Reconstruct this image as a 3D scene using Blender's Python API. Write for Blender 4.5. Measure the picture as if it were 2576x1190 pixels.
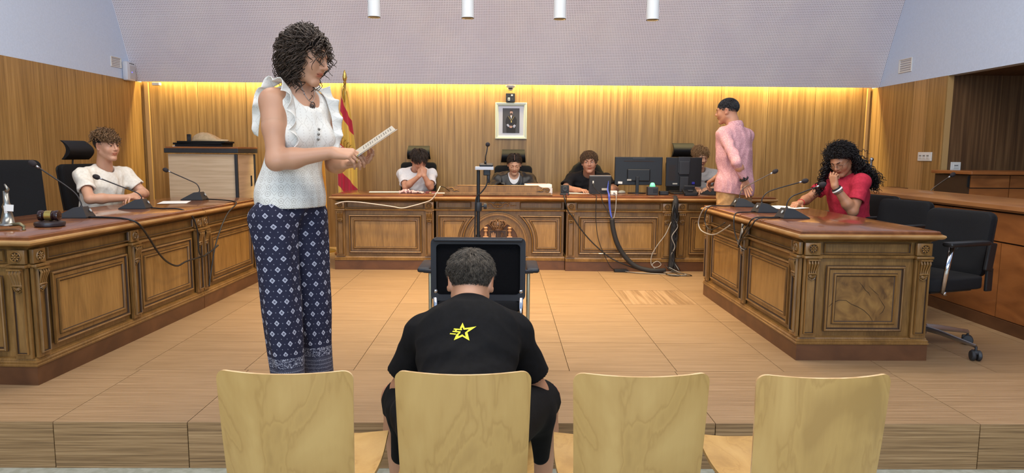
import bpy, bmesh, math, random
import numpy as np
from mathutils import Vector, Matrix, Euler
PI = math.pi
sc = bpy.context.scene
for o in list(bpy.data.objects): bpy.data.objects.remove(o)

# ------------------------------------------------ camera
cam_data = bpy.data.cameras.new('camera'); cam = bpy.data.objects.new('camera', cam_data)
sc.collection.objects.link(cam); sc.camera = cam
cam_data.sensor_width = 36; cam_data.lens = 1760 / 2576 * 36; cam_data.clip_start = .05
ey = Vector((-21, 211, -1760)).normalized()
vv = Vector((.006, 1, 0)); ez = (vv - vv.dot(ey) * ey).normalized(); ex = ey.cross(ez)
cam.matrix_world = Matrix.Translation((0, 0, 1.16)) @ Matrix((ex, ey, ez)).to_4x4()

# ------------------------------------------------ world, exposure, lights
sc.view_settings.view_transform = 'Standard'; sc.view_settings.look = 'None'
sc.view_settings.exposure = -.12; sc.view_settings.gamma = 1; sc.view_settings.use_curve_mapping = False
w = bpy.data.worlds.new('world'); sc.world = w; w.use_nodes = True
w.node_tree.nodes['Background'].inputs[0].default_value = (.75, .8, 1, 1)
w.node_tree.nodes['Background'].inputs[1].default_value = .05
sc.cycles.max_bounces = 8; sc.cycles.diffuse_bounces = 4; sc.cycles.glossy_bounces = 3
sc.cycles.caustics_reflective = False; sc.cycles.caustics_refractive = False
sc.cycles.sample_clamp_indirect = 4

def light(name, kind, loc, energy, color, rot=(0, 0, 0), **k):
    d = bpy.data.lights.new(name, kind); d.energy = energy; d.color = color
    for a, b in k.items(): setattr(d, a, b)
    o = bpy.data.objects.new(name, d); sc.collection.objects.link(o); o.location = loc; o.rotation_euler = rot
    return o
# unseen area lights added for ambient: cool daylight behind the camera, soft fill overhead
light('daylight_fill', 'AREA', (0, -4.6, 2.1), 320, (.66, .82, 1), (math.radians(80), 0, 0), shape='RECTANGLE', size=7, size_y=2.0)
light('ceiling_fill', 'AREA', (0, 1.0, 4.25), 250, (1, .93, .88), (math.radians(8), 0, 0), shape='RECTANGLE', size=6, size_y=1.6)
light('ceiling_fill', 'AREA', (0, 4.6, 4.25), 200, (1, .92, .82), (0, 0, 0), shape='RECTANGLE', size=6, size_y=1.2)
# LED strip in the cove above the back wall
light('cove_led', 'AREA', (.06, 8.42, 2.14), 170, (1, .80, .36), (math.radians(10), 0, 0), shape='RECTANGLE', size=8.4, size_y=.05)
# pendant downlights over the platform
PEND = [(x, y) for y in (6.4, 5.5) for x in (-1.155, -.326, .492, 1.318)]
for x, y in PEND:
    light('pendant_lamp', 'SPOT', (x, y, 2.36), 108 if y > 6 else 92, (1, .72, .36), (math.radians(-4), 0, 0), spot_size=math.radians(92), spot_blend=.55, shadow_soft_size=.045)

# ------------------------------------------------ helpers
def lin(c):
    c = c / 255.
    return c / 12.92 if c <= .04045 else ((c + .055) / 1.055) ** 2.4
def C(r, g, b): return (lin(r), lin(g), lin(b), 1)
MATS = {}
def nt(name):
    m = bpy.data.materials.new(name); m.use_nodes = True; MATS[name] = m
    t = m.node_tree; return m, t, t.nodes['Principled BSDF']
def mat(name, col, rough=.5, metal=0, spec=.5, **k):
    if name in MATS: return MATS[name]
    m, t, b = nt(name); b.inputs['Base Color'].default_value = C(*col)
    b.inputs['Roughness'].default_value = rough; b.inputs['Metallic'].default_value = metal
    b.inputs['Specular IOR Level'].default_value = spec
    for a, v in k.items(): b.inputs[a.replace('_', ' ')].default_value = v
    return m
def node(t, kind, **k):
    n = t.nodes.new(kind)
    for a, v in k.items():
        if a.startswith('i_'): n.inputs[int(a[2:]) if a[2:].isdigit() else a[2:].replace('_', ' ')].default_value = v
        else: setattr(n, a, v)
    return n
def ramp(t, stops):
    r = t.nodes.new('ShaderNodeValToRGB'); e = r.color_ramp.elements
    e[0].position, e[0].color = stops[0][0], C(*stops[0][1]); e[1].position, e[1].color = stops[-1][0], C(*stops[-1][1])
    for p, c in stops[1:-1]: q = e.new(p); q.color = C(*c)
    return r
def noisy(name, stops, scale=(10, 10, 10), rough=.5, bump=0, detail=6, distort=0, rnd=0, spec=.5, coord='Object', fine=None, coat=0, bdist=.002, nscale=1.0):
    """wood, plaster, cloth: stretched noise through a colour ramp; rnd = shade change from object to object"""
    if name in MATS: return MATS[name]
    m, t, b = nt(name); L = t.links.new
    tc = node(t, 'ShaderNodeTexCoord'); mp = node(t, 'ShaderNodeMapping'); mp.inputs['Scale'].default_value = scale
    oi = node(t, 'ShaderNodeObjectInfo'); ml = node(t, 'ShaderNodeMath', operation='MULTIPLY', i_1=37.0)
    L(oi.outputs['Random'], ml.inputs[0]); L(ml.outputs[0], mp.inputs['Location'])
    L(tc.outputs[coord], mp.inputs[0])
    n = node(t, 'ShaderNodeTexNoise', i_Scale=nscale, i_Detail=detail, i_Distortion=distort); L(mp.outputs[0], n.inputs['Vector'])
    src = n.outputs['Fac']
    if fine:
        m2 = node(t, 'ShaderNodeMapping'); m2.inputs['Scale'].default_value = fine[0]; L(tc.outputs[coord], m2.inputs[0]); L(ml.outputs[0], m2.inputs['Location'])
        n2 = node(t, 'ShaderNodeTexNoise', i_Scale=1.0, i_Detail=4.0); L(m2.outputs[0], n2.inputs['Vector'])
        mx = node(t, 'ShaderNodeMix', i_Factor=fine[1]); L(src, mx.inputs[2]); L(n2.outputs['Fac'], mx.inputs[3]); src = mx.outputs[0]
    r = ramp(t, stops); L(src, r.inputs[0]); out = r.outputs[0]
    if rnd:
        h = node(t, 'ShaderNodeHueSaturation'); mr = node(t, 'ShaderNodeMapRange', i_3=1 - rnd, i_4=1 + rnd)
        L(oi.outputs['Random'], mr.inputs[0]); L(mr.outputs[0], h.inputs['Value']); L(out, h.inputs['Color']); out = h.outputs[0]
    L(out, b.inputs['Base Color']); b.inputs['Roughness'].default_value = rough; b.inputs['Specular IOR Level'].default_value = spec
    b.inputs['Coat Weight'].default_value = coat
    if bump:
        bp = node(t, 'ShaderNodeBump', i_Strength=bump, i_Distance=bdist); L(src, bp.inputs['Height']); L(bp.outputs[0], b.inputs['Normal'])
    return m
def emit(name, col, s):
    m, t, b = nt(name); b.inputs['Base Color'].default_value = C(*col)
    b.inputs['Emission Color'].default_value = C(*col); b.inputs['Emission Strength'].default_value = s
    return m

class MB:
    """collects shapes, links them as ONE mesh object"""
    def __init__(s): s.v = []; s.f = []; s.mi = []; s.M = Matrix(); s.cur = 0; s.uv = None
    def add(s, vs, fs, mi=None):
        k = len(s.v); M = s.M
        s.v += [tuple(M @ Vector(p)) for p in vs]
        s.f += [tuple(k + i for i in f) for f in fs]
        if mi is None: s.mi += [s.cur] * len(fs)
        elif isinstance(mi, int): s.mi += [mi] * len(fs)
        else: s.mi += list(mi)
        return s
    def box(s, c, d, bev=0, rot=None, mi=None):
        x, y, z = (q / 2 for q in d); old = s.M
        s.M = old @ Matrix.Translation(c) @ (rot.to_matrix().to_4x4() if rot else Matrix())
        if bev <= 0:
            s.add([(-x, -y, -z), (x, -y, -z), (x, y, -z), (-x, y, -z), (-x, -y, z), (x, -y, z), (x, y, z), (-x, y, z)],
                  [(0, 3, 2, 1), (4, 5, 6, 7), (0, 1, 5, 4), (1, 2, 6, 5), (2, 3, 7, 6), (3, 0, 4, 7)], mi)
        else:
            bm = bmesh.new(); bmesh.ops.create_cube(bm, size=1)
            for v in bm.verts: v.co = Vector((v.co.x * 2 * x, v.co.y * 2 * y, v.co.z * 2 * z))
            bmesh.ops.bevel(bm, geom=bm.edges[:], offset=min(bev, x * .98, y * .98, z * .98), segments=2, profile=.5, affect='EDGES')
            bm.verts.index_update(); s.add([v.co[:] for v in bm.verts], [[v.index for v in f.verts] for f in bm.faces], mi); bm.free()
        s.M = old; return s
    def tube(s, pts, r, n=8, cap=True, mi=None, flat=1.0):
        pts = [Vector(p) for p in pts]; m = len(pts)
        if not hasattr(r, '__len__'): r = [r] * m
        vs = []; up = None
        for i, p in enumerate(pts):
            t = (pts[min(i + 1, m - 1)] - pts[max(i - 1, 0)])
            t = t.normalized() if t.length > 1e-9 else Vector((0, 0, 1))
            if up is None: up = t.orthogonal().normalized()
            up = (up - up.dot(t) * t); up = up.normalized() if up.length > 1e-6 else t.orthogonal().normalized()
            b = t.cross(up)
            for k in range(n):
                a = 2 * PI * k / n; vs.append(p + r[i] * (math.cos(a) * up + flat * math.sin(a) * b))
        fs = [(i * n + k, i * n + (k + 1) % n, (i + 1) * n + (k + 1) % n, (i + 1) * n + k) for i in range(m - 1) for k in range(n)]
        if cap: fs += [tuple(reversed(range(n))), tuple((m - 1) * n + k for k in range(n))]
        return s.add(vs, fs, mi)
    def lathe(s, prof, n=20, c=(0, 0, 0), axis='Z', mi=None, closed=True):
        vs = []; m = len(prof)
        for r, z in prof:
            for k in range(n):
                a = 2 * PI * k / n; x, y = r * math.cos(a), r * math.sin(a)
                p = (x, y, z) if axis == 'Z' else ((z, x, y) if axis == 'X' else (x, -z, y))
                vs.append((p[0] + c[0], p[1] + c[1], p[2] + c[2]))
        fs = [(i * n + k, i * n + (k + 1) % n, (i + 1) * n + (k + 1) % n, (i + 1) * n + k) for i in range(m - 1) for k in range(n)]
        if closed: fs += [tuple(reversed(range(n))), tuple((m - 1) * n + k for k in range(n))]
        return s.add(vs, fs, mi)
    def ball(s, c, r, n=12, m=8, mi=None, rot=None):
        if not hasattr(r, '__len__'): r = (r, r, r)
        vs = []; R = rot.to_matrix() if rot else None
        for i in range(1, m):
            a = PI * i / m
            for k in range(n):
                b = 2 * PI * k / n; vs.append((r[0] * math.sin(a) * math.cos(b), r[1] * math.sin(a) * math.sin(b), r[2] * math.cos(a)))
        vs += [(0, 0, r[2]), (0, 0, -r[2])]; T = len(vs) - 2
        fs = [(i * n + k, (i + 1) * n + k, (i + 1) * n + (k + 1) % n, i * n + (k + 1) % n) for i in range(m - 2) for k in range(n)]
        fs += [(T, k, (k + 1) % n) for k in range(n)] + [(T + 1, (m - 2) * n + (k + 1) % n, (m - 2) * n + k) for k in range(n)]
        if R: vs = [R @ Vector(v) for v in vs]
        return s.add([(v[0] + c[0], v[1] + c[1], v[2] + c[2]) for v in vs], fs, mi)
    def prism(s, poly, y0, y1, mi=None):
        """poly in x,z extruded along y"""
        n = len(poly)
        vs = [(x, y0, z) for x, z in poly] + [(x, y1, z) for x, z in poly]
        return s.add(vs, [tuple(range(n)), tuple(reversed(range(n, 2 * n)))] + [(k, k + n, (k + 1) % n + n, (k + 1) % n) for k in range(n)], mi)
    def loft(s, rings, caps=(True, True), mi=None, closed=True):
        n = len(rings[0]); m = len(rings); vs = [p for r in rings for p in r]
        kk = n if closed else n - 1
        fs = [(i * n + k, i * n + (k + 1) % n, (i + 1) * n + (k + 1) % n, (i + 1) * n + k) for i in range(m - 1) for k in range(kk)]
        mm = mi if isinstance(mi, int) or mi is None else [mi[i] for i in range(m - 1) for k in range(kk)]
        if caps[0]: fs.append(tuple(reversed(range(n)))); mm = mm + [mi[0]] if isinstance(mm, list) else mm
        if caps[1]: fs.append(tuple((m - 1) * n + k for k in range(n))); mm = mm + [mi[-1]] if isinstance(mm, list) else mm
        return s.add(vs, fs, mm)
    def build(s, name, mats, parent=None, smooth=False, loc=None, rot=None, fix=True):
        me = bpy.data.meshes.new(name); me.from_pydata(s.v, [], s.f)
        if not isinstance(mats, (list, tuple)): mats = [mats]
        for m in mats: me.materials.append(m)
        me.polygons.foreach_set('material_index', s.mi)
        if fix:
            bm = bmesh.new(); bm.from_mesh(me); bmesh.ops.recalc_face_normals(bm, faces=bm.faces); bm.to_mesh(me); bm.free()
        if smooth:
            me.polygons.foreach_set('use_smooth', [True] * len(me.polygons))
            if smooth is not True: me.set_sharp_from_angle(angle=math.radians(smooth))
        me.update()
        return link(name, me, parent, loc, rot)
def link(name, me, parent=None, loc=None, rot=None):
    o = bpy.data.objects.new(name, me); sc.collection.objects.link(o)
    if parent: o.parent = parent
    if loc: o.location = loc
    if rot: o.rotation_euler = rot
    return o
def tag(o, label, cat, group=None):
    o['label'] = label; o['category'] = cat
    if group: o['group'] = group
    return o
def thing(name, label, cat, loc=(0, 0, 0), rotz=0, group=None):
    o = bpy.data.objects.new(name, None); sc.collection.objects.link(o); o.empty_display_size = .1
    o.location = loc; o.rotation_euler = (0, 0, rotz); return tag(o, label, cat, group)
def struct(o): o['kind'] = 'structure'; return o
def copy_tree(o, parent=None):
    c = o.copy(); sc.collection.objects.link(c); c.parent = parent
    for ch in list(o.children): copy_tree(ch, c)
    return c
def place(proto, used, loc, rotz, label, group=None):
    o = proto if not used else copy_tree(proto)
    o.location = loc; o.rotation_euler = (0, 0, rotz); o['label'] = label
    if group: o['group'] = group
    return o
def cable(name, pts, r, m, label, cat='cable', parent=None, n=8, sub=6, group=None):
    pts = [Vector(p) for p in pts]; out = []
    P = [pts[0] * 2 - pts[1]] + pts + [pts[-1] * 2 - pts[-2]]
    for i in range(1, len(P) - 2):
        for k in range(sub):
            t = k / sub; a, b, c, d = P[i - 1:i + 3]
            out.append(.5 * ((2 * b) + (c - a) * t + (2 * a - 5 * b + 4 * c - d) * t * t + (3 * b - a - 3 * c + d) * t ** 3))
    out.append(pts[-1]); mb = MB(); mb.tube(out, r, n)
    o = mb.build(name, m, parent, True)
    if not parent: tag(o, label, cat, group)
    return o

# ------------------------------------------------ materials
VENEER = noisy('wall_veneer', [(.30, (118, 88, 48)), (.5, (155, 119, 68)), (.66, (180, 143, 88))], (34, 34, .9), .42, .05, 5, .15, rnd=.07, fine=((140, 140, 3), .35))
VENEER_L = noisy('wall_veneer_light', [(.30, (140, 105, 60)), (.6, (178, 140, 88))], (30, 30, .8), .42, .05, 5, .1, rnd=.06)
VSEAM = mat('veneer_edge', (186, 150, 98), .5)
WHITEW = noisy('white_plaster', [(.3, (198, 214, 238)), (.7, (205, 221, 245))], (60, 60, 60), .85, .2, 3)
DESK = noisy('desk_oak', [(.28, (90, 63, 31)), (.5, (125, 91, 47)), (.72, (150, 113, 63))], (9, 9, 3), .36, .06, 7, .8, rnd=.04, fine=((120, 120, 14), .4), coat=.15)
DESKH = noisy('desk_oak_field', [(.28, (110, 80, 40)), (.5, (142, 106, 56)), (.72, (166, 128, 72))], (14, 14, 2.2), .34, .05, 7, 1.2, rnd=.06, fine=((150, 150, 10), .45), coat=.2)
BURL = noisy('desk_burl', [(.30, (78, 52, 24)), (.42, (112, 80, 40)), (.52, (124, 90, 46)), (.70, (146, 110, 58))], (12, 12, 9), .36, .05, 9, 1.1, coat=.15)
GROOVE = mat('desk_groove_dark', (58, 38, 20), .6)  # darker tone for recessed and underside segments of the mouldings
PLINTH = noisy('desk_plinth', [(.3, (80, 50, 30)), (.7, (106, 69, 42))], (5, 5, 8), .42, .03, 5, .6, rnd=.05)
NOSE = noisy('desk_nosing', [(.3, (150, 108, 60)), (.7, (186, 146, 92))], (6, 6, 10), .32, .02, 5, .4, coat=.2)
TOP = noisy('desk_top_mahogany', [(.3, (98, 56, 32)), (.55, (124, 74, 42)), (.75, (144, 92, 54))], (3, 12, 6), .2, .015, 6, .5, coat=.35)
BENCHW = noisy('barrier_cherry', [(.3, (128, 76, 38)), (.55, (154, 94, 48)), (.75, (172, 110, 60))], (3, 3, 9), .36, .02, 6, .6, rnd=.05, coat=.15)
FLOORW = noisy('floor_laminate', [(.34, (124, 98, 68)), (.5, (152, 123, 89)), (.66, (174, 144, 110))], (1.6, 140, 30), .42, .04, 5, .1, rnd=.035, fine=((6, 420, 60), .45))
FLOORV = noisy('floor_laminate_cross', [(.40, (132, 104, 72)), (.5, (152, 123, 89)), (.62, (166, 137, 103))], (42, 1.4, 30), .45, .1, 4, .3)
RISERW = noisy('riser_laminate', [(.36, (98, 73, 45)), (.5, (138, 107, 70)), (.66, (168, 136, 96))], (1.0, 30, 120), .5, .05, 4, .1, rnd=.05, fine=((5, 60, 330), .45))
JOINT = mat('joint_dark', (58, 40, 26), .8)
PLY = noisy('birch_plywood', [(.34, (168, 130, 72)), (.47, (186, 147, 84)), (.495, (174, 135, 75)), (.52, (184, 145, 83)), (.66, (194, 156, 93))], (4.2, 4.2, 1.5), .42, .02, 3, 1.9, rnd=.03, fine=((90, 90, 8), .10))
PLYE = noisy('plywood_edge', [(.4, (196, 160, 110)), (.6, (226, 196, 150))], (20, 20, 20), .5)
BLK = noisy('black_fabric', [(.3, (12, 12, 14)), (.7, (21, 21, 24))], (300, 300, 300), .85, .2, 2, spec=.3)
LEA = mat('black_leather', (20, 20, 23), .6, spec=.25)
BPL = mat('black_plastic', (22, 23, 25), .45)
BPL2 = mat('dark_grey_plastic', (44, 46, 50), .5)
BLUE = mat('blue_black_plastic', (24, 26, 33), .45)
CHR = mat('chrome', (206, 206, 210), .15, 1)
ALU = mat('aluminium', (170, 170, 172), .32, 1)
WPL = mat('white_plastic', (222, 222, 218), .4)
PAPER = mat('paper', (238, 236, 230), .8)
CABK = mat('cable_black', (20, 20, 22), .5)
CABW = mat('cable_grey', (150, 146, 140), .5)
CABB = mat('cable_blue', (72, 92, 190), .5)
GOLD = mat('brass', (206, 176, 96), .28, .9)
# ================================================ SETTING
XL, XR, YB, ZW = -4.3, 4.42, 8.51, 1.955
YS = 2.905; ZS = -.207
rng = random.Random(4)
def part_box(name, c, d, m, parent, bev=0, smooth=False):
    mb = MB(); mb.box((0, 0, 0), d, bev); return mb.build(name, m, parent, smooth, loc=c)
# platform floor of laminate tiles
fl = struct(MB().box((0, 5.765, -.06), (8.9, 5.66, .09)).build('floor', JOINT))
ys = [YS, 3.635, 4.195, 4.752, 5.31, 5.868, 6.426, 6.984, 7.542, 8.1, 8.56]
xs = [-4.45 + 0 * .578] ; xs = [.36 + .578 * k for k in range(-8, 8)]
front = [-4.42, -3.08, -1.925, -1.352, -.2, .926, 2.085, 3.25, 4.45]
tile_meshes = {}
def tile(x0, x1, y0, y1, m=FLOORW):
    g = .0016; key = (round(x1 - x0, 3), round(y1 - y0, 3), m.name)
    if key not in tile_meshes:
        mb = MB(); mb.box((0, 0, 0), (x1 - x0 - 2 * g, y1 - y0 - 2 * g, .016)); o = mb.build('tile', m, fl); tile_meshes[key] = o.data
    else: o = link('tile', tile_meshes[key], fl)
    o.location = ((x0 + x1) / 2, (y0 + y1) / 2, -.008)
for a, b in zip(front, front[1:]): tile(a, b, ys[0], ys[1])
for j in range(1, len(ys) - 1):
    for i in range(len(xs) - 1):
        tile(xs[i], xs[i + 1], ys[j], ys[j + 1], FLOORV if (j == 4 and abs(xs[i] - .938) < .02) else FLOORW)
st = struct(MB().box((0, YS + .03, ZS / 2 - .01), (8.9, .04, -ZS - .02)).build('trim_step', JOINT))
rj = [-4.42, -3.08, -1.925, -1.352, -.2, .926, 2.085, 3.25, 4.45]
for a, b in zip(rj, rj[1:]):
    part_box('panel', ((a + b) / 2, YS + .006, ZS / 2 - .001), (b - a - .004, .012, -ZS - .004), RISERW, st)
LINO = noisy('lower_linoleum', [(.4, (168, 170, 152)), (.6, (186, 188, 172))], (30, 30, 30), .5, .03, 5)
struct(MB().box((0, -1.1, ZS - .05), (8.9, 8.1, .1)).build('floor_lower', LINO))

# walls
SEAMX = [-1.368 + .568 * k for k in range(-6, 11)]
def panelled(name, axis, fixed, cuts, z0, z1, m, inward, thick=.02):
    """wall of veneer panels: backing slab + one panel object per cut"""
    a, b = cuts[0], cuts[-1]; t = .06
    c = ((a + b) / 2, fixed - inward * (t / 2 + .004), (z0 + z1) / 2) if axis == 'x' else (fixed - inward * (t / 2 + .004), (a + b) / 2, (z0 + z1) / 2)
    d = (b - a, t, z1 - z0) if axis == 'x' else (t, b - a, z1 - z0)
    wall = struct(MB().box(c, d).build(name, VSEAM))
    for p, q in zip(cuts, cuts[1:]):
        mm = m[rng.randrange(len(m))] if isinstance(m, list) else m
        if axis == 'x': part_box('panel', ((p + q) / 2, fixed - inward * thick / 2 * 0, (z0 + z1) / 2), (q - p - .005, .012, z1 - z0), mm, wall)
        else: part_box('panel', (fixed, (p + q) / 2, (z0 + z1) / 2), (.012, q - p - .005, z1 - z0), mm, wall)
    return wall
panelled('wall_back', 'x', YB, [XL] + [x for x in SEAMX if XL + .1 < x < XR - .1] + [XR], 0, 2.45, VENEER, -1)
struct(MB().box((XL + .07, YB - .03, ZW / 2), (.045, .03, ZW)).build('trim_1', VSEAM))
struct(MB().box((XR - .05, YB - .03, ZW / 2), (.03, .03, ZW)).build('trim_2', VSEAM))
panelled('wall_left', 'y', XL, [-5.1] + [-4.0 + .56 * k for k in range(22)] + [YB + .07], ZS, ZW, VENEER, 1)
panelled('wall_right', 'y', XR, [7.055, 7.35, 7.62, 8.0, 8.25, YB + .07], 0, ZW, [VENEER, VENEER_L, VENEER], -1)
def slab(name, c, d, m): return struct(MB().box(c, d).build(name, m))
slab('wall_left_upper', (XL - .05, 1.7, (ZW + 4.3) / 2), (.1, 13.7, 4.3 - ZW), WHITEW)
slab('wall_right_upper', (XR + .05, 1.7, (ZW + 4.3) / 2), (.1, 13.7, 4.3 - ZW), WHITEW)
# alcove behind the right-hand opening
SHADEV = noisy('alcove_veneer_shaded', [(.3, (74, 50, 30)), (.5, (96, 68, 42)), (.66, (116, 86, 56))], (34, 34, .9), .5, .04, 5, .15, rnd=.06)  # darker copy of the veneer: the alcove's missing light is in the colour
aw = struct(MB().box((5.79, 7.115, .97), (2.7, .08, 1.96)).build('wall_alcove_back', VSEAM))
for p, q in zip([XR, 4.98, 5.55, 6.12, 6.7], [4.98, 5.55, 6.12, 6.7, 7.1]): part_box('panel', ((p + q) / 2, 7.065, 1.0), (q - p - .004, .012, 1.98), SHADEV, aw)
slab('wall_alcove_side', (7.1, 1.5, .9), (.1, 11.4, 2.4), SHADEV)
slab('ceiling_alcove', (5.78, 1.5, 2.0), (2.7, 11.4, .08), SHADEV)
slab('floor_alcove', (5.8, 1.5, -.05), (2.8, 11.4, .1), FLOORW)
slab('ceiling', (0, 1.7, 4.36), (9.2, 13.8, .1), WHITEW)
slab('wall_behind', (0, -5.15, 2.0), (9.2, .1, 4.6), WHITEW)

# perforated acoustic vault above the back wall
mh, t, b = nt('perforated_board'); L = t.links.new
uvn = node(t, 'ShaderNodeUVMap', uv_map='UVMap'); sc_ = node(t, 'ShaderNodeVectorMath', operation='SCALE'); sc_.inputs['Scale'].default_value = 1 / .0184
L(uvn.outputs[0], sc_.inputs[0]); fr = node(t, 'ShaderNodeVectorMath', operation='FRACTION'); L(sc_.outputs[0], fr.inputs[0])
sb = node(t, 'ShaderNodeVectorMath', operation='SUBTRACT'); sb.inputs[1].default_value = (.5, .5, 0); L(fr.outputs[0], sb.inputs[0])
ln = node(t, 'ShaderNodeVectorMath', operation='LENGTH'); L(sb.outputs[0], ln.inputs[0])
mr = node(t, 'ShaderNodeMapRange', i_1=.17, i_2=.26); L(ln.outputs['Value'], mr.inputs[0])
nz = node(t, 'ShaderNodeTexNoise', i_Scale=2.2, i_Detail=2.0); L(uvn.outputs[0], nz.inputs['Vector'])
rp = ramp(t, [(.35, (228, 222, 230)), (.65, (236, 230, 234))]); L(nz.outputs[0], rp.inputs[0])
mx = node(t, 'ShaderNodeMix', data_type='RGBA'); mx.inputs[6].default_value = C(96, 84, 88); L(rp.outputs[0], mx.inputs[7]); L(mr.outputs[0], mx.inputs[0])
L(mx.outputs[2], b.inputs['Base Color']); b.inputs['Roughness'].default_value = .8
bp = node(t, 'ShaderNodeBump', i_Strength=.5, i_Distance=.004); L(mr.outputs[0], bp.inputs['Height']); L(bp.outputs[0], b.inputs['Normal'])
prof = []; y, z, a = 8.34, ZW - .005, math.radians(67.5)
for k in range(26):
    prof.append((y, z)); y -= .11 * math.cos(a); z += .11 * math.sin(a); a -= math.radians(.5 if k < 9 else 3.0)
me = bpy.data.meshes.new('ceiling_vault'); vs = []; fs = []; uvs = []
n = len(prof)
for x in (XL, XR):
    for (yy, zz) in prof: vs.append((x, yy, zz))
for k in range(n - 1): fs.append((k, k + 1, n + k + 1, n + k))
back = [(x, yy + .02, zz + .012) for x in (XL, XR) for (yy, zz) in prof]
o2 = len(vs); vs += back; fs += [(o2 + k, o2 + n + k, o2 + n + k + 1, o2 + k + 1) for k in range(n - 1)] + [(0, n, o2 + n, o2)]
me.from_pydata(vs, [], fs); me.materials.append(mh); ul = me.uv_layers.new(name='UVMap')
for p in me.polygons:
    for li in p.loop_indices:
        vi = me.loops[li].vertex_index % o2; ul.data[li].uv = (vs[vi][0] + 10, (vi % n) * .11)
struct(link('ceiling_vault', me))
slab('ceiling_cove', (.06, 8.47, 2.47), (8.72, .2, .03), mat('cove_paint', (230, 220, 190), .8))

# ================================================ DESKS
SW = .085                                   # pilaster width
OV = [1, 1]                                 # 0 where a desk abuts its neighbour
def rect_ring(x0, x1, y0, y1, d, z):
    a, b_ = d * (OV[0] if d > 0 else 1), d * (OV[1] if d > 0 else 1)
    return [(x0 - a, y0 - d, z), (x1 + b_, y0 - d, z), (x1 + b_, y1 + d, z), (x0 - a, y1 + d, z)]
def band(L_, D, prof, x0=0): 
    mb = MB(); mb.loft([rect_ring(x0, L_, 0, D, d, z) for d, z in prof], mi=[q for q in PROFMI(prof)]); return mb
def PROFMI(prof): return [1 if prof[i][0] < prof[i + 1][0] - .0005 and abs(prof[i][1] - prof[i + 1][1]) < .0015 else 0 for i in range(len(prof) - 1)]
FR_PROF = [(0, 0, 1), (.004, 0, 0), (.005, .012, 0), (.010, .015, 0), (.016, .011, 1), (.019, .003, 1), (.024, .002, 0), (.043, .002, 1), (.047, .003, 0), (.049, .012, 0), (.055, .013, 0), (.058, .006, 1), (.063, .003, 0)]
def frame_panel(x0, x1, z0, z1, mb, s=1.0, prof=FR_PROF):
    rings = []; mi = []
    for d, h, dk in prof:
        d *= s; rings.append([(x0 + d, -h, z0 + d), (x1 - d, -h, z0 + d), (x1 - d, -h, z1 - d), (x0 + d, -h, z1 - d)]); mi.append(dk)
    mb.loft(rings, caps=(False, False), mi=mi[:-1]); return rings[-1]
def rosette(mb, x, z, y, r=.028):
    mb.M = Matrix.Translation((x, y, z))
    mb.lathe([(r * .98, 0), (r, .004), (r * .9, .008), (r * .82, .004), (r * .80, .001)], 20, axis='Y', closed=False)
    mb.lathe([(r * .8, .001), (0.0001, .001)], 20, axis='Y', mi=1, closed=False)
    for k in range(8):
        a = k * PI / 4; mb.ball((r * .5 * math.cos(a), -.004, r * .5 * math.sin(a)), (r * .30, .005, r * .15), 8, 5, rot=Euler((0, -a, 0)))
    mb.ball((0, -.004, 0), (r * .2, .007, r * .2), 8, 5); mb.M = Matrix()
def corbel(mb, x, ztop, y, w=.06, h=.115):
    mb.M = Matrix.Translation((x, y, ztop))
    mb.box((0, -.016, -.004), (w * 1.1, .034, .008))
    for k in range(4):
        u = (k - 1.5) / 1.5
        pts = [(u * w * .42, -.022, -.01), (u * w * .40, -.028, -.025), (u * w * .34, -.019, -.05), (u * w * .30, -.012, -.072), (u * w * .3, -.014, -.084)]
        mb.tube(pts, [.0075, .008, .0068, .0058, .006], 6, flat=.8)
    mb.box((0, -.006, -.045), (w * .8, .01, .085), mi=1)
    mb.tube([(-w * .42, -.014, -.086), (-w * .2, -.018, -.083), (w * .2, -.018, -.083), (w * .42, -.014, -.086)], .0045, 6)
    for k in range(7):
        a = PI * (k + .5) / 7
        mb.ball((math.cos(a) * w * .24, -.012, -.089 - math.sin(a) * w * .22), (w * .2, .007, w * .062), 6, 4, rot=Euler((0, a, 0)))
    mb.tube([(-w * .4, -.004, -.09), (-w * .3, -.006, -.11), (0, -.006, -.12), (w * .3, -.006, -.11), (w * .4, -.004, -.09)], .004, 5)
    mb.M = Matrix()
def face(root, T, L_, bays, pil, fieldm, frieze=True):
    """one decorated face; T maps (u, -out, w) to desk space; bays = [(u0,u1)], pil = [u centre]"""
    def put(mb, name, mats, par=root, sm=35):
        o = mb.build(name, mats, par, sm); o.matrix_local = T if par is root else Matrix(); return o
    for u0, u1 in bays:
        mb = MB(); last = frame_panel(u0, u1, .165, .545, mb); p = put(mb, 'panel', [DESK, GROOVE])
        f = MB(); f.loft([last, [(a, -.0035, c) for a, b_, c in last]], caps=(False, True)); put(f, 'panel_field', fieldm if not callable(fieldm) else fieldm(), p)
        mb = MB()
        if frieze:
            frame_panel(u0 - .02, u1 + .02, .613, .675, mb, .35, FR_PROF[:7]); put(mb, 'frieze_panel', [DESK, GROOVE])
    for u in pil:
        mb = MB(); mb.box((u, -.008, .36), (SW, .016, .45)); mb.M = Matrix.Translation((0, -.016, 0))
        frame_panel(u - SW * .36, u + SW * .36, .155, .585, mb, .4, FR_PROF[:7]); mb.M = Matrix()
        mb.box((u, -.011, .64), (SW, .022, .07), .002); mb.box((u, -.018, .594), (SW + .012, .036, .014), .003)
        p = put(mb, 'pilaster', [DESK, GROOVE])
        mb = MB(); rosette(mb, u, .641, -.022); put(mb, 'rosette', [DESK, GROOVE], p)
        mb = MB(); corbel(mb, u, .585, -.016); put(mb, 'corbel', [DESK, GROOVE], p)
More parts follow.
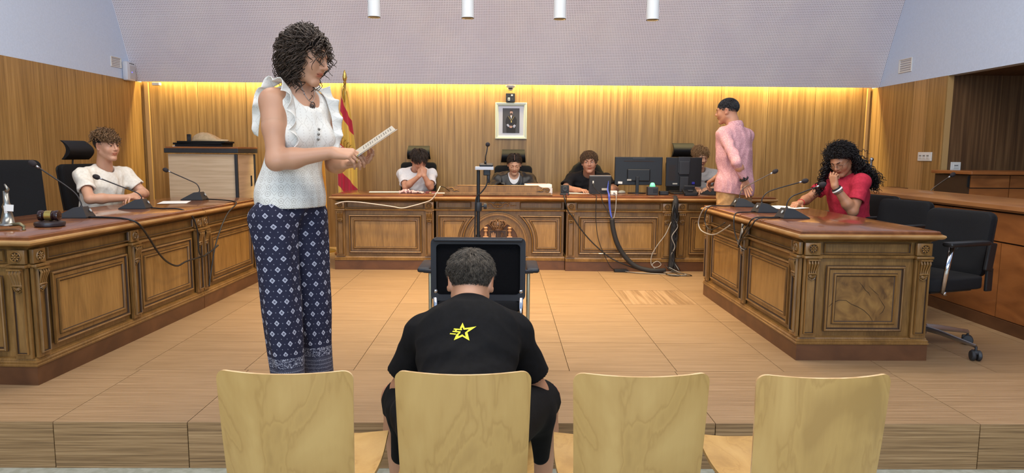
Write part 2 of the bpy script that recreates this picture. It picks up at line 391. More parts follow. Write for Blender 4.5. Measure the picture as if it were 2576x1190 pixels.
def desk(label, loc, deg, L_, D, bays, pil, left=None, right=None, field=DESKH, ov=(1, 1)):
    OV[:] = ov
    root = thing('courtroom_desk', label, 'desk', loc, math.radians(deg), 'carved courtroom desks')
    band(L_, D, [(-.012, .09), (-.012, .70)]).build('carcass', DESK, root)
    band(L_, D, [(.014, 0), (.014, .094), (-.01, .094)]).build('plinth', PLINTH, root)
    band(L_, D, [(-.012, .094), (.018, .094), (.020, .102), (.014, .106), (.015, .108), (.016, .116), (.008, .122), (.009, .124), (.006, .132), (-.012, .138)]).build('base_moulding', [DESK, GROOVE], root, 30)
    band(L_, D, [(-.012, .584), (-.001, .584), (.008, .588), (.010, .596), (.004, .602), (-.012, .606)]).build('frieze_bead', [DESK, GROOVE], root, 30)
    band(L_, D, [(-.012, .676), (-.003, .676), (.004, .684), (.016, .688), (.028, .698), (-.012, .699)]).build('top_moulding', [DESK, GROOVE], root, 30)
    band(L_, D, [(-.01, .697), (.034, .697), (.046, .703), (.052, .712), (.050, .720), (.040, .724), (-.01, .725)]).build('nosing', NOSE, root, 30)
    band(L_, D, [(-.01, .7235), (.036, .7235), (.037, .729), (.030, .7305), (.031, .738), (.024, .743), (.018, .7425), (.012, .745)]).build('worktop', [TOP, GROOVE], root, 30)
    face(root, Matrix.Translation((0, -.012 + .012, 0)), L_, bays, pil, field)
    if left is not None:
        face(root, Matrix.Rotation(-PI / 2, 4, 'Z') @ Matrix.Translation((-D, 0, 0)), D, left[0], left[1], left[2] if len(left) > 2 else field)
    if right is not None:
        face(root, Matrix.Translation((L_, 0, 0)) @ Matrix.Rotation(PI / 2, 4, 'Z'), D, right[0], right[1], right[2] if len(right) > 2 else field)
    return root
hp = SW / 2 + .004
# right desk (advocate's), end with cracked burl panel towards us
RD = desk('carved desk on the right with a cracked burl end panel and three microphones', (1.68, 5.69, 0), -90, 1.83, .72,
     [(.145, .845), (.985, 1.685)], [hp, .915, 1.83 - hp], right=([(.135, .585)], [hp, .72 - hp], BURL))
CRK = mat('wood_crack', (34, 22, 12), .8)
for pts in ([(650, 852), (668, 832), (700, 816), (738, 817), (765, 836), (800, 850), (832, 868), (862, 895), (882, 924)], [(800, 722), (818, 742), (834, 764), (852, 778), (862, 796)], [(905, 800), (925, 830), (940, 850), (930, 876), (915, 890)], [(850, 742), (880, 770), (905, 790)]):
    mb = MB(); mb.tube([(1.0, 0, 0) for _ in ()] or [(.197 + (x - 683) / 295 * .326, -.0042, .483 - (y - 693) / 232 * .256) for x, y in pts], [.0004] + [.0013] * (len(pts) - 2) + [.0004], 5)
    o = mb.build('crack', CRK, RD, True); o.matrix_local = Matrix.Translation((1.83, 0, 0)) @ Matrix.Rotation(PI / 2, 4, 'Z')
LA = desk('long carved desk on the left with the gavel on it', (-2.305, 3.39, 0), 87.2, 1.72, .74,
     [(.135, .80), (.93, 1.585)], [hp, .865, 1.72 - hp], left=([(.135, .605)], [hp, .74 - hp]), ov=(1, 0))
LB = desk('short carved desk on the left, next to the standing woman, with one microphone', (-2.221, 5.114, 0), 88.4, 1.11, .74,
     [(.145, .965)], [hp, 1.11 - hp], ov=(0, 1))
BL = desk('carved desk section under the white tee boy, left part of the rear bench', (-1.646, 6.87, 0), 0, .966, .72,
     [(.125, .845)], [hp, .966 - hp], ov=(1, 0))
BR = desk('carved desk section with the small grey monitor, right part of the rear bench', (.617, 6.845, 0), 0, 1.037, .745,
     [(.125, .91)], [hp, 1.037 - hp], ov=(0, .4))
BD = desk('carved desk section behind the cable bundle with the flat dark monitor', (1.715, 6.87, 0), 0, .93, .72,
     [(.125, .80)], [hp, .93 - hp], ov=(.4, 1))
BC = desk('central carved desk section with the carved coat of arms', (-.6765, 6.9, 0), 0, 1.289, .69, [], [], ov=(0, 0))
# central section: two shaped panels, arch, crest
def arc(cx, cz, r, a0, a1, n): return [(cx + r * math.cos(a0 + (a1 - a0) * k / n), cz + r * math.sin(a0 + (a1 - a0) * k / n)) for k in range(n + 1)]
AX, AZ = .622, .275
def shaped(u0, u1, z0, z1, side):
    """panel rectangle with a circular bite round the arch"""
    def outline(d):
        R_ = .335 + d; x0, x1, a, b_ = u0 + d, u1 - d, z0 + d, z1 - d
        if side < 0:
            zt = math.sqrt(max(R_ * R_ - (b_ - AZ) ** 2, 0)); xt = AX - zt; pts = [(x0, a), (AX - R_, a)]
            t0 = PI; t1 = math.atan2(b_ - AZ, -zt); pts += arc(AX, AZ, R_, t0, t1, 10) + [(x0, b_)]
        else:
            zt = math.sqrt(max(R_ * R_ - (b_ - AZ) ** 2, 0)); pts = [(x1, a), (x1, b_)]
            t1 = math.atan2(b_ - AZ, zt); pts += arc(AX, AZ, R_, t1, 0, 10) + [(AX + R_, a)]
        return pts
    mb = MB(); rings = [[(x, -h, z) for x, z in outline(d)] for d, h, dk in FR_PROF]
    mb.loft(rings, caps=(False, False), mi=[p[2] for p in FR_PROF][:-1]); p = mb.build('panel', [DESK, GROOVE], BC, 35)
    f = MB(); f.add([(x, -.0035, z) for x, y, z in rings[-1]], [tuple(range(len(rings[-1])))]); f.build('panel_field', DESKH, p)
shaped(.03, AX, .165, .545, -1); shaped(AX, 1.258, .165, .545, 1)
mb = MB()
for r0, r1, h in ((.292, .300, .012), (.270, .288, .018), (.205, .215, .012), (.215, .27, .006)):
    o_ = [(AX + r1, .14)] + arc(AX, AZ, r1, 0, PI, 24) + [(AX - r1, .14)]; i_ = [(AX + r0, .14)] + arc(AX, AZ, r0, 0, PI, 24) + [(AX - r0, .14)]
    n = len(o_); mb.loft([[(x, 0, z) for x, z in o_], [(x, -h, z) for x, z in o_], [(x, -h, z) for x, z in i_], [(x, 0, z) for x, z in i_]], caps=(False, False), closed=False)
mb.build('arch_moulding', DESK, BC, 35)
mb = MB(); q = [(AX + .205, .14)] + arc(AX, AZ, .205, 0, PI, 24) + [(AX - .205, .14)]; mb.add([(x, -.002, z) for x, z in q], [tuple(range(len(q)))])
mb.build('arch_niche', mat('niche_dark_wood', (84, 52, 28), .5), BC)
CREST = noisy('crest_carving', [(.3, (78, 52, 34)), (.7, (140, 104, 72))], (40, 40, 40), .38, .1, 5)
CRLT = mat('crest_light_wood', (176, 132, 92), .4)
# crown
mb = MB(); cz = .40
mb.lathe([(.052, 0), (.056, .004), (.055, .012), (.060, .016), (.062, .022)], 24, (AX, -.012, cz), closed=False)
for k in range(8):
    a = PI * k / 7; x0 = math.cos(a)
    pts = [(AX + x0 * .055, -.012 - .05 * math.sin(a), cz + .02), (AX + x0 * .088, -.014 - .05 * math.sin(a), cz + .055), (AX + x0 * .07, -.014 - .045 * math.sin(a), cz + .088), (AX + x0 * .02, -.02, cz + .098)]
    mb.tube(pts, [.006, .008, .007, .005], 6)
    for q in range(9):
        tt = q / 8; p0 = Vector(pts[0]).lerp(Vector(pts[1]), min(1, tt * 2)) if tt < .5 else Vector(pts[1]).lerp(Vector(pts[2]), tt * 2 - 1)
        mb.ball(p0 + Vector((0, -.008, 0)), .0042, 6, 4)
for k in range(9):
    a = PI * (k + .5) / 9; mb.ball((AX + math.cos(a) * .064, -.014 - .045 * math.sin(a), cz + .034), (.008, .006, .012), 6, 5)
mb.ball((AX, -.012, cz + .05), (.072, .04, .045), 16, 8); mb.ball((AX, -.03, cz + .107), .009, 8, 6); mb.box((AX, -.03, cz + .122), (.004, .004, .016)); mb.box((AX, -.03, cz + .122), (.012, .004, .004))
mb.build('crest_crown', CREST, BC, 50)
# shield with castle and lion
mb = MB(); mb.prism([(AX - .084, .395), (AX - .084, .26), (AX - .06, .22), (AX, .20), (AX + .06, .22), (AX + .084, .26), (AX + .084, .395)], -.003, -.012)
p = mb.build('crest_shield', mat('shield_dark', (66, 44, 28), .45), BC)
mb = MB()
for s in (-1, 1): mb.box((AX + s * .084, -.014, .33), (.004, .008, .13))
mb.box((AX, -.014, .396), (.172, .008, .005)); mb.box((AX, -.013, .33), (.003, .006, .13)); mb.box((AX, -.013, .322), (.168, .006, .003)); mb.build('shield_rim', DESK, p)
mb = MB()
for (bx, bz) in ((-.042, .335), (.042, .262)):
    mb.box((AX + bx, -.015, bz), (.044, .008, .022))
    for k, hh in ((-1, .018), (0, .03), (1, .018)):
        mb.box((AX + bx + k * .016, -.016, bz + .01 + hh / 2), (.012, .01, hh))
        for j in (-1, 0, 1): mb.box((AX + bx + k * .016 + j * .0045, -.016, bz + .012 + hh), (.003, .01, .005))
mb.build('castle_relief', CRLT, p)
mb = MB()
for (bx, bz) in ((.042, .352), (-.042, .275)):
    T = lambda x, z: (AX + bx + x, -.016, bz + z)
    mb.tube([T(-.006, -.022), T(-.002, -.008), T(.004, .004), T(.002, .016)], [.006, .005, .006, .005], 6); mb.ball(T(-.002, .021), (.007, .006, .006), 8, 5)
    for a_, b_ in (((0, .008), (-.016, .012)), ((0, .002), (-.016, -.002)), ((-.004, -.012), (-.014, -.024)), ((-.004, -.014), (.006, -.026))):
        mb.tube([T(*a_), T((a_[0] + b_[0]) / 2, (a_[1] + b_[1]) / 2 + .002), T(*b_)], [.0035, .003, .002], 5)
    mb.tube([T(-.002, -.016), T(.014, -.012), T(.012, .004), T(.019, .014)], [.0022, .002, .002, .003], 5)
mb.build('lion_relief', CREST, p)
for s in (-1, 1):
    mb = MB(); mb.lathe([(.016, .20), (.016, .36), (.013, .362), (.013, .385), (.021, .388), (.021, .398), (.014, .402), (.018, .412), (.022, .42), (.016, .43), (.004, .432)], 14, (AX + s * .118, -.016, 0))
    mb.box((AX + s * .118, -.02, .325), (.055, .03, .022), .006)
    mb.build('crest_pillar', CRLT, BC, 40)
# shell and scrolls on the frieze
mb = MB()
for k in range(9):
    a = PI * (k + .5) / 9 ; mb.ball((AX + math.cos(a) * .024, -.008, .648 + math.sin(a) * .016), (.02, .009, .005), 8, 5, rot=Euler((0, -a, 0)))
mb.ball((AX, -.008, .63), (.012, .01, .01), 8, 6)
for s in (-1, 1):
    mb.tube([(AX + s * .015, -.006, .622), (AX + s * .04, -.01, .632), (AX + s * .055, -.01, .655), (AX + s * .075, -.01, .668), (AX + s * .1, -.01, .66), (AX + s * .105, -.01, .64), (AX + s * .09, -.01, .632), (AX + s * .085, -.01, .645)], [.004, .005, .005, .006, .006, .005, .004, .003], 6)
    mb.tube([(AX + s * .075, -.006, .662), (AX + s * .11, -.01, .672), (AX + s * .125, -.008, .66)], [.004, .005, .002], 6)
    for k in range(4): mb.ball((AX + s * (.13 + .016 * k), -.004, .644 - .002 * (k % 2)), (.009, .006, .005 - .0008 * k), 6, 4)
mb.build('shell_carving', DESK, BC, 50)
for s in (-1, 1): mb = MB(); frame_panel(*( (.03, .36) if s < 0 else (.84, 1.258)), .613, .675, mb, .35, FR_PROF[:7]); mb.build('frieze_panel', [DESK, GROOVE], BC, 35)
# raised ledge with scroll ends on the central desk
lg = thing('scroll_ledge', 'low wooden ledge with carved scroll ends in front of the robed girl', 'ledge', (-.055, 6.93, .745))
mb = MB(); mb.box((0, 0, .012), (1.045, .09, .024), .003); mb.box((0, -.008, .004), (1.075, .11, .008)); mb.build('ledge_base', DESK, lg)
mb = MB(); h = .092
poly = [(-.50, .024), (-.515, .04), (-.512, .062), (-.495, .074), (-.44, .074), (-.415, .084), (-.40, h), (.40, h), (.415, .084), (.44, .074), (.495, .074), (.512, .062), (.515, .04), (.50, .024)]
mb.prism(poly, -.022, .02); mb.build('ledge_board', DESK, lg, 30)
mb = MB(); mb.tube([(-.40, -.022, h), (0, -.022, h), (.40, -.022, h)], .004, 6); mb.build('ledge_rim', NOSE, lg)
for s in (-1, 1):
    mb = MB(); mb.tube([(s * (.49 + .024 * math.cos(a) * (1 - a / 15)), -.026, .048 + .024 * math.sin(a) * (1 - a / 15)) for a in [k * .45 for k in range(28)]], .0035, 6)
    mb.tube([(s * .475, -.024, .066), (s * .45, -.026, .07), (s * .43, -.025, .05), (s * .40, -.024, .045), (s * .38, -.024, .036)], [.005, .006, .005, .004, .002], 6)
    mb.tube([(s * .45, -.025, .048), (s * .425, -.025, .04), (s * .39, -.024, .052)], [.004, .005, .002], 6)
    mb.build('scroll', DESK, lg, 50)

# ================================================ BARRIER on the right, box behind it
BX = 3.305
br = thing('wooden_barrier', 'long reddish wooden barrier with a sloping top rail on the right', 'barrier', (BX, 0, 0))
MB().box((.06, 4.4, .04), (.10, 4.6, .08)).build('kick_board', PLINTH, br)
MB().box((.075, 4.4, .40), (.06, 4.6, .8)).build('barrier_core', GROOVE, br)
cuts = [6.7, 5.62, 4.59, 3.56, 2.5, 2.11]
for a, b_ in zip(cuts, cuts[1:]):
    part_box('panel', (.035, (a + b_) / 2, .335), (.03, a - b_ - .006, .50), BENCHW, br)
cuts = [6.7, 5.95, 5.12, 4.3, 3.4, 2.11]
for a, b_ in zip(cuts, cuts[1:]):
    part_box('panel', (.035, (a + b_) / 2, .69), (.03, a - b_ - .004, .19), BENCHW, br)
mb = MB(); mb.prism([(-.02, .80), (.0, .795), (.16, .795), (.30, .835), (.30, .86), (.012, .86), (-.02, .84)], 0, 0)
mb = MB(); R0 = [(-.015, .812), (.0, .797), (.30, .80), (.30, .868), (.02, .848), (-.012, .838)]
mb.loft([[(x, 2.1, z) for x, z in R0], [(x, 6.7, z) for x, z in R0]]); mb.build('top_rail', NOSE if 0 else noisy('rail_wood', [(.3, (132, 84, 46)), (.7, (166, 114, 68))], (8, 2, 8), .3, .02, 5, .4, coat=.25), br, 30)
# ================================================ FURNITURE
def rr(w, h, r, n=4, y=0):
    pts = []
    for cx, cz, a0 in ((w / 2 - r, h / 2 - r, 0), (-w / 2 + r, h / 2 - r, PI / 2), (-w / 2 + r, -h / 2 + r, PI), (w / 2 - r, -h / 2 + r, 3 * PI / 2)):
        for k in range(n + 1): a = a0 + PI / 2 * k / n; pts.append((cx + r * math.cos(a), y, cz + r * math.sin(a)))
    return pts
def pad(mb, w, h, t, r=.05, warp=None, c=(0, 0, 0), rings=None, nx=7, soft=.012):
    """rounded upholstered slab in the x-z plane, thickness along y, dense enough to bend with warp(x,y,z)"""
    bm = bmesh.new(); N = 9
    def outline(sc_): return rr(w - 2 * sc_, h - 2 * sc_, max(r - sc_, .004), 4)
    prof = [(soft, 0), (soft * .3, soft * .3), (0, soft), (0, t - soft), (soft * .3, t - soft * .3), (soft, t)]
    R = [[(x, y, z) for x, _, z in outline(d)] for d, y in prof]
    n = len(R[0]); vs = [p for q in R for p in q]; fs = [(i * n + k, i * n + (k + 1) % n, (i + 1) * n + (k + 1) % n, (i + 1) * n + k) for i in range(len(R) - 1) for k in range(n)]
    for side, base in ((0, 0), (1, (len(R) - 1) * n)):      # concentric shrink to a centre line, so the face can bend
        prev = base
        for s_ in (.72, .45, .2):
            st = len(vs); vs += [(x * s_, y, z * s_) for x, y, z in R[0 if side == 0 else -1]]
            fs += [(prev + k, st + k, st + (k + 1) % n, prev + (k + 1) % n) for k in range(n)]; prev = st
        fs.append(tuple(prev + k for k in range(n)))
    bm.free()
    if warp: vs = [warp(*p) for p in vs]
    mb.add([(p[0] + c[0], p[1] + c[1], p[2] + c[2]) for p in vs], fs); return mb
def star_base(root, r=.30, m=BPL, legs=5, a0=.3, wheel=True, zr=.0, shiny=False):
    mb = MB()
    for k in range(legs):
        a = a0 + 2 * PI * k / legs; d = Vector((math.cos(a), math.sin(a), 0))
        mb.tube([d * .02 + Vector((0, 0, .125)), d * .12 + Vector((0, 0, .118)), d * r + Vector((0, 0, .085))], [.026, .022, .015], 8, flat=.6)
    mb.lathe([(.034, .09), (.034, .14), (.026, .15)], 14); mb.build('star_base', m, root, 40)
    for k in range(legs):
        a = a0 + 2 * PI * k / legs; d = Vector((math.cos(a), math.sin(a), 0)) * r
        mb = MB(); mb.M = Matrix.Translation((d.x, d.y, 0)) @ Matrix.Rotation(a + .9, 4, 'Z')
        for s in (-1, 1): mb.lathe([(.008, s * .006), (.028, s * .006), (.031, s * .010), (.031, s * .022), (.027, s * .026), (.012, s * .027)], 18, (.0, .0, .031), 'X')
        mb.tube([(0, 0, .05), (0, 0, .085)], .007, 6); mb.box((0, .006, .05), (.03, .05, .022), .006); c = mb.build('caster', BPL2, root, 40)
    mb = MB(); mb.tube([(0, 0, .13), (0, 0, .30)], .026, 14); mb.tube([(0, 0, .28), (0, 0, .42)], .015, 12); mb.build('gas_column', CHR if shiny else BPL, root, 40)
def office_chair(label, headrest=True, wb=.42, hb=.50, zb=.54, shiny=False, arms=True, zh=1.075, flange=False, a0=.3, az=0, al=.25):
    """sitter looks +y"""
    root = thing('office_chair', label, 'chair', (0, 0, 0), 0, 'black office chairs')
    star_base(root, m=ALU if shiny else BPL, shiny=shiny, a0=a0, r=.33 if shiny else .30)
    mb = MB(); pad(mb, .48, .46, .075, .07); mb.v = [(x, z + .02, .475 - y + .006 * math.cos(x * 5)) for x, y, z in mb.v]; mb.build('seat', BLK, root, 45)
    mb = MB(); mb.box((0, 0, .395), (.36, .34, .03), .01); mb.build('seat_pan', BPL, root)
    wr = lambda x, y, z: (x, -.20 - (z + hb / 2) * .14 - y + .22 * x * x + .10 * (z) ** 2, zb + hb / 2 + z)
    mb = MB(); pad(mb, wb, hb, .05, .045, wr); mb.build('backrest', BLK, root, 45)
    mb = MB(); pad(mb, wb * .96, hb * .97, .018, .045, lambda x, y, z: wr(x, y + .052, z), soft=.006)
    mb.box((0, -.235, .52), (.07, .03, .26), .008); mb.box((0, -.12, .40), (.07, .24, .025), .006); mb.build('back_shell', BPL, root, 45)
    if headrest:
        mb = MB(); R = []
        for k in range(9):
            t = k / 8; z = zh + .155 * t; y = -.285 + .05 * math.sin(t * PI) - .045 * t * t - .03 * (1 - t) ** 2; hw = .125 + .012 * (1 - t)
            th = .012 + .02 * math.sin(PI * min(1, t * 1.1))
            R.append([(-hw, y + .02, z), (0, y + th * .4, z), (hw, y + .02, z), (hw, y - th + .012, z + .003), (0, y - th, z + .003), (-hw, y - th + .012, z + .003)])
        mb.loft(R); mb.build('headrest', LEA, root, 60)
        mb = MB(); mb.tube([(0, -.29, zb + hb - .1), (0, -.335, zb + hb), (0, -.32, zh + .07)], .014, 8, flat=.5); mb.build('headrest_post', BPL, root, True)
    if arms:
        for s in (-1, 1):
            mb = MB(); mb.box((s * .275, (al - .25) / 2, .655 + az), (.065, al, .028), .012); a = mb.build('armrest', BPL, root, 45)
            if flange:
                mb = MB(); mb.tube([(s * .265, .14, .645 + az), (s * .245, .165, .40)], .013, 8, flat=.4); mb.tube([(s * .2, .12, .40), (s * .25, .145, .395)], .012, 8); mb.build('arm_strut', CHR, a, True)
                mb = MB(); mb.box((s * .255, -.19, .60), (.02, .06, .17), .006, Euler((.15, 0, 0))); mb.box((s * .25, -.20, .46), (.018, .05, .14), .005); mb.build('arm_bracket', BPL, a)
            else:
                mb = MB(); mb.tube([(s * .275, 0, .645), (s * .275, -.01, .45), (s * .2, -.01, .40)], [.02, .018, .016], 8, flat=.6); mb.build('arm_strut', BPL, a, True)
    return root
ch = office_chair('black office chair with headrest holding the boy in the white tee at the rear bench')
ch.location = (-1.0, 8.03, 0); ch.rotation_euler = (0, 0, PI)
CH = copy_tree(ch); CH.location = (.115, 8.03, -.04 + .04); CH.rotation_euler = (0, 0, PI); CH['label'] = 'black office chair with headrest behind the girl in the black robe'
CH.scale = (1.06, 1, .972)
CH = copy_tree(ch); CH.location = (2.17, 8.08, 0); CH.rotation_euler = (0, 0, PI + .1); CH['label'] = 'black office chair with headrest behind the monitors, holding the boy in grey'; CH.scale = (1.03, 1, 1.045)
CH = copy_tree(ch); CH.location = (-3.27, 5.86, 0); CH.rotation_euler = (0, 0, math.radians(-100)); CH['label'] = 'black office chair with curved headrest holding the boy in the cream tee on the left'
c2 = office_chair('empty black swivel chair with chrome arm strut at the near right end, wheel showing', False, .42, .40, .46, True, True, flange=True, a0=3.25, az=.035, al=.32)
c2.location = (2.555, 4.15, -.0); c2.scale = (1, 1, .97); c2.rotation_euler = (0, 0, math.radians(110))
c3 = copy_tree(c2); c3.location = (2.74, 5.05, 0); c3.rotation_euler = (0, 0, math.radians(112)); c3['label'] = 'black low-back chair between the girl in red and the empty swivel chair'
c4 = copy_tree(c2); c4.location = (2.86, 5.72, 0); c4.rotation_euler = (0, 0, math.radians(100)); c4['label'] = 'black chair mostly hidden behind the girl in red'
c5 = office_chair('empty black high-back chair behind the left desk, nearest the gavel', False, .46, .56, .52, True, True)
c5.location = (-3.42, 5.0, 0); c5.rotation_euler = (0, 0, math.radians(-128))
c6 = office_chair('black office chair with a dark jacket over it behind the black-tee boy', False, .42, .46, .50)
c6.location = (.99, 8.12, 0); c6.rotation_euler = (0, 0, PI)
jk = thing('jacket', 'black jacket hung over the chair back behind the boy in the black tee', 'jacket', (.985, 8.32, 0))
mb = MB(); R = []
for k in range(13):
    t = k / 12; z = 1.10 - .55 * t; hw = .09 + .16 * min(1, (t * 2.4)) ** .6; hw += .008 * math.sin(k * 1.7)
    R.append([(hw * math.cos(a), .085 * math.sin(a) * (1 + .1 * math.sin(a * 5 + k)), z - .05 * abs(math.cos(a)) ** 2 * (1 - t)) for a in [2 * PI * q / 24 for q in range(24)]])
mb.loft(R); mb.build('shell', BLK, jk, True)

# witness chair
wc = thing('visitor_chair', 'black mesh-back visitor chair with armrests in front of the seated boy', 'chair', (-.118, 3.30, 0))
mb = MB(); o_ = rr(.452, .305, .028, 5); W = lambda x, y, z: (x, y - .035 * math.cos(x * 4) + .035 - .02 * z, z + .605)
for (w0, w1, y0, y1) in ((0, .028, 0, .028),):
    a = rr(.452, .305, .028, 5, -.014); b_ = rr(.452, .305, .028, 5, .014); c_ = rr(.40, .245, .02, 5, .012); d_ = rr(.40, .245, .02, 5, -.012)
    n = len(a); vs = a + b_ + c_ + d_; fs = []
    for i in range(4):
        j = (i + 1) % 4; fs += [(i * n + k, i * n + (k + 1) % n, j * n + (k + 1) % n, j * n + k) for k in range(n)]
    mb.add([W(*p) for p in vs], fs)
mb.box((0, -.012, .748), (.42, .035, .014), .005); mb.build('back_frame', BLUE, wc, 45)
mb = MB(); pad(mb, .41, .255, .006, .02, lambda x, y, z: W(x, y, z), soft=.002); mb.build('back_mesh', noisy('chair_mesh', [(.4, (9, 9, 11)), (.6, (15, 15, 18))], (500, 500, 500), .9, .2, 1, spec=.1), wc, 45)
mb = MB(); pad(mb, .43, .44, .06, .06); mb.v = [(x, z + .21, .455 - y) for x, y, z in mb.v]; mb.build('seat', BLK, wc, 45)
for s in (-1, 1):
    mb = MB(); mb.box((s * .262, .14, .598), (.062, .26, .024), .010); mb.tube([(s * .262, .02, .594), (s * .222, .005, .594)], .01, 8); a = mb.build('armrest', BLUE, wc, 45)
    mb = MB(); mb.tube([(s * .205, .0, .47), (s * .205, .01, .36), (s * .205, .03, .012)], .011, 10); mb.tube([(s * .205, .0, .5), (s * .205, .38, .44)], .011, 8); mb.build('leg', CHR, wc, True)
    mb = MB(); mb.box((s * .245, .16, .30), (.018, .03, .58), .006); mb.build('leg', mat('champagne_metal', (186, 172, 140), .4, .6), wc, 45)

# plywood audience chairs
def ply_chair(label):
    root = thing('plywood_chair', label, 'chair', (0, 0, 0), 0, 'plywood audience chairs')
    prof = []                                              # y, z along the side view, top of the back first
    zs = ZS
    path = [(-.015, .545), (-.012, .50), (-.002, .42), (.004, .34), (.008, .28), (.02, .235)]
    mb = MB(); N = 18; W2 = .182; ZTOP = .588
    def top(x): return .545 - .007 * 0
    grid = []
    rows = [0, .0012, .003, .0055, .009, .0135, .019, .025, .029] + [.045 + .305 * q / 8 for q in range(9)]; M_ = len(rows) - 1
    for i in range(M_ + 1):
        z = ZTOP - rows[i]; t = rows[i] / .35
        row = []
        for j in range(N + 1):
            u = j / N * 2 - 1; hw = W2 * (1 - .055 * t); x = u * hw
            rc = .028; zz = z; dz = rows[i]
            lim = 1 if dz >= rc - 1e-6 else (hw - rc + math.sqrt(max(rc * rc - (rc - dz) ** 2, 0))) / hw
            x = max(-hw * lim, min(hw * lim, x)); y = -.045 * (1 - (x / hw) ** 2) + .02 * (1 - t) * -.6 + .02 * t * t
            row.append((x, y, zz))
        grid.append(row)
    th = .011; vs = []; n = N + 1
    for row in grid: vs += row
    off = len(vs); vs += [(x * .992, y + th, z - .001) for x, y, z in vs[:off]]
    fs = [(i * n + j, i * n + j + 1, (i + 1) * n + j + 1, (i + 1) * n + j) for i in range(M_) for j in range(N)]
    fs += [tuple(off + q for q in reversed(f)) for f in fs]; mi = [0] * len(fs)
    edge = [(j, j + 1) for j in range(N)] + [(i * n + N, (i + 1) * n + N) for i in range(M_)] + [(M_ * n + j + 1, M_ * n + j) for j in range(N)] + [((i + 1) * n, i * n) for i in range(M_)]
    fs += [(a, off + a, off + b_, b_) for a, b_ in edge]; mi += [1] * len(edge)
    mb.add(vs, fs, mi); mb.build('backrest', [PLY, PLYE], root, 40)
    mb = MB(); S = []
    for i in range(13):
        t = i / 12; y = .04 + .41 * t; z = .215 + .022 * (t - .4) ** 2 * 4 - .07 * max(0, t - .8) ** 1.2 * 2
        hw = .19 + .012 * math.sin(t * PI); S.append((y, z, hw))
    R = [[(-hw, y, z + .006), (-hw * .5, y, z - .004), (hw * .5, y, z - .004), (hw, y, z + .006), (hw, y, z - .006), (hw * .5, y, z - .015), (-hw * .5, y, z - .015), (-hw, y, z - .006)] for y, z, hw in S]
    mb.loft(R, mi=0); mb.build('seat', PLY, root, 40)
    for s in (-1, 1):
        mb = MB(); mb.tube([(s * .12, .012, .33), (s * .13, .03, .22), (s * .13, .06, .195), (s * .13, .36, .19)], .010, 8)
        mb.build('back_support', BPL, root, True)
        for y0, y1 in ((.08, -.02), (.36, .42)):
            mb = MB(); mb.tube([(s * .13, y0, .19), (s * .17, y1, ZS + .006)], .011, 8); mb.lathe([(.013, ZS), (.013, ZS + .02)], 10, (s * .17, y1, 0)); mb.build('leg', BPL, root, True)
    return root
cx_ = [-.575, -.104, .368, .850]
lb = ['plywood chair in front of the standing woman, leftmost of the row', 'plywood chair the boy with the star tee sits on', 'plywood chair just right of the seated boy, wavy grain', 'plywood chair nearest the right-hand desk, rightmost of the row']
for i, x in enumerate(cx_):
    if i == 0: pc = o = ply_chair(lb[0])
    else: o = copy_tree(pc); o['label'] = lb[i]
    o.location = (x, 1.81 + (0, .0, -.012, -.018)[i], 0); o.rotation_euler = (0, 0, (-.01, .0, .01, .03)[i])

# podium cabinet
TPLY = noisy('podium_laminate', [(.4, (206, 180, 146)), (.6, (220, 196, 164))], (2, 2, 40), .5, .02, 4)
pd = thing('podium', 'pale wooden podium with dark rim and black corner profile by the left wall', 'podium', (-3.61, 7.60, 0))
MB().box((.37, .28, .56), (.73, .54, 1.12)).build('cabinet', TPLY, pd)
MB().box((.735, .0, .56), (.03, .03, 1.12), .004).build('corner_profile', BPL2, pd); MB().box((.735, .54, .56), (.03, .03, 1.12), .004).build('corner_profile', BPL2, pd)
mb = MB(); mb.box((.375, .27, 1.157), (.79, .60, .05), .006); rim = mb.build('rim', BPL2, pd)
MB().box((.385, .27, 1.19), (.77, .60, .018), .003).build('top_board', BENCHW, pd)
for k in range(13): MB().box((.09 + .045 * k, -.031, 1.172), (.03, .002, .005)).build('vent', JOINT, rim)
MB().box((.742, .42, .82), (.012, .02, .12), .004).build('handle', BPL, pd)
f = thing('document_folders', 'stack of black document folders on the podium', 'folder', (-3.27, 7.75, 1.199))
for k, (dx, dz, a, w_) in enumerate(((0, .012, .02, .50), (-.01, .032, -.03, .52), (.02, .05, .05, .50))):
    mb = MB(); mb.box((dx, 0, dz), (w_, .32, .02), .004, Euler((0, 0, a))); mb.build('folder', BLK if k else LEA, f)
hat = thing('cloth_hat', 'beige cloth hat lying on the black folders', 'hat', (-3.20, 7.74, 1.258))
mb = MB(); R = []
for k in range(13):
    t = k / 12; x = -.19 + .38 * t; h = .092 * math.sin(PI * min(1, t * 1.25 + .03)) ** .7 * (1 - .25 * t) + .012 if t < .78 else .022 + .02 * (1 - t); wd = .10 * math.sin(PI * (t * .92 + .06)) ** .5
    R.append([(x + .01 * math.sin(a * 3), wd * math.cos(a), max(0, h * math.sin(a)) * (1 + .06 * math.sin(a * 7 + k))) for a in [PI * q / 12 for q in range(13)]] + [(x, -wd * .5, 0), (x, wd * .5, 0)])
mb.loft(R); mb.build('crown_cloth', noisy('beige_cloth', [(.3, (186, 160, 122)), (.7, (208, 182, 144))], (30, 30, 30), .9, .2, 4), hat, True)
ph = thing('cordless_phone', 'small black cordless phone standing on the podium', 'phone', (-3.50, 7.90, 1.199))
mb = MB(); mb.box((0, 0, .07), (.048, .02, .14), .008); mb.build('handset', BPL, ph); mb = MB(); mb.box((0, -.011, .095), (.03, .002, .035)); mb.build('screen', BPL2, ph); mb = MB(); mb.box((0, 0, .008), (.07, .06, .016), .005); mb.build('cradle', BPL, ph)
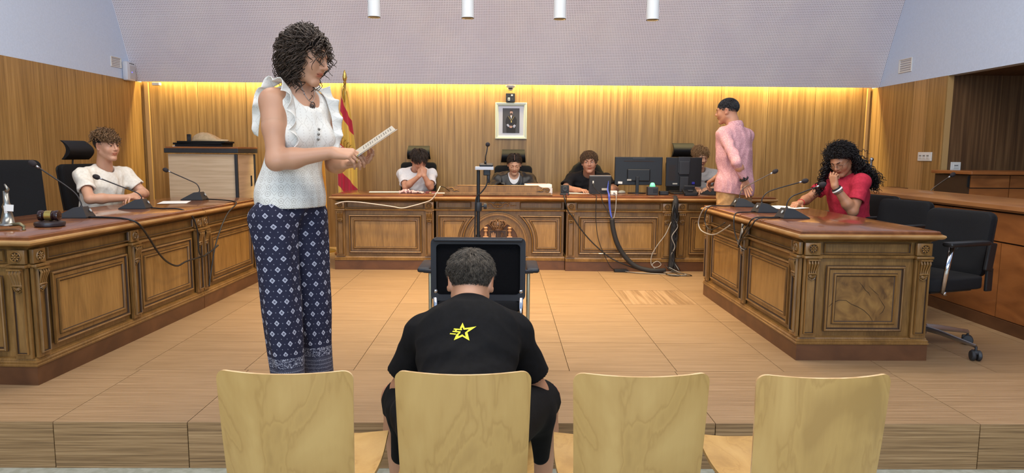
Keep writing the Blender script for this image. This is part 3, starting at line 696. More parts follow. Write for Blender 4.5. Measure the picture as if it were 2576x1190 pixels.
pp = MB(); pp.box((0, 0, .004), (.16, .2, .008), 0, Euler((0, 0, .4))); pp.box((.02, -.02, .012), (.10, .12, .006), 0, Euler((0, 0, -.2))); tag(pp.build('loose_papers', PAPER, loc=(-3.52, 7.74, 1.199)), 'few loose papers beside the folders on the podium', 'papers')

# flags
def flag(name, label, x, y, h0, mats, kind, wtop=.03, wbot=.115, zb=.45, amp=.022, ztop=1.86):
    r = thing(name, label, 'flag', (x, y, 0))
    mb = MB(); mb.tube([(0, 0, .03), (0, 0, 1.93)], .012, 10); mb.build('pole', GOLD if kind else VSEAM, r, True)
    mb = MB(); mb.lathe([(.15, 0), (.15, .02), (.13, .03), (.04, .045), (.025, .10), (.014, .11)], 24); mb.build('base', GOLD if not kind else BENCHW, r, 40)
    mb = MB(); mb.lathe([(.014, 1.90), (.018, 1.92), (.012, 1.93), (.02, 1.945), (.026, 1.97), (.015, 2.02), (.002, 2.055)], 12); mb.build('finial', GOLD, r, 40)
    nU, nV = 56, 90; vs = []; uv = []
    for j in range(nV + 1):
        v = j / nV; z = ztop - (ztop - zb) * v; wd = wtop + (wbot - wtop) * min(1, v * 1.7) ** .8
        for i in range(nU + 1):
            u = i / nU; ph_ = u * 4.2 * PI + v * .6
            xx = (u * 1.9 - .85) * wd + .012 * math.sin(ph_ * 1.0) * min(1, v * 3); yy = -.014 - amp * (.4 + v) * math.sin(ph_) - .02 * u
            vs.append((xx, yy, z - .04 * u * (1 - v))); uv.append((u, v))
    fs = [(j * (nU + 1) + i, j * (nU + 1) + i + 1, (j + 1) * (nU + 1) + i + 1, (j + 1) * (nU + 1) + i) for j in range(nV) for i in range(nU)]
    me = bpy.data.meshes.new('flag_cloth'); me.from_pydata(vs, [], fs); me.materials.append(mats); ul = me.uv_layers.new(name='UVMap')
    li = 0
    for p in me.polygons:
        for k in p.loop_indices: ul.data[k].uv = uv[me.loops[k].vertex_index]
    me.polygons.foreach_set('use_smooth', [True] * len(me.polygons)); o = link('flag_cloth', me, r)
    sm = o.modifiers.new('s', 'SOLIDIFY'); sm.thickness = .002
    mb = MB(); mb.tube([(.0, -.02, 1.88), (.012, -.03, 1.80), (-.004, -.034, 1.70)], [.012, .009, .004], 7); mb.tube([(.0, -.02, 1.89), (-.022, -.03, 1.84), (-.014, -.034, 1.74)], [.01, .008, .003], 7); mb.build('gold_cord', GOLD, r, True)
    return r
def stripes(name, k, off, cols, slope, base=None):
    m, t, b = nt(name); L = t.links.new
    uvn = node(t, 'ShaderNodeUVMap', uv_map='UVMap'); sx = node(t, 'ShaderNodeSeparateXYZ'); L(uvn.outputs[0], sx.inputs[0])
    a = node(t, 'ShaderNodeMath', operation='MULTIPLY_ADD', i_1=-slope, i_2=off); L(sx.outputs[0], a.inputs[0])
    s_ = node(t, 'ShaderNodeMath', operation='ADD'); L(a.outputs[0], s_.inputs[0]); L(sx.outputs[1], s_.inputs[1])
    cr = node(t, 'ShaderNodeValToRGB'); cr.color_ramp.interpolation = 'CONSTANT'; e = cr.color_ramp.elements
    e[0].position = 0; e[0].color = C(*cols[0][1]); e[1].position = cols[1][0]; e[1].color = C(*cols[1][1])
    for p, c in cols[2:]: q = e.new(p); q.color = C(*c)
    L(s_.outputs[0], cr.inputs[0]); L(cr.outputs[0], b.inputs['Base Color']); b.inputs['Roughness'].default_value = .6; b.inputs['Sheen Weight'].default_value = .3
    return m
RED, YEL = (188, 22, 52), (226, 184, 76)
f1 = flag('national_flag', 'red and yellow flag hanging from a gold-tipped pole beside the rear bench', -1.76, 7.9, 2.05, stripes('flag_stripes', 1, .07, [(0, YEL), (.13, RED), (.25, YEL), (.68, RED), (.83, YEL), (.97, RED)], .17), 1)
# crown and shield on the flag cloth
mb = MB(); c0 = Vector((.0, -.075, 1.30))
mb.prism([(-.085, 1.21), (-.09, 1.27), (.06, 1.13), (.062, 1.085)], -.072, -.075); mb.build('emblem_band', mat('emblem_white', (226, 214, 196), .6), f1)
mb = MB(); mb.prism([(-.088, 1.285), (-.086, 1.272), (.062, 1.128), (.062, 1.142)], -.073, -.077); mb.prism([(-.088, 1.222), (-.086, 1.208), (.062, 1.078), (.062, 1.09)], -.073, -.077); mb.build('emblem_trim', mat('emblem_red', (180, 30, 44), .6), f1)
for k, (xx, zz, mm) in enumerate(((-.065, 1.235, (34, 92, 80)), (-.03, 1.20, (200, 60, 60)), (.005, 1.165, (34, 92, 80)), (.038, 1.133, (200, 60, 60)))):
    mb = MB(); mb.ball((xx, -.077, zz), (.010, .003, .010), 8, 5); mb.build('emblem_jewel', mat('jewel_%s' % ('green', 'red')[k % 2], mm, .4), f1)
mb = MB()
for a in range(5):
    x0, z0 = -.06 + a * .028, 1.27 - a * .028
    mb.tube([(x0, -.078, z0), (x0 - .002, -.08, z0 + .05), (x0 + .022, -.08, z0 + .075), (x0 + .04, -.078, z0 + .03)], [.004, .006, .005, .003], 5)
mb.build('emblem_crown', GOLD, f1, True)
mb = MB(); mb.prism([(-.088, 1.15), (-.088, 1.205), (-.02, 1.14), (-.03, 1.10)], -.072, -.075); mb.build('emblem_field', mat('emblem_teal', (30, 84, 96), .6), f1)
f2 = flag('regional_flag', 'yellow-orange flag almost hidden behind the standing woman', -2.10, 8.1, 2.0, stripes('flag_stripes_b', 1, .0, [(0, (230, 160, 50)), (.3, (226, 150, 40)), (.5, (232, 164, 60))], .1), 0, wbot=.06, zb=.30, amp=.012, ztop=1.8); f2.scale = (1, 1, .74)

# portrait
pf = thing('framed_portrait', 'white-framed portrait of a man in a dark robe on the back wall', 'picture', (.0865, YB - .006, 1.538))
mb = MB(); w_, h_ = .379, .43; rings = []
for d, y in ((0, 0), (0, -.022), (.006, -.028), (.03, -.024), (.038, -.016), (.038, -.008)):
    rings.append([(-w_ / 2 + d, y, -h_ / 2 + d), (w_ / 2 - d, y, -h_ / 2 + d), (w_ / 2 - d, y, h_ / 2 - d), (-w_ / 2 + d, y, h_ / 2 - d)])
mb.loft(rings, caps=(True, False)); mb.build('frame', mat('frame_cream', (206, 212, 196), .5), pf)
MB().box((0, -.008, 0), (.304, .004, .355)).build('mount', mat('mount_white', (214, 214, 222), .8), pf)
MB().box((0.0, -.011, .003), (.202, .003, .294)).build('photo', mat('photo_grey', (78, 76, 80), .6), pf)
def flat(name, polys, col, y, par):
    mb = MB()
    for p in polys: mb.prism([(a, b_) for a, b_ in p], y, y - .0006)
    return mb.build(name, mat('print_%d_%d_%d' % col, col, .6), par)
ell = lambda cx, cz, a, b_, n=20: [(cx + a * math.cos(2 * PI * k / n), cz + b_ * math.sin(2 * PI * k / n)) for k in range(n)]
flat('robe', [[(-.055, -.144), (-.058, -.05), (-.066, -.02), (-.062, .02), (-.045, .05), (-.012, .066), (.018, .066), (.05, .05), (.068, .02), (.068, -.03), (.056, -.05), (.052, -.144)]], (38, 34, 36), -.0126, pf)
flat('head', [ell(.003, .098, .018, .025), [(-.008, .08), (-.008, .06), (.012, .06), (.012, .08)]], (198, 160, 142), -.0133, pf)
flat('hair_and_beard', [[(-.016, .103), (-.014, .122), (0, .128), (.014, .126), (.022, .115), (.022, .10), (.017, .113), (.0, .116), (-.012, .112)], [(-.012, .084), (-.004, .092), (.01, .092), (.016, .084), (.01, .072), (-.004, .071)]], (66, 52, 46), -.0139, pf)
flat('shirt_front', [[(-.012, .062), (.014, .062), (.003, .02)]], (214, 212, 216), -.0139, pf)
flat('cuffs_and_gloves', [[(-.055, -.045), (-.036, -.034), (-.016, -.06), (-.034, -.072)], [(.02, -.06), (.04, -.04), (.058, -.056), (.036, -.086)]], (186, 188, 206), -.0139, pf)
flat('hands', [ell(-.002, -.07, .02, .014)], (190, 150, 138), -.0145, pf)
mb = MB()
for k in range(11):
    t = k / 10; x = -.028 + t * .062; z = .05 - (.052 * (1 - abs(2 * t - 1))) ; mb.ball((x * 1.0, -.015, z), (.004, .0015, .004), 6, 4)
mb.ball((.004, -.015, -.012), (.008, .002, .009), 8, 5); mb.build('gold_chain', mat('print_gold', (190, 170, 110), .5), pf)
MB().box((.0, -.0296, 0), (.01, .001, .01)) 
# devices on the back wall
dv = thing('wall_speaker', 'small square black wall unit with round and oval sockets above the portrait', 'wall unit', (.077, YB - .006, 1.811))
MB().box((0, -.02, 0), (.108, .04, .102), .004).build('housing', BPL, dv)
mb = MB(); mb.lathe([(.011, -.040), (.010, -.044)], 16, (.022, 0, .028), 'Y'); mb.v = [(x, (-.041 if y > -.1 else y), z) for x, y, z in mb.v]; 
mb = MB(); mb.ball((.018, -.041, .026), (.011, .003, .011), 14, 6); mb.build('round_lens', WPL, dv, True)
mb = MB(); mb.box((-.018, -.0415, -.018), (.026, .003, .034), .008); mb.build('oval_plate', WPL, dv); mb = MB(); mb.ball((-.018, -.044, -.018), (.006, .003, .009), 10, 6); mb.build('port', BPL, dv); mb = MB(); mb.box((.022, -.041, -.018), (.018, .002, .024), .004); mb.build('port', BPL2, dv)
dm = thing('dome_camera', 'white dome camera with dark lens under the vault edge', 'camera', (.077, 8.385, 1.945))
mb = MB(); mb.lathe([(.058, .0), (.058, -.012), (.046, -.022), (.04, -.03)], 24); mb.build('mount_ring', WPL, dm, 40); mb = MB(); mb.ball((0, 0, -.028), (.038, .038, .032), 20, 12); mb.build('dome_housing', WPL, dm, True)
mb = MB(); mb.ball((0, -.016, -.034), (.03, .026, .014), 16, 8); mb.build('lens', BPL, dm, True)
wb = MB(); wb.box((0, 0, 0), (.085, .06, .034), .005); tag(wb.build('junction_box', WPL, loc=(-4.07, 8.40, 1.928)), 'small white box under the vault at the far left corner', 'box')
ro = thing('wifi_router', 'white wireless router with a blue light high on the left wall', 'router', (XL, 8.17, 2.045), 0)
mb = MB(); mb.box((.035, 0, 0), (.065, .175, .215), .02); mb.build('housing', mat('router_white', (206, 210, 220), .4), ro, 45)
mb = MB(); mb.box((.068, .02, -.01), (.004, .12, .15), .006); mb.build('front_cover', mat('router_grey', (188, 188, 194), .5), ro)
mb = MB(); mb.ball((.071, .0, -.01), .006, 8, 6); mb.build('status_light', emit('led_blue', (90, 90, 255), 3), ro)
mb = MB(); [mb.box((.069, -.03 + .035 * k, .085), (.003, .022, .008)) for k in range(3)]; mb.build('slots', BPL2, ro)['kind'] = 'stuff'
for nm, x, y, z, s, lab in (('wall_vent', XL, 7.97, 2.123, 1, 'recessed white vent high on the left wall beside the router'), ('wall_vent', XR, 7.82, 2.146, -1, 'recessed white vent high on the right wall')):
    v = thing(nm, lab, 'vent', (x, y, z)); mb = MB(); hw, hh = .105 if s > 0 else .125, .055 if s > 0 else .075
    fr_ = [(0, -hw, -hh), (0, hw, -hh), (0, hw, hh), (0, -hw, hh)]
    R = [[(s * d, a * (1 - i_), b_ * (1 - i_)) for _, a, b_ in fr_] for d, i_ in ((0, 0), (.008, 0), (.010, .03), (.008, .14), (.001, .15))]
    mb.loft(R, caps=(True, True)); mb.build('frame', WPL, v)
    for k in range(5): mb = MB(); mb.box((s * .004, 0, -hh * .66 + hh * .33 * k), (.004, hw * 1.6, hh * .10)); mb.build('louver', mat('vent_shade', (176, 178, 190), .7), v)
def switch(lab, loc, rotz, w_, h_, n):
    v = thing('light_switch', lab, 'switch', loc, rotz); mb = MB(); mb.box((0, -.006, 0), (w_, .012, h_), .003); mb.build('plate', WPL, v)
    for k in range(n):
        mb = MB(); mb.box(((k - (n - 1) / 2) * w_ / (n + .6), -.013, 0), (w_ / (n + .6) * .8, .006, h_ * .55), .002); mb.build('rocker', mat('rocker_white', (210, 210, 206), .35), v)
        mb = MB(); mb.box(((k - (n - 1) / 2) * w_ / (n + .6), -.0165, .008), (w_ / (n + .6) * .6, .002, h_ * .06)); mb.build('rocker_line', BPL2, v)
switch('triple white light switch plate on the lit right wall', (XR - .006, 7.32, 1.152), -PI / 2, .235, .092, 3)
switch('square white light switch plate on the dark alcove wall', (4.567, 7.058, 1.057), 0, .10, .085, 1)

# raised box with shelf on the far right
bx = thing('wooden_dock', 'boxy wooden dock with a dark slot at the far right behind the barrier', 'dock', (4.19, 6.3, 0))
MB().box((.62, .25, .50), (1.2, .5, .98)).build('core', GROOVE, bx)
MB().box((.62, .22, 1.01), (1.26, .6, .03), .004).build('top_board', BENCHW, bx)
MB().box((.015, -.004, .93), (.02, .012, .10)).build('dark_slot', BPL, bx)
for x0, x1 in ((.03, .385), (.39, 1.2)):
    for z0, z1 in ((.875, .99), (.60, .87)): part_box('panel', ((x0 + x1) / 2, -.006, (z0 + z1) / 2), (x1 - x0 - .004, .014, z1 - z0 - .004), BENCHW, bx)
sh = thing('wooden_shelf_edge', 'short piece of dark wooden ledge between the right wall and the barrier', 'ledge', (3.70, 7.42, 0))
MB().box((.28, .1, .40), (.56, .24, .8)).build('core', BENCHW, sh); MB().box((.28, .09, .81), (.6, .3, .022)).build('top_board', PLINTH, sh)
gp = MB(); gp.tube([(0, 0, 0), (0, 0, .42)], .020, 10, flat=.5); gp.ball((0, 0, .42), .02, 10, 6)
pl = thing('grey_post', 'thin grey upright post behind the shoulder of the girl in red', 'post', (3.63, 6.9, .70)); gp.build('upright', ALU, pl, True); MB().box((0, 0, -.345), (.06, .06, .71)).build('foot', BPL2, pl)
# ================================================ THINGS ON THE DESKS
ZT = .7455
def mic(label, loc, rotz, neck, head_r=.016, cat='microphone', base=True, chrome=False, grp='gooseneck desk microphones'):
    """sitter towards +x; neck = list of (x, z)"""
    r = thing('gooseneck_microphone', label, cat, loc, rotz, grp)
    if base:
        mb = MB(); a, b_ = .062, .054
        low = [(-.052, -a, 0), (.135, -b_, 0), (.135, b_, 0), (-.052, a, 0)]; l2 = [(-.052, -a, .008), (.135, -b_, .006), (.135, b_, .006), (-.052, a, .008)]
        up = [(-.022, -a * .62, .068), (.03, -a * .60, .064), (.03, a * .60, .064), (-.022, a * .62, .068)]
        mb.loft([low, l2, up]); mb.build('base', mat('mic_base', (38, 39, 42), .5), r, 20)
        mb = MB(); mb.M = Matrix.Translation((-.041, -.022, .044)) @ Matrix.Rotation(math.radians(-64), 4, 'Y'); mb.lathe([(.011, 0), (.011, .0025), (.009, .003)], 16); mb.build('button', mat('button_grey', (170, 180, 186), .4), r)
    pts = [(x, 0, z) for x, z in neck]; pts = [Vector(p) for p in pts]
    mb = MB(); out = []
    P = [pts[0] * 2 - pts[1]] + pts + [pts[-1] * 2 - pts[-2]]
    for i in range(1, len(P) - 2):
        for k in range(8):
            t = k / 8; A, B, C_, D = P[i - 1:i + 3]
            out.append(.5 * ((2 * B) + (C_ - A) * t + (2 * A - 5 * B + 4 * C_ - D) * t * t + (3 * B - A - 3 * C_ + D) * t ** 3))
    out.append(pts[-1]); mb.tube(out, .0042, 8); mb.tube([out[0], out[3]], .008, 8)
    mb.build('gooseneck', mat('neck_metal', (96, 84, 76), .3, .8) if chrome else mat('neck_dark', (46, 42, 42), .38, .3), r, True)
    d = (pts[-1] - pts[-2]).normalized(); e = pts[-1]
    mb = MB(); mb.tube([e - d * .022, e + d * .004], [.006, .008], 10); mb.build('collar', ALU, r, True)
    mb = MB(); mb.tube([e, e + d * .006, e + d * .018, e + d * .034, e + d * .044, e + d * .048], [.008, head_r * .85, head_r, head_r * .92, head_r * .55, .002], 14); mb.build('foam_windshield', mat('mic_foam', (44, 38, 40), .9), r, True)
    return r
mic('gooseneck microphone beside the gavel on the left desk', (-2.58, 4.30, ZT), PI + .12, [(.0, .06), (.004, .10), (.05, .17), (.24, .315)], .018)
mic('gooseneck microphone in front of the boy in the cream tee', (-2.575, 5.0, ZT), PI + .1, [(.0, .06), (-.002, .085), (.03, .115), (.15, .165), (.27, .215)], .018)
mic('gooseneck microphone on the short left desk, in front of the podium', (-2.56, 5.92, ZT), PI, [(.0, .06), (-.004, .09), (.02, .135), (.09, .17), (.25, .24)], .018)
mic('gooseneck microphone nearest us on the right desk, its head by the red-shirt girl', (1.865, 4.57, ZT), .08, [(.0, .06), (.0, .10), (.03, .142), (.10, .17), (.215, .213)], .020)
mic('middle gooseneck microphone of the three on the right desk', (1.865, 5.02, ZT), .05, [(.0, .06), (.002, .10), (.04, .145), (.12, .175), (.29, .222)], .018)
mic('far gooseneck microphone of the right desk, head against the back wall', (1.885, 5.56, ZT), .0, [(.0, .06), (.002, .10), (.03, .15), (.10, .19), (.255, .272)], .018, chrome=True)
mic('grey-based microphone held by the man in the pink shirt', (2.17, 7.18, ZT), 2.2, [(.0, .06), (-.01, .10), (.01, .14), (.05, .15), (.08, .14)], .012)
fm = mic('chrome gooseneck microphone behind the wooden barrier', (3.60, 5.9, .74), 0, [(0, .06), (.03, .13), (.10, .19), (.185, .25)], .018, chrome=True)
# gavel
gv = thing('gavel', 'dark wooden gavel with a brass band lying on its round block', 'gavel', (-2.455, 3.80, ZT))
mb = MB(); mb.lathe([(.060, 0), (.072, .004), (.075, .014), (.072, .024), (.055, .028)], 32); mb.build('sound_block', mat('block_wood', (52, 44, 46), .35), gv, 40)
mb = MB(); mb.M = Matrix.Rotation(.12, 4, 'Z'); mb.lathe([(.020, -.052), (.027, -.050), (.029, -.04), (.027, -.03), (.021, -.026), (.026, -.022), (.026, .022), (.021, .026), (.027, .03), (.029, .04), (.027, .05), (.020, .052)], 20, (0, 0, .058), 'X'); mb.build('head', mat('gavel_wood', (44, 20, 16), .25, Coat_Weight=.4), gv, 40)
mb = MB(); mb.M = Matrix.Rotation(.12, 4, 'Z'); mb.lathe([(.0272, -.017), (.0275, .017)], 24, (0, 0, .058), 'X', closed=False); mb.build('brass_band', GOLD, gv, True)
mb = MB(); mb.tube([(0, .02, .055), (-.06, .10, .035), (-.13, .19, .012)], [.008, .009, .011], 10); mb.build('handle', mat('gavel_wood', (44, 20, 16)), gv, True)
# statuette at the left edge
su = thing('metal_statuette', 'silvery statuette with a taped paper tag at the left end of the desk', 'statuette', (-2.56, 3.63, ZT))
BRZ = mat('tarnished_silver', (150, 148, 140), .3, .9)
mb = MB(); mb.lathe([(.05, .022), (.05, .03), (.03, .034), (.026, .07), (.018, .105), (.022, .12), (.014, .14), (.012, .20)], 20); mb.build('figure', BRZ, su, True)
mb = MB(); mb.tube([(.02, -.02, .026), (.075, -.02, .032), (.095, -.02, .018), (.088, -.02, .004), (.10, -.02, .002)], [.008, .010, .009, .007, .006], 8); mb.build('claw_foot', mat('aged_brass', (120, 112, 84), .4, .8), su, True)
mb = MB(); mb.tube([(-.02, .02, .026), (-.075, .02, .032), (-.095, .02, .018), (-.088, .02, .004)], [.008, .010, .009, .007], 8); mb.build('claw_foot', mat('aged_brass', (120, 112, 84)), su, True)
mb = MB(); mb.box((.035, -.03, .115), (.035, .001, .034), 0, Euler((0, .1, .3))); mb.box((.012, -.028, .107), (.02, .001, .04), 0, Euler((0, -.1, -.3))); mb.build('paper_tag', PAPER, su)
mb = MB(); mb.tube([(0, 0, .19), (.02, -.01, .21), (.005, -.01, .235)], [.010, .008, .004], 8); mb.build('raised_arm', BRZ, su, True)
# papers
def sheet(name, label, loc, rotz, w_, h_, cat='paper', curl=.0, m=PAPER, group=None):
    mb = MB(); n = 6; vs = []
    for j in range(n + 1):
        for i in range(n + 1):
            x, y = (i / n - .5) * w_, (j / n - .5) * h_; vs.append((x, y, .0012 + curl * (i / n) ** 2 * (1 - j / n)))
    q = len(vs); vs += [(x, y, z - .001) for x, y, z in vs]
    fs = [(j * (n + 1) + i, j * (n + 1) + i + 1, (j + 1) * (n + 1) + i + 1, (j + 1) * (n + 1) + i) for j in range(n) for i in range(n)]
    fs += [tuple(q + a for a in reversed(f)) for f in fs]; mb.add(vs, fs)
    return tag(mb.build(name, m, None, True, loc=loc, rot=(0, 0, rotz)), label, cat, group)
sheet('paper_sheet', 'white sheet on the left desk beside the far microphone', (-2.63, 5.62, ZT), .3, .21, .30)
sheet('paper_sheet', 'white sheet lying on the left end of the rear bench', (-1.22, 7.28, ZT), .15, .34, .20)
sheet('paper_sheet', 'white sheet on the bench beside the small grey monitor', (.80, 7.28, ZT), -.2, .25, .18)
sheet('paper_sheet', 'white sheet under the hand of the girl in red', (2.20, 5.50, ZT), .35, .25, .34, curl=.006)
sheet('paper_sheet', 'sheet left of the scroll ledge in front of the white tee boy', (-.62, 7.15, ZT), .1, .22, .14)
bk = thing('thick_book', 'thick white paperbound volume on the bench right of the robed girl', 'book', (.36, 7.30, ZT), .05)
mb = MB(); mb.box((0, 0, .075), (.27, .19, .036), .002); mb.build('upper_volume', PAPER, bk); mb = MB(); mb.box((.03, -.01, .028), (.22, .17, .054), .002); mb.build('lower_volume', mat('paper_grey', (206, 208, 214), .8), bk); mb = MB(); mb.box((-.01, .02, .0945), (.2, .1, .003)); mb.build('pink_slip', mat('pink_paper', (224, 176, 160), .8), bk)
ps = thing('paper_pile', 'flat pile of printed pages in front of the robed girl', 'papers', (.17, 7.31, ZT), -.06)
for k in range(6): mb = MB(); mb.box((.003 * k, .002 * k, .006 + .012 * k), (.21, .29, .011), 0, Euler((0, 0, .03 * (k % 3 - 1)))); mb.build('page', PAPER, ps)
tis = thing('pink_tissue', 'crumpled pink tissue in front of the boy in the white tee', 'tissue', (-.93, 7.10, ZT))
mb = MB(); r2 = random.Random(3); n1, n2 = 22, 14; vs = []
for j in range(n2 + 1):
    for i in range(n1 + 1):
        x, y = (i / n1 - .5) * .24, (j / n2 - .5) * .12; vs.append((x + r2.uniform(-.006, .006), y + r2.uniform(-.006, .006), .004 + r2.random() ** 2 * .03 * (1.4 - abs(i / n1 - .25) * 1.6)))
mb.add(vs, [(j * (n1 + 1) + i, j * (n1 + 1) + i + 1, (j + 1) * (n1 + 1) + i + 1, (j + 1) * (n1 + 1) + i) for j in range(n2) for i in range(n1)]); o = mb.build('crumpled_sheet', mat('tissue_pink', (226, 184, 180), .9), tis)
sm = o.modifiers.new('s', 'SOLIDIFY'); sm.thickness = .0015
ww = thing('red_wallet', 'small dark red wallet on the bench beside the pink tissue', 'wallet', (-.74, 7.12, ZT)); mb = MB(); mb.box((0, 0, .008), (.10, .05, .014), .004); mb.build('body', mat('wallet_red', (120, 50, 50), .5), ww); mb = MB(); mb.box((.0, -.026, .008), (.02, .004, .01), .001); mb.build('clasp', GOLD, ww)
# monitors
def monitor(label, loc, rotz, w_, h_, z0, stand, extra):
    r = thing('computer_monitor', label, 'monitor', loc, rotz, 'monitors on the rear bench')
    mb = MB(); mb.box((0, 0, z0 + h_ / 2), (w_, .022, h_), .006); mb.build('housing', BPL, r)
    mb = MB(); mb.box((0, .012, z0 + h_ / 2), (w_ * .96, .002, h_ * .92)); mb.build('screen', mat('screen_dark', (14, 16, 20), .15), r)
    return r
m1 = monitor('wide black monitor seen from behind, left of the two on the bench', (1.42, 7.38, ZT), -.03, .50, .295, .085, 0, 0)
mb = MB(); mb.box((0, -.02, .19), (.24, .03, .13), .01); mb.build('rear_cover', BPL, m1); mb = MB(); mb.box((0, -.013, .335), (.31, .004, .006)); mb.build('vent_slot', JOINT, m1)
mb = MB(); mb.box((0, -.013, .362), (.13, .003, .02), .002); mb.build('name_plate', BPL2, m1)
mb = MB(); mb.box((-.015, -.04, .09), (.034, .02, .17), .004); mb.build('stand_neck', BPL, m1); mb = MB(); mb.lathe([(.095, .0), (.095, .008), (.03, .013)], 28, (-.015, -.02, 0)); mb.build('stand_foot', BPL, m1, 40)
mb = MB(); mb.box((-.19, -.0125, .11), (.045, .002, .024), 0, Euler((0, .06, 0))); mb.build('white_sticker', PAPER, m1); mb = MB(); mb.box((-.13 + .03, -.036, .14), (.045, .002, .018)); mb.build('label_sticker', mat('label_grey', (170, 168, 160), .6), m1)
m2 = monitor('squarer black monitor seen from behind, next to the grey-shirt boy', (1.885, 7.33, ZT), .0, .375, .305, .075, 0, 0)
mb = MB(); mb.box((0, -.02, .27), (.11, .028, .14), .006); mb.box((0, -.016, .30), (.13, .012, .17), .006); mb.build('rear_cover', BPL2, m2); mb = MB(); mb.box((0, -.0135, .352), (.11, .005, .02), .006); mb.build('carry_slot', JOINT, m2)
mb = MB(); mb.box((0, -.03, .10), (.09, .03, .16), .006); mb.build('stand_neck', BPL2, m2); mb = MB(); mb.box((0, 0, .006), (.24, .2, .012), .005); mb.build('stand_foot', BPL, m2)
for k in range(12): mb = MB(); mb.box((-.125, -.0125, .14 + .014 * k), (.07, .002, .004)); mb.build('vent_slot', JOINT, m2)
mb = MB(); mb.box((-.09, -.0125, .105), (.05, .002, .014)); mb.build('label_sticker', mat('label_grey', (170, 168, 160)), m2); mb = MB(); mb.box((.1, -.02, .112), (.03, .02, .026), .004); mb.build('blue_plug', mat('plug_blue', (44, 44, 150), .5), m2)
cf = thing('conference_panel', 'small dark grey control screen seen from behind with plugged cables', 'screen', (.99, 7.18, ZT), .04)
mb = MB(); mb.box((0, 0, .098), (.225, .035, .175), .006, Euler((.12, 0, 0))); mb.build('housing', BPL2, cf); mb = MB(); mb.box((0, .0, .188), (.222, .036, .008), .002, Euler((.12, 0, 0))); mb.build('top_grille', ALU, cf)
mb = MB(); mb.box((0, .03, .006), (.2, .09, .012), .003); mb.build('foot', BPL, cf)
mb = MB(); mb.box((.045, -.023, .05), (.06, .003, .022)); mb.build('type_label', mat('label_grey', (170, 168, 160)), cf)
for k in range(6): mb = MB(); mb.lathe([(.006, 0), (.006, .006)], 10, (.09, -.012, .04 + .02 * k), 'Y'); mb.build('socket', BPL, cf)
mb = MB(); mb.box((-.075, -.025, .12), (.012, .012, .03)); mb.build('plug', WPL, cf)
sp = thing('cube_speaker', 'small black cube speaker with a red light on the bench edge', 'speaker', (.613, 7.0, ZT))
mb = MB(); mb.box((0, 0, .058), (.082, .075, .078), .005); mb.build('cabinet', BPL, sp); mb = MB(); mb.box((0, 0, .009), (.088, .08, .018), .004); mb.build('foot', BPL2, sp)
mb = MB(); mb.lathe([(.026, 0), (.027, .002), (.022, .003), (.008, .0)], 24, (0, -.0375, .06), 'Y', closed=False); mb.build('driver', BPL2, sp, True); mb = MB(); mb.ball((.02, -.041, .01), .003, 6, 4); mb.build('indicator_light', emit('led_red', (255, 60, 60), 2), sp)
gb = thing('beacon_box', 'square dark box with a glowing green dome on top, left of the flat monitor', 'beacon', (1.503, 7.05, ZT))
mb = MB(); mb.box((0, 0, .042), (.105, .085, .084), .006); mb.build('box_body', BPL2, gb); mb = MB(); mb.lathe([(.030, .084), (.027, .10), (.019, .12), (.015, .124), (.001, .126)], 20); mb.build('green_dome', emit('green_glow', (120, 232, 176), .7), gb, True)
mb = MB(); mb.box((.02, -.044, .045), (.04, .003, .04), .003); mb.build('front_cover', BPL, gb)
wa = thing('white_adapter', 'small white square adapter on the bench in front of the monitors', 'adapter', (1.11, 7.03, ZT)); mb = MB(); mb.box((0, 0, .022), (.066, .05, .042), .005); mb.build('housing', WPL, wa); mb = MB(); mb.lathe([(.007, 0), (.007, .004)], 10, (0, -.026, .02), 'Y'); mb.build('socket', BPL2, wa)
ms = thing('computer_mouse', 'grey computer mouse on the bench by the wide monitor', 'mouse', (1.245, 7.36, ZT), .6); mb = MB(); mb.ball((0, 0, .005), (.052, .03, .026), 16, 8); mb.v = [(x, y, max(z, 0)) for x, y, z in mb.v]; mb.build('shell', mat('mouse_grey', (150, 150, 140), .4), ms, True); mb = MB(); mb.box((.02, 0, .0275), (.014, .004, .004)); mb.build('scroll_wheel', BPL, ms)
dk = thing('desk_phone', 'black desk device standing in front of the squarer monitor', 'device', (1.87, 7.0, ZT)); mb = MB(); mb.box((0, 0, .035), (.14, .11, .03), .006, Euler((.35, 0, 0))); mb.box((0, -.04, .012), (.12, .04, .024), .004); mb.build('body', BPL, dk); mb = MB(); mb.box((0, .03, .075), (.11, .02, .05), .005, Euler((.3, 0, 0))); mb.build('raised_back', BPL2, dk); mb = MB(); mb.box((0, -.02, .05), (.05, .03, .012), .004, Euler((.35, 0, 0))); mb.build('keypad', BPL2, dk)
kb = thing('keyboard', 'black keyboard in front of the boy in grey', 'keyboard', (2.0, 7.5, ZT)); mb = MB(); mb.box((0, 0, .009), (.44, .15, .016), .004); mb.build('tray', BPL, kb); 
mb = MB(); [mb.box((-.2 + .0205 * i, -.055 + .022 * j, .02), (.017, .018, .006)) for i in range(20) for j in range(6)]; o = mb.build('keys', BPL2, kb); o['kind'] = 'stuff'
bb = thing('cable_box', 'low black box on the bench between the green beacon and the monitor foot', 'box', (1.625, 7.08, ZT)); mb = MB(); mb.box((0, 0, .02), (.09, .06, .04), .006); mb.build('body', BPL, bb); mb = MB(); mb.box((0, -.031, .02), (.05, .003, .012)); mb.build('connector', BPL2, bb)
ad = thing('power_adapter', 'black power brick lying on the floor before the right rear desk', 'adapter', (1.16, 6.80, 0)); mb = MB(); mb.box((0, 0, .014), (.13, .05, .028), .005); mb.build('brick', BPL, ad); mb = MB(); mb.tube([(.065, 0, .014), (.085, 0, .012)], .006, 8); mb.build('strain_relief', BPL2, ad)

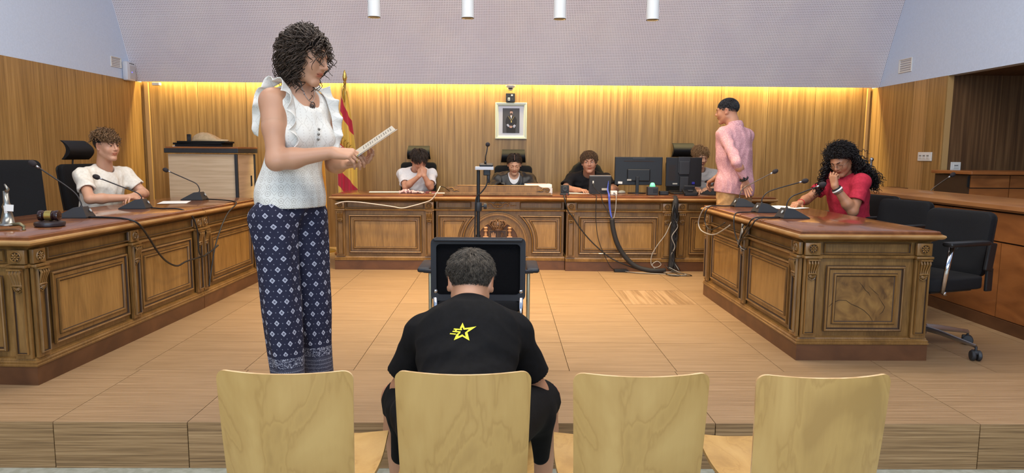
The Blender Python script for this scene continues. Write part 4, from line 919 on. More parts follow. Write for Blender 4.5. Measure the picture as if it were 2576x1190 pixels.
# microphone stand in the middle of the floor
mst = thing('microphone_stand', 'tall black microphone stand in the middle of the room behind the mesh chair', 'stand', (-.165, 4.6, 0))
mb = MB(); mb.tube([(0, 0, .10), (0, 0, .62)], .0165, 12); mb.build('lower_tube', BPL, mst, 40); mb = MB(); mb.tube([(0, 0, .60), (0, 0, 1.045)], .0115, 12); mb.build('upper_tube', BPL, mst, 40)
mb = MB(); mb.lathe([(.020, .775), (.024, .785), (.024, .825), (.020, .835)], 16); mb.build('clamp', BPL2, mst, 40); mb = MB(); mb.lathe([(.006, .02), (.006, .035), (.019, .036), (.021, .045), (.019, .056)], 12, (0, 0, .808), 'X'); mb.build('clamp_knob', BPL2, mst, 30)
for k in range(3): a = PI / 2 + k * 2 * PI / 3; mb = MB(); mb.tube([(0, 0, .16), (math.cos(a) * .30, math.sin(a) * .30, .012)], .009, 8); mb.ball((math.cos(a) * .30, math.sin(a) * .30, .012), .012, 8, 6); mb.build('leg', BPL, mst, True)
mb = MB(); mb.box((.04, 0, 1.058), (.12, .07, .022), .003); mb.build('clear_bracket', mat('clear_acrylic', (206, 206, 210), .15), mst)
mm_ = thing('stand_microphone', 'black microphone with round head mounted on top of the stand', 'microphone', (-.165, 4.6, 0))
mb = MB(); mb.box((.052, 0, 1.078), (.088, .07, .018), .005, Euler((.15, 0, 0))); mb.build('base', BLUE, mm_); mb = MB(); mb.tube([(.045, 0, 1.085), (.046, 0, 1.105)], .0075, 10); mb.tube([(.046, 0, 1.10), (.047, 0, 1.135), (.055, 0, 1.165), (.060, 0, 1.20)], .0035, 8); mb.build('gooseneck', BPL, mm_, True)
mb = MB(); mb.ball((.061, 0, 1.212), .015, 16, 12); mb.build('foam_windshield', mat('mic_foam', (44, 38, 40)), mm_, True)
mb = MB(); mb.box((.056, .01, 1.03), (.046, .03, .04), .005); mb.box((.066, .01, .99), (.022, .026, .06), .006); mb.build('cable_plug', BPL, mm_)

# pendant lamps
for k, (x, y) in enumerate(PEND):
    place_ = ('leftmost', 'second from the left', 'third from the left', 'rightmost')[k % 4]
    row_ = 'row nearest the back wall' if y > 6 else 'row above the middle of the platform'
    p = thing('pendant_lamp', 'white cylinder downlight, %s of the %s' % (place_, row_), 'lamp', (x, y, 0), 0, 'white cylinder pendant lamps')
    mb = MB(); mb.lathe([(.046, 2.352), (.055, 2.345), (.055, 2.85), (.02, 2.86)], 28, closed=False); mb.build('cylinder_shade', mat('lamp_white', (216, 224, 230), .45), p, 40)
    mb = MB(); mb.lathe([(.055, 2.345), (.0565, 2.341), (.049, 2.340), (.048, 2.352)], 28, closed=False); mb.build('rim', mat('lamp_rim', (90, 84, 76), .4, .5), p, 40)
    mb = MB(); mb.lathe([(.047, 2.352), (.03, 2.40), (.001, 2.41)], 20, closed=False); mb.build('reflector', mat('reflector_gold', (150, 126, 80), .3, .7), p, True)
    mb = MB(); mb.tube([(0, 0, 2.85), (0, 0, 4.31)], .006, 6); mb.build('suspension_rod', WPL, p)

# cables
cable('microphone_cable', [(-2.52, 4.27, .752), (-2.40, 4.25, .752), (-2.27, 4.20, .75), (-2.20, 4.22, .72), (-2.195, 4.33, .62), (-2.19, 4.42, .52), (-2.19, 4.53, .44), (-2.185, 4.66, .39), (-2.18, 4.78, .40), (-2.175, 4.93, .40), (-2.17, 5.07, .40), (-2.165, 5.18, .42), (-2.15, 5.26, .45)], .006, CABK, 'thick black cable sagging from the near left microphone across the desk front')
cable('microphone_cable', [(-2.50, 4.99, .752), (-2.40, 4.93, .752), (-2.25, 4.90, .75), (-2.185, 4.92, .70), (-2.17, 4.96, .60), (-2.17, 4.965, .5), (-2.165, 4.97, .43), (-2.16, 5.02, .40), (-2.16, 5.10, .42)], .005, CABK, 'black cable dropping from the middle left microphone over the desk edge')
cable('microphone_cable', [(-2.5, 5.92, .752), (-2.35, 5.85, .752), (-2.2, 5.72, .75), (-2.14, 5.62, .735), (-2.13, 5.42, .68), (-2.135, 5.29, .58), (-2.14, 5.18, .45), (-2.14, 5.1, .30), (-2.13, 5.02, .18)], .005, CABK, 'thin black cable hanging down between the two left desks')
cable('coiled_cable', [(-1.632, 6.79, .651), (-1.543, 6.80, .675), (-1.409, 6.80, .672), (-1.275, 6.80, .657), (-1.083, 6.80, .632), (-.987, 6.80, .617), (-.891, 6.80, .637), (-.794, 6.80, .664), (-.70, 6.78, .70), (-.64, 6.77, .775), (-.613, 6.80, .831)], .0055, mat('cable_white', (198, 188, 176), .5), 'white cable looping along the top edge of the left rear desk')
cable('thin_cable', [(-.613, 6.80, .831), (-.575, 6.83, .82), (-.53, 6.88, .78)], .003, CABK, 'thin black lead from the white cable to the scroll ledge')
cable('speaker_cable', [(.60, 6.95, .75), (.59, 6.80, .75), (.60, 6.77, .69), (.63, 6.775, .60), (.68, 6.775, .54), (.751, 6.77, .432), (.870, 6.77, .296), (1.029, 6.76, .160), (1.147, 6.75, .10), (1.305, 6.73, .043), (1.403, 6.71, .03), (1.50, 6.70, .02)], .006, CABK, 'thick black cable slanting from the cube speaker down to the floor')
cable('thin_cable', [(.90, 7.1, .75), (.905, 6.80, .75), (.90, 6.775, .69), (.90, 6.78, .57), (.914, 6.78, .414), (.94, 6.78, .297), (.989, 6.77, .179), (1.05, 6.76, .062), (1.10, 6.78, .02)], .0035, CABK, 'thin black lead hanging from the small control screen to the floor')
cable('thin_cable', [(.915, 7.15, .86), (.93, 7.08, .80), (.95, 6.80, .76), (.96, 6.775, .70), (.998, 6.77, .628), (1.055, 6.74, .523)], .004, CABK, 'black lead from the control screen joining the cable sleeve')
for k in range(3): cable('network_cable', [(1.075, 7.16, .88 - .02 * k), (1.04 + .004 * k, 7.0, .80), (1.02 + .005 * k, 6.79, .765), (1.02 + .007 * k, 6.765, .71), (1.03 + .006 * k, 6.765, .62), (1.05 + .004 * k, 6.75, .523)], .003, CABB, 'blue network cables hanging from the small control screen', group='blue network cables at the rear bench')
cable('thin_cable', [(1.11, 7.0, .765), (1.10, 6.82, .76), (1.095, 6.775, .71), (1.09, 6.765, .62), (1.07, 6.75, .523)], .004, CABW, 'grey lead from the white adapter to the cable sleeve')
cable('cable_sleeve', [(1.052, 6.74, .535), (1.067, 6.735, .43), (1.101, 6.73, .31), (1.154, 6.73, .209), (1.233, 6.72, .115), (1.312, 6.71, .062), (1.409, 6.70, .036), (1.50, 6.70, .03), (1.58, 6.72, .03)], .024, mat('sleeve_black', (30, 29, 31), .7), 'thick black cable sleeve curving down the front of the right rear desk', n=12)
cable('cable_sleeve', [(1.684, 6.86, .73), (1.680, 6.80, .69), (1.672, 6.79, .55), (1.664, 6.785, .35), (1.66, 6.785, .15), (1.65, 6.78, .03)], .03, mat('sleeve_black', (30, 29, 31)), 'thick black wrapped cable bundle standing in the gap between the rear desks', n=12)
rr2 = random.Random(9)
for k in range(7):
    x0 = 1.68 + rr2.uniform(-.02, .02)
    cable('loose_cable', [(x0, 6.86, .74)] + [(1.672 + rr2.uniform(-.03, .03), 6.755 + rr2.uniform(-.012, .012), .66 - .1 * q) for q in range(6)] + [(1.63 + rr2.uniform(-.05, .1), 6.72, .03)], .0045, CABW if k == 3 else CABK, 'thin cables running down beside the wrapped bundle between the rear desks', group='thin cables in the gap between the rear desks')
cable('loose_cable', [(1.64, 6.78, .50), (1.58, 6.75, .38), (1.50, 6.74, .27), (1.45, 6.74, .17), (1.45, 6.73, .08), (1.50, 6.72, .06), (1.54, 6.72, .09), (1.50, 6.72, .12), (1.455, 6.72, .08), (1.53, 6.70, .02), (1.65, 6.70, .02)], .004, CABW, 'grey cable bowing out to the left of the wrapped bundle')
for k, pts in enumerate(([(1.60, 6.72, .05), (1.70, 6.66, .02), (1.78, 6.62, .01), (1.80, 6.56, .008), (1.72, 6.54, .008), (1.62, 6.58, .008), (1.55, 6.64, .01)], [(1.62, 6.72, .06), (1.72, 6.68, .015), (1.76, 6.60, .008), (1.68, 6.58, .008), (1.58, 6.62, .01), (1.45, 6.66, .01), (1.3, 6.70, .01), (1.2, 6.78, .01)], [(1.58, 6.74, .08), (1.66, 6.66, .02), (1.69, 6.56, .008), (1.60, 6.53, .008), (1.56, 6.60, .02)])):
    cable('loose_cable', pts, .0035, CABK if k != 1 else CABW, 'curled cable ends on the floor at the foot of the wrapped bundle', group='cable curls on the floor')
cable('microphone_cable', [(1.84, 5.55, .752), (1.75, 5.52, .752), (1.63, 5.50, .752), (1.585, 5.52, .72), (1.575, 5.60, .62), (1.58, 5.55, .56), (1.59, 5.4, .545), (1.60, 5.25, .555), (1.61, 5.1, .60), (1.63, 4.98, .655)], .0045, CABW, 'grey cable looping off the far corner of the right desk')
cable('microphone_cable', [(1.84, 5.54, .754), (1.75, 5.50, .754), (1.63, 5.47, .754), (1.59, 5.47, .70), (1.59, 5.46, .62), (1.60, 5.36, .58), (1.615, 5.2, .62), (1.63, 5.1, .66)], .0045, CABK, 'black cable looping off the far corner of the right desk')
cable('microphone_cable', [(1.82, 5.01, .752), (1.75, 4.95, .752), (1.63, 4.86, .752), (1.595, 4.80, .71), (1.60, 4.78, .62), (1.61, 4.73, .565), (1.62, 4.70, .60), (1.63, 4.74, .66)], .0045, CABK, 'black cable from the middle right microphone falling over the desk edge')
cable('microphone_cable', [(1.82, 4.56, .752), (1.75, 4.50, .752), (1.63, 4.44, .752), (1.60, 4.47, .70), (1.60, 4.60, .62), (1.605, 4.69, .57), (1.61, 4.72, .54)], .0045, CABK, 'black cable from the near right microphone falling to the knot')
cable('microphone_cable', [(1.82, 4.58, .754), (1.75, 4.53, .754), (1.63, 4.50, .752), (1.602, 4.54, .70), (1.60, 4.64, .62), (1.60, 4.70, .53)], .0045, CABK, 'second black cable from the near right microphone, just beside the first')
for k in range(4): cable('cable_knot', [(1.625, 4.69 + .01 * k, .69), (1.61, 4.70 - .012 * k, .62), (1.61, 4.705 + .012 * k, .56), (1.61, 4.72 - .015 * k, .535), (1.62, 4.60 + .03 * k, .535 - .01 * k)], .0045, CABW if k % 2 else CABK, 'knotted grey and black cables hanging at the middle of the right desk side', group='cable knot on the right desk')
cable('stand_cable', [(-.10, 4.58, .99), (-.115, 4.57, .94), (-.145, 4.575, .90), (-.178, 4.58, .86), (-.185, 4.578, .7), (-.188, 4.575, .4), (-.19, 4.57, .1), (-.22, 4.55, .008), (-.3, 4.5, .008)], .0045, CABK, 'black cable running down the microphone stand')
# ================================================ PEOPLE: library
import openvdb
V = lambda *a: np.array(a, float)
def nrm(v): v = np.asarray(v, float); return v / (np.linalg.norm(v) + 1e-12)
def rotm(yaw=0, pitch=0, roll=0):
    """columns: right, forward, up; yaw to the left, pitch down, roll towards the right shoulder (degrees)"""
    return np.array(Matrix.Rotation(math.radians(yaw), 3, 'Z') @ Matrix.Rotation(math.radians(-pitch), 3, 'X') @ Matrix.Rotation(math.radians(roll), 3, 'Y'))
class Shape:
    def __init__(s): s.p = []; s.noise = None
    def cap(s, a, b, ra, rb=None, k=.02, op='+'): s.p.append((op, 'cap', np.array(a, float), np.array(b, float), ra, ra if rb is None else rb, k)); return s
    def ell(s, c, r, R=None, k=.02, op='+'): s.p.append((op, 'ell', np.array(c, float), np.array(r, float) if hasattr(r, '__len__') else V(r, r, r), np.eye(3) if R is None else R, k)); return s
    def sleeve(s, a, b, ra, rb, k=.03): s.p.append(('+', 'slv', np.array(a, float), np.array(b, float), ra, rb, k)); return s
    def plane(s, c, n): s.p.append(('c', 'pln', np.array(c, float), nrm(n), 0)); return s      # keeps the side away from n
    def poly(s, pts, rs, k=.02, op='+'):
        for i in range(len(pts) - 1): s.cap(pts[i], pts[i + 1], rs[i], rs[i + 1], k if i == 0 else min(k, .012), op)
        return s
    def mesh(s, res, adapt=0.0):
        lo, hi = [], []
        for q in s.p:
            if q[0] != '+': continue
            if q[1] == 'ell': m = q[3].max(); lo.append(q[2] - m); hi.append(q[2] + m)
            else: m = max(q[4], q[5]); lo += [q[2] - m, q[3] - m]; hi += [q[2] + m, q[3] + m]
        lo = np.min(lo, 0) - .03; hi = np.max(hi, 0) + .03
        n = np.ceil((hi - lo) / res).astype(int) + 1
        ax = [lo[i] + res * np.arange(n[i], dtype=np.float32) for i in range(3)]
        D = np.full(n, .12, np.float32)
        def ripple():
            if s.noise:
                amp, lam, seed = s.noise[:3]; st = s.noise[3] if len(s.noise) > 3 else (1, 1, 1); rg = np.random.RandomState(seed); m = np.abs(D) < .03
                I = np.nonzero(m); P_ = np.stack([ax[i][I[i]] * st[i] for i in range(3)], 1); o = np.zeros(len(P_))
                wv = P_ + .35 * lam * np.sin(P_[:, [1, 2, 0]] * 2 * PI / (lam * 2.3) + seed)
                for q in range(5):
                    dr = nrm(rg.randn(3)); l = lam * (.6 + .9 * rg.rand()); o += (np.sqrt(.06 + np.sin(wv @ dr * PI / l + rg.rand() * 6) ** 2) * 2 - 1.3) / -2.6
                D[m] -= (amp * o).astype(np.float32)
        done = False
        for q in s.p:
            op, kind = q[0], q[1]; k = q[-1]
            if op != '+' and not done: ripple(); done = True
            if kind == 'pln': sl = [slice(0, n[i]) for i in range(3)]
            else:
                if kind == 'ell': m = np.sqrt(((q[4] * q[3][None, :]) ** 2).sum(1)); a, b = q[2] - m, q[2] + m
                else: m = max(q[4], q[5]); a = np.minimum(q[2], q[3]) - m; b = np.maximum(q[2], q[3]) + m
                mg = .03 + k; sl = []
                for i in range(3):
                    i0 = max(0, int((a[i] - mg - lo[i]) / res)); i1 = min(n[i], int((b[i] + mg - lo[i]) / res) + 2); sl.append(slice(i0, max(i0, i1)))
            X = ax[0][sl[0]][:, None, None]; Y = ax[1][sl[1]][None, :, None]; Z = ax[2][sl[2]][None, None, :]
            if X.size == 0 or Y.size == 0 or Z.size == 0: continue
            if kind == 'pln':
                d = (X - q[2][0]) * q[3][0] + (Y - q[2][1]) * q[3][1] + (Z - q[2][2]) * q[3][2]; D = np.maximum(D, d.astype(np.float32)); continue
            px, py, pz = X - q[2][0], Y - q[2][1], Z - q[2][2]
            if kind == 'ell':
                R, r = q[4], q[3]
                u = (px * R[0, 0] + py * R[1, 0] + pz * R[2, 0]); v = (px * R[0, 1] + py * R[1, 1] + pz * R[2, 1]); w_ = (px * R[0, 2] + py * R[1, 2] + pz * R[2, 2])
                k0 = np.sqrt((u / r[0]) ** 2 + (v / r[1]) ** 2 + (w_ / r[2]) ** 2); k1 = np.sqrt((u / r[0] ** 2) ** 2 + (v / r[1] ** 2) ** 2 + (w_ / r[2] ** 2) ** 2) + 1e-6
                d = k0 * (k0 - 1) / k1; d = np.where(k0 < 1e-3, -r.min(), d)
            else:
                ba = q[3] - q[2]; L2 = (ba * ba).sum() + 1e-12; t = (px * ba[0] + py * ba[1] + pz * ba[2]) / L2; h = np.clip(t, 0, 1.25 if kind == 'slv' else 1)
                d = np.sqrt((px - h * ba[0]) ** 2 + (py - h * ba[1]) ** 2 + (pz - h * ba[2]) ** 2) - (q[4] + (q[5] - q[4]) * h)
                if kind == 'slv': d = np.maximum(d, (t - 1) * math.sqrt(L2))
            A = D[tuple(sl)]
            if op == '+': h = np.clip(.5 + .5 * (d - A) / k, 0, 1); N = d * (1 - h) + A * h - k * h * (1 - h)
            else: h = np.clip(.5 - .5 * (d + A) / k, 0, 1); N = A * (1 - h) - d * h + k * h * (1 - h)
            D[tuple(sl)] = N
        if not done: ripple()
        g = openvdb.FloatGrid(.12); g.copyFromArray(np.ascontiguousarray(D))
        pts, tri, quad = g.convertToPolygons(0.0, adapt)
        pts = pts * res + lo
        return pts, np.asarray(tri), np.asarray(quad)
def np_mesh(name, pts, tri, quad, mats, col=None, smooth=True):
    me = bpy.data.meshes.new(name); nt_, nq = len(tri), len(quad)
    tot = np.concatenate([np.full(nt_, 3), np.full(nq, 4)]).astype(np.int32); st = np.concatenate([[0], np.cumsum(tot)[:-1]]).astype(np.int32) if len(tot) else tot
    vi = np.concatenate([np.asarray(tri).ravel(), np.asarray(quad).ravel()]).astype(np.int32)
    me.vertices.add(len(pts)); me.vertices.foreach_set('co', np.asarray(pts, np.float32).ravel())
    me.loops.add(len(vi)); me.loops.foreach_set('vertex_index', vi); me.polygons.add(len(tot)); me.polygons.foreach_set('loop_start', st)
    try: me.polygons.foreach_set('loop_total', tot)
    except Exception: pass
    for m in (mats if isinstance(mats, (list, tuple)) else [mats]): me.materials.append(m)
    me.update(calc_edges=True); me.polygons.foreach_set('use_smooth', [smooth] * len(tot))
    if col is not None:
        a = me.color_attributes.new('Col', 'FLOAT_COLOR', 'POINT'); a.data.foreach_set('color', np.concatenate([col, np.ones((len(col), 1))], 1).astype(np.float32).ravel())
    return me
def flipcheck(pts, tri, quad):
    """openvdb faces come out facing inwards or outwards; make the signed volume positive"""
    v = 0
    T = tri if len(tri) else np.zeros((0, 3), int)
    if len(quad): T = np.concatenate([T, quad[:, [0, 1, 2]], quad[:, [0, 2, 3]]])
    a, b, c = pts[T[:, 0]], pts[T[:, 1]], pts[T[:, 2]]; v = (np.cross(a, b) * c).sum()
    if v < 0: tri = tri[:, ::-1] if len(tri) else tri; quad = quad[:, ::-1] if len(quad) else quad
    return tri, quad
def sdf_obj(name, shape, res, m, parent, smooth_it=0, uvaxis=None):
    p, t_, q = shape.mesh(res); t_, q = flipcheck(p, t_, q); me = np_mesh(name, p, t_, q, m)
    if uvaxis is not None: cyl_uv(me, p, *uvaxis)
    o = link(name, me, parent); return o
def cyl_uv(me, pts, c, ax, r, ref=(0, -1, 0), zmin=0):
    c = np.array(c, float); ax = nrm(ax); e = nrm(np.array(ref, float) - np.dot(ref, ax) * ax); f = np.cross(ax, e)
    d = pts - c; ang = np.arctan2(d @ f, d @ e); v = d @ ax
    n = len(me.loops); vi = np.empty(n, np.int32); me.loops.foreach_get('vertex_index', vi)
    ls = np.empty(len(me.polygons), np.int32); me.polygons.foreach_get('loop_start', ls); lt = np.empty(len(me.polygons), np.int32); me.polygons.foreach_get('loop_total', lt)
    A = ang[vi]; ref_a = np.repeat(A[ls], lt); A = np.where(A - ref_a > PI, A - 2 * PI, np.where(A - ref_a < -PI, A + 2 * PI, A))
    ul = me.uv_layers.new(name='UVMap'); ul.data.foreach_set('uv', np.stack([A * r, v[vi]], 1).astype(np.float32).ravel())
def tubes(name, paths, rad, sides, m, parent, col=None):
    """paths (n,k,3), rad (k,) or (n,k): one mesh of tapered tubes"""
    n, k, _ = paths.shape; rad = np.broadcast_to(rad, (n, k))
    T = np.gradient(paths, axis=1); T /= np.linalg.norm(T, axis=2, keepdims=True) + 1e-9
    up = np.where(np.abs(T[..., 2:3]) > .9, V(1, 0, 0), V(0, 0, 1)); A = np.cross(T, up); A /= np.linalg.norm(A, axis=2, keepdims=True) + 1e-9; B = np.cross(T, A)
    ang = 2 * PI * np.arange(sides) / sides
    P_ = paths[:, :, None, :] + rad[:, :, None, None] * (np.cos(ang)[None, None, :, None] * A[:, :, None, :] + np.sin(ang)[None, None, :, None] * B[:, :, None, :])
    idx = np.arange(n * k * sides).reshape(n, k, sides); nx = np.roll(idx, -1, 2)
    Q = np.stack([idx[:, :-1], nx[:, :-1], nx[:, 1:], idx[:, 1:]], -1).reshape(-1, 4)
    me = np_mesh(name, P_.reshape(-1, 3), np.zeros((0, 3), int), Q, m); return link(name, me, parent)

# skin: one material, tone in the colour attribute
mS, t, b = nt('skin'); at = node(t, 'ShaderNodeAttribute', attribute_name='Col'); t.links.new(at.outputs['Color'], b.inputs['Base Color'])
b.inputs['Roughness'].default_value = .48; b.inputs['Subsurface Weight'].default_value = .12; b.inputs['Subsurface Radius'].default_value = (.012, .005, .003); b.inputs['Subsurface Scale'].default_value = .6
SKIN = mS
def hairmat(name, c1, c2, rough=.48):
    return noisy(name, [(.3, c1), (.7, c2)], (90, 90, 90), rough, 0, 2, spec=.3)
H_DARK = hairmat('hair_dark_brown', (36, 28, 24), (78, 63, 52)); H_BLK = hairmat('hair_black', (14, 12, 13), (36, 30, 30)); H_BRN = hairmat('hair_brown', (62, 44, 30), (118, 88, 60))
H_CURL = hairmat('hair_curly_brown', (96, 70, 46), (126, 96, 66)); H_BLND = hairmat('hair_sandy', (120, 88, 56), (174, 138, 96)); H_GRY = hairmat('hair_black_grey', (22, 22, 26), (64, 64, 68)); H_BOY = hairmat('hair_dark_ash', (50, 44, 38), (104, 94, 82))
EYEW = mat('eye_white', (226, 220, 214), .2); EYEB = mat('iris_brown', (58, 36, 24), .15)

class Head:
    """local: x right, y forward, z up; origin between the ears"""
    def __init__(s, c, R, sc_=1.0, fem=False, wide=1.0): s.c = np.array(c, float); s.R = R; s.s = sc_; s.fem = fem; s.w = wide
    def g(s, x, y, z): return s.c + s.R @ (V(x * s.w, y, z) * s.s)
    def loc(s, P_): return (P_ - s.c) @ s.R / s.s / V(s.w, 1, 1)
    def shape(s, sh, lid=(.0, .0), mouth=0.0, jaw=1.0):
        S = s.s; g = s.g; W_ = s.w
        e = lambda c, r, k=.02, op='+', R=None: sh.ell(g(*c), V(r[0] * W_, r[1], r[2]) * S, s.R if R is None else s.R @ R, k * S, op)
        c = lambda a, b_, ra, rb, k=.012, op='+': sh.cap(g(*a), g(*b_), ra * S, rb * S, k * S, op)
        e((0, -.014, .036), (.074, .093, .080)); e((0, .022, -.012), (.062, .068, .085), .03); e((0, .030, -.045), (.050 * jaw, .055, .060), .03)
        for q in (-1, 1):
            c((q * .052 * jaw, .002, -.052), (q * .014, .068, -.096), .016, .015, .02)
            e((q * .036, .058, -.026), (.024, .022, .026), .02)
            c((q * .008, .087, .024), (q * .042, .070, .022), .0068 if s.fem else .009, .006 if s.fem else .008, .016)
            e((q * .031, .096, .006), (.018, .014, .012), .012, '-')
            e((q * .0305, .070, .004), (.0165, .0165, .0150), .008)
            e((q * .012, .094, -.027), (.0085, .010, .0075), .006)
            e((q * .076, -.010, -.006), (.0065, .018, .031), .008, R=rotm(q * -16, 0, q * 8)); e((q * .083, -.006, -.002), (.006, .010, .018), .006, '-', rotm(q * -18, 0, q * 8)); c((q * .076, .0, -.03), (q * .077, -.008, -.024), .007, .007, .006)
            c((q * .020, .081, -.053), (0, .091, -.052), .0035, .0055, .006)
            e((q * .0065, .103, -.0375), (.0032, .004, .0025), .003, '-')
        e((0, .074, -.096), (.020, .016, .015), .016)
        c((0, .086, .022), (0, .108, -.020), .0068, .0092, .010); e((0, .108, -.023), (.0098, .009, .0085), .006)
        e((0, .086, -.046), (.020, .010, .018), .012)
        c((-.017, .081, -.0625), (.017, .081, -.0625), .0050, .0050, .006); e((0, .087, -.0635), (.010, .006, .0052), .005)
        c((-.023, .088, -.0565), (.023, .088, -.0565), .0018, .0018, .003, '-'); c((-.0, .097, -.0567), (.0, .090, -.0567), .0020, .0020, .003, '-')
        return s
    def colors(s, P_, tone, lips=(.70, .44, .40), blush=.18, stubble=0):
        tone = np.array([lin(q) for q in tone]); col = np.tile(tone, (len(P_), 1)); L = s.loc(P_)
        inh = (np.abs(L[:, 0]) < .1) & (np.abs(L[:, 1]) < .13) & (L[:, 2] > -.13)
        def blend(w_, c): 
            w_ = (w_ * inh)[:, None]; return col * (1 - w_) + np.array(c) * w_
        r = tone * V(1.05, .72, .68)
        for q in (-1, 1): col = blend(blush * np.exp(-(((L - V(q * .042, .06, -.028)) / .022) ** 2).sum(1)), r); col = blend(.5 * np.exp(-(((L - V(q * .08, -.01, 0)) / V(.012, .02, .03)) ** 2).sum(1)), r)
        col = blend(.35 * np.exp(-(((L - V(0, .11, -.024)) / .014) ** 2).sum(1)), r)
        for q in (-1, 1): col = blend((.12 if s.fem else .26) * np.exp(-(((L - V(q * .031, .085, .006)) / V(.02, .02, .012)) ** 2).sum(1)), tone * V(.62, .5, .5))
        m = np.clip(1.6 * np.exp(-((L[:, 0] / .0215) ** 4 + ((L[:, 2] + .0575) / .0105) ** 4)) * (L[:, 1] > .074), 0, 1); col = blend(.85 * m, tone * np.array(lips) * 1.35)
        m = np.exp(-((L[:, 0] / .023) ** 6 + ((L[:, 2] + .0567) / .0018) ** 2)) * (L[:, 1] > .072); col = blend(.8 * m, tone * V(.3, .18, .16))
        for q in (-1, 1): col = blend(.8 * np.exp(-(((L - V(q * .0065, .103, -.0365)) / .0032) ** 2).sum(1)), tone * .2)
        return col
    def eyes(s, parent, openness=.6, gaze=(0, 0, 0), brow=H_DARK, browt=.0032, lash=True, res_m=EYEB):
        S = s.s
        for q in (-1, 1):
            cc = s.g(q * .0305, .070, .004); f = nrm(s.R @ V(gaze[0], 1, gaze[1]))
            if openness > 0:
                # almond of eyeball, iris and upper lid line on the lid bulge
                def bulge(x, z, e=.0008): 
                    r = math.sqrt(max(.0, 1 - (x / .0165) ** 2 - (z / .015) ** 2)); return s.g(q * .0305 + x, .070 + .0165 * r + e, .004 + z)
                def patch(pts, m, nm, e):
                    mb = MB(); ctr = bulge(sum(p[0] for p in pts) / len(pts), sum(p[1] for p in pts) / len(pts), e * 1.5)
                    vs = [ctr] + [bulge(x, z, e) for x, z in pts]; n = len(pts); mb.add(vs, [(0, 1 + k, 1 + (k + 1) % n) for k in range(n)]); return mb.build(nm, m, parent, True)
                h = .0062 * openness; al = [(.0125 * math.cos(a), h * math.sin(a) * (1.1 if math.sin(a) > 0 else .8) * (1 - .25 * abs(math.cos(a)))) for a in [2 * PI * k / 18 for k in range(18)]]
                ey_ = patch(al, EYEW, 'eye', .0008)
                gx, gz = gaze[0] * .012, gaze[1] * .010
                ir = []
                for k in range(16):
                    a = 2 * PI * k / 16; x = gx + .0058 * math.cos(a); z = gz + .0058 * math.sin(a); lim = h * math.sqrt(max(0, 1 - (x / .0125) ** 2)); ir.append((x, max(-lim * .8, min(lim * 1.05, z))))
                i_ = patch(ir, EYEB, 'iris', .0013); i_.parent = ey_
                up = [(x, z) for x, z in [(-.0135 + .027 * k / 8, 0) for k in range(9)]]
                pts = [bulge(x, h * 1.1 * math.sqrt(max(0, 1 - (x / .0136) ** 2)), .0012) for x, _ in up]
                mb = MB(); mb.tube(pts, [.0005] + [.0011] * 7 + [.0005], 5); mb.build('eyelashes', H_BLK, parent, True)
            else:
                pts = [s.g(q * .0305 + x, .070 + .0165 * math.sqrt(max(0, 1 - (x / .0168) ** 2 - (z / .015) ** 2)) + .0012, .004 + z) for x, z in [(-.014 + .028 * k / 8, -.0055 - .0020 * (1 - ((k - 4) / 4) ** 2) + .002) for k in range(9)]]
                mb = MB(); mb.tube(pts, [.0005] + [.0014] * 7 + [.0005], 5); mb.build('eyelashes', H_BLK, parent, True)
            pts = [s.g(q * x, y, z) for x, y, z in ((.013, .0955, .021), (.023, .0925, .0255), (.035, .083, .0265), (.047, .071, .0225))]
            mb = MB(); mb.tube(pts, [browt * .8, browt, browt * .9, browt * .3], 6, flat=.6); mb.build('eyebrow', brow, parent, True)
    HL = ([-.11, -.07, -.045, -.022, -.005, .018, .03, .045, .07, .095], [-.060, -.058, -.045, -.020, .022, .022, .012, .035, .058, .068])
    def scalp(s, n, seed, dz=0.0, front=0.0, side=0.0):
        rg = np.random.RandomState(seed); d = rg.randn(n * 3, 3); d /= np.linalg.norm(d, axis=1, keepdims=True)
        P_ = V(0, -.014, .036) + d * V(.0755, .0945, .0815); low = P_[:, 2] < .03; P_[low, 0] *= 1 - .25 * np.clip((.03 - P_[low, 2]) / .09, 0, 1)
        h = np.interp(P_[:, 1], *s.HL) + dz + front * (P_[:, 1] > .04) + side * (np.abs(P_[:, 0]) > .06)
        ok = P_[:, 2] > h; P_, d = P_[ok][:n], d[ok][:n]; return P_, d
    def cap_hair(s, m_, parent, off=.004, dz=0.0, name='hair', front=0.0, grow=0.0):
        m = MATS.get(m_.name + '_scalp')
        if m is None:
            c_ = {'hair_sandy': (104, 78, 50), 'hair_brown': (56, 40, 28), 'hair_dark_ash': (42, 38, 34)}.get(m_.name, (22, 18, 17)); m = mat(m_.name + '_scalp', c_, .95, spec=.1)
        nu, nv = 72, 40; u = np.linspace(0, 2 * PI, nu, endpoint=False); v = np.linspace(0.001, 2.45, nv)
        U, W_ = np.meshgrid(u, v); d = np.stack([np.sin(W_) * np.cos(U), np.sin(W_) * np.sin(U), np.cos(W_)], -1)
        P_ = V(0, -.014, .036) + d * (V(.0755, .0945, .0815) + off); low = np.clip((.03 - P_[..., 2]) / .09, 0, 1); P_[..., 0] *= 1 - .22 * low
        P_ += d * grow * np.clip(d[..., 2:3] + .3, 0, 1)
        h = np.interp(P_[..., 1], *s.HL) + dz + front * (P_[..., 1] > .04); ok = P_[..., 2] > h
        # vertices below the line slide up to it, so the edge is clean
        idx = np.arange(nu * nv).reshape(nv, nu); nx = np.roll(idx, -1, 1)
        Q = np.stack([idx[:-1], idx[1:], nx[1:], nx[:-1]], -1).reshape(-1, 4); keep = ok.ravel()[Q].sum(1) >= 3; Q = Q[keep]
        G = s.c + (P_.reshape(-1, 3) * V(s.w, 1, 1) * s.s) @ s.R.T
        used = np.unique(Q); mp = -np.ones(nu * nv, int); mp[used] = np.arange(len(used))
        return link(name, np_mesh(name, G[used], np.zeros((0, 3), int), mp[Q], m), parent)
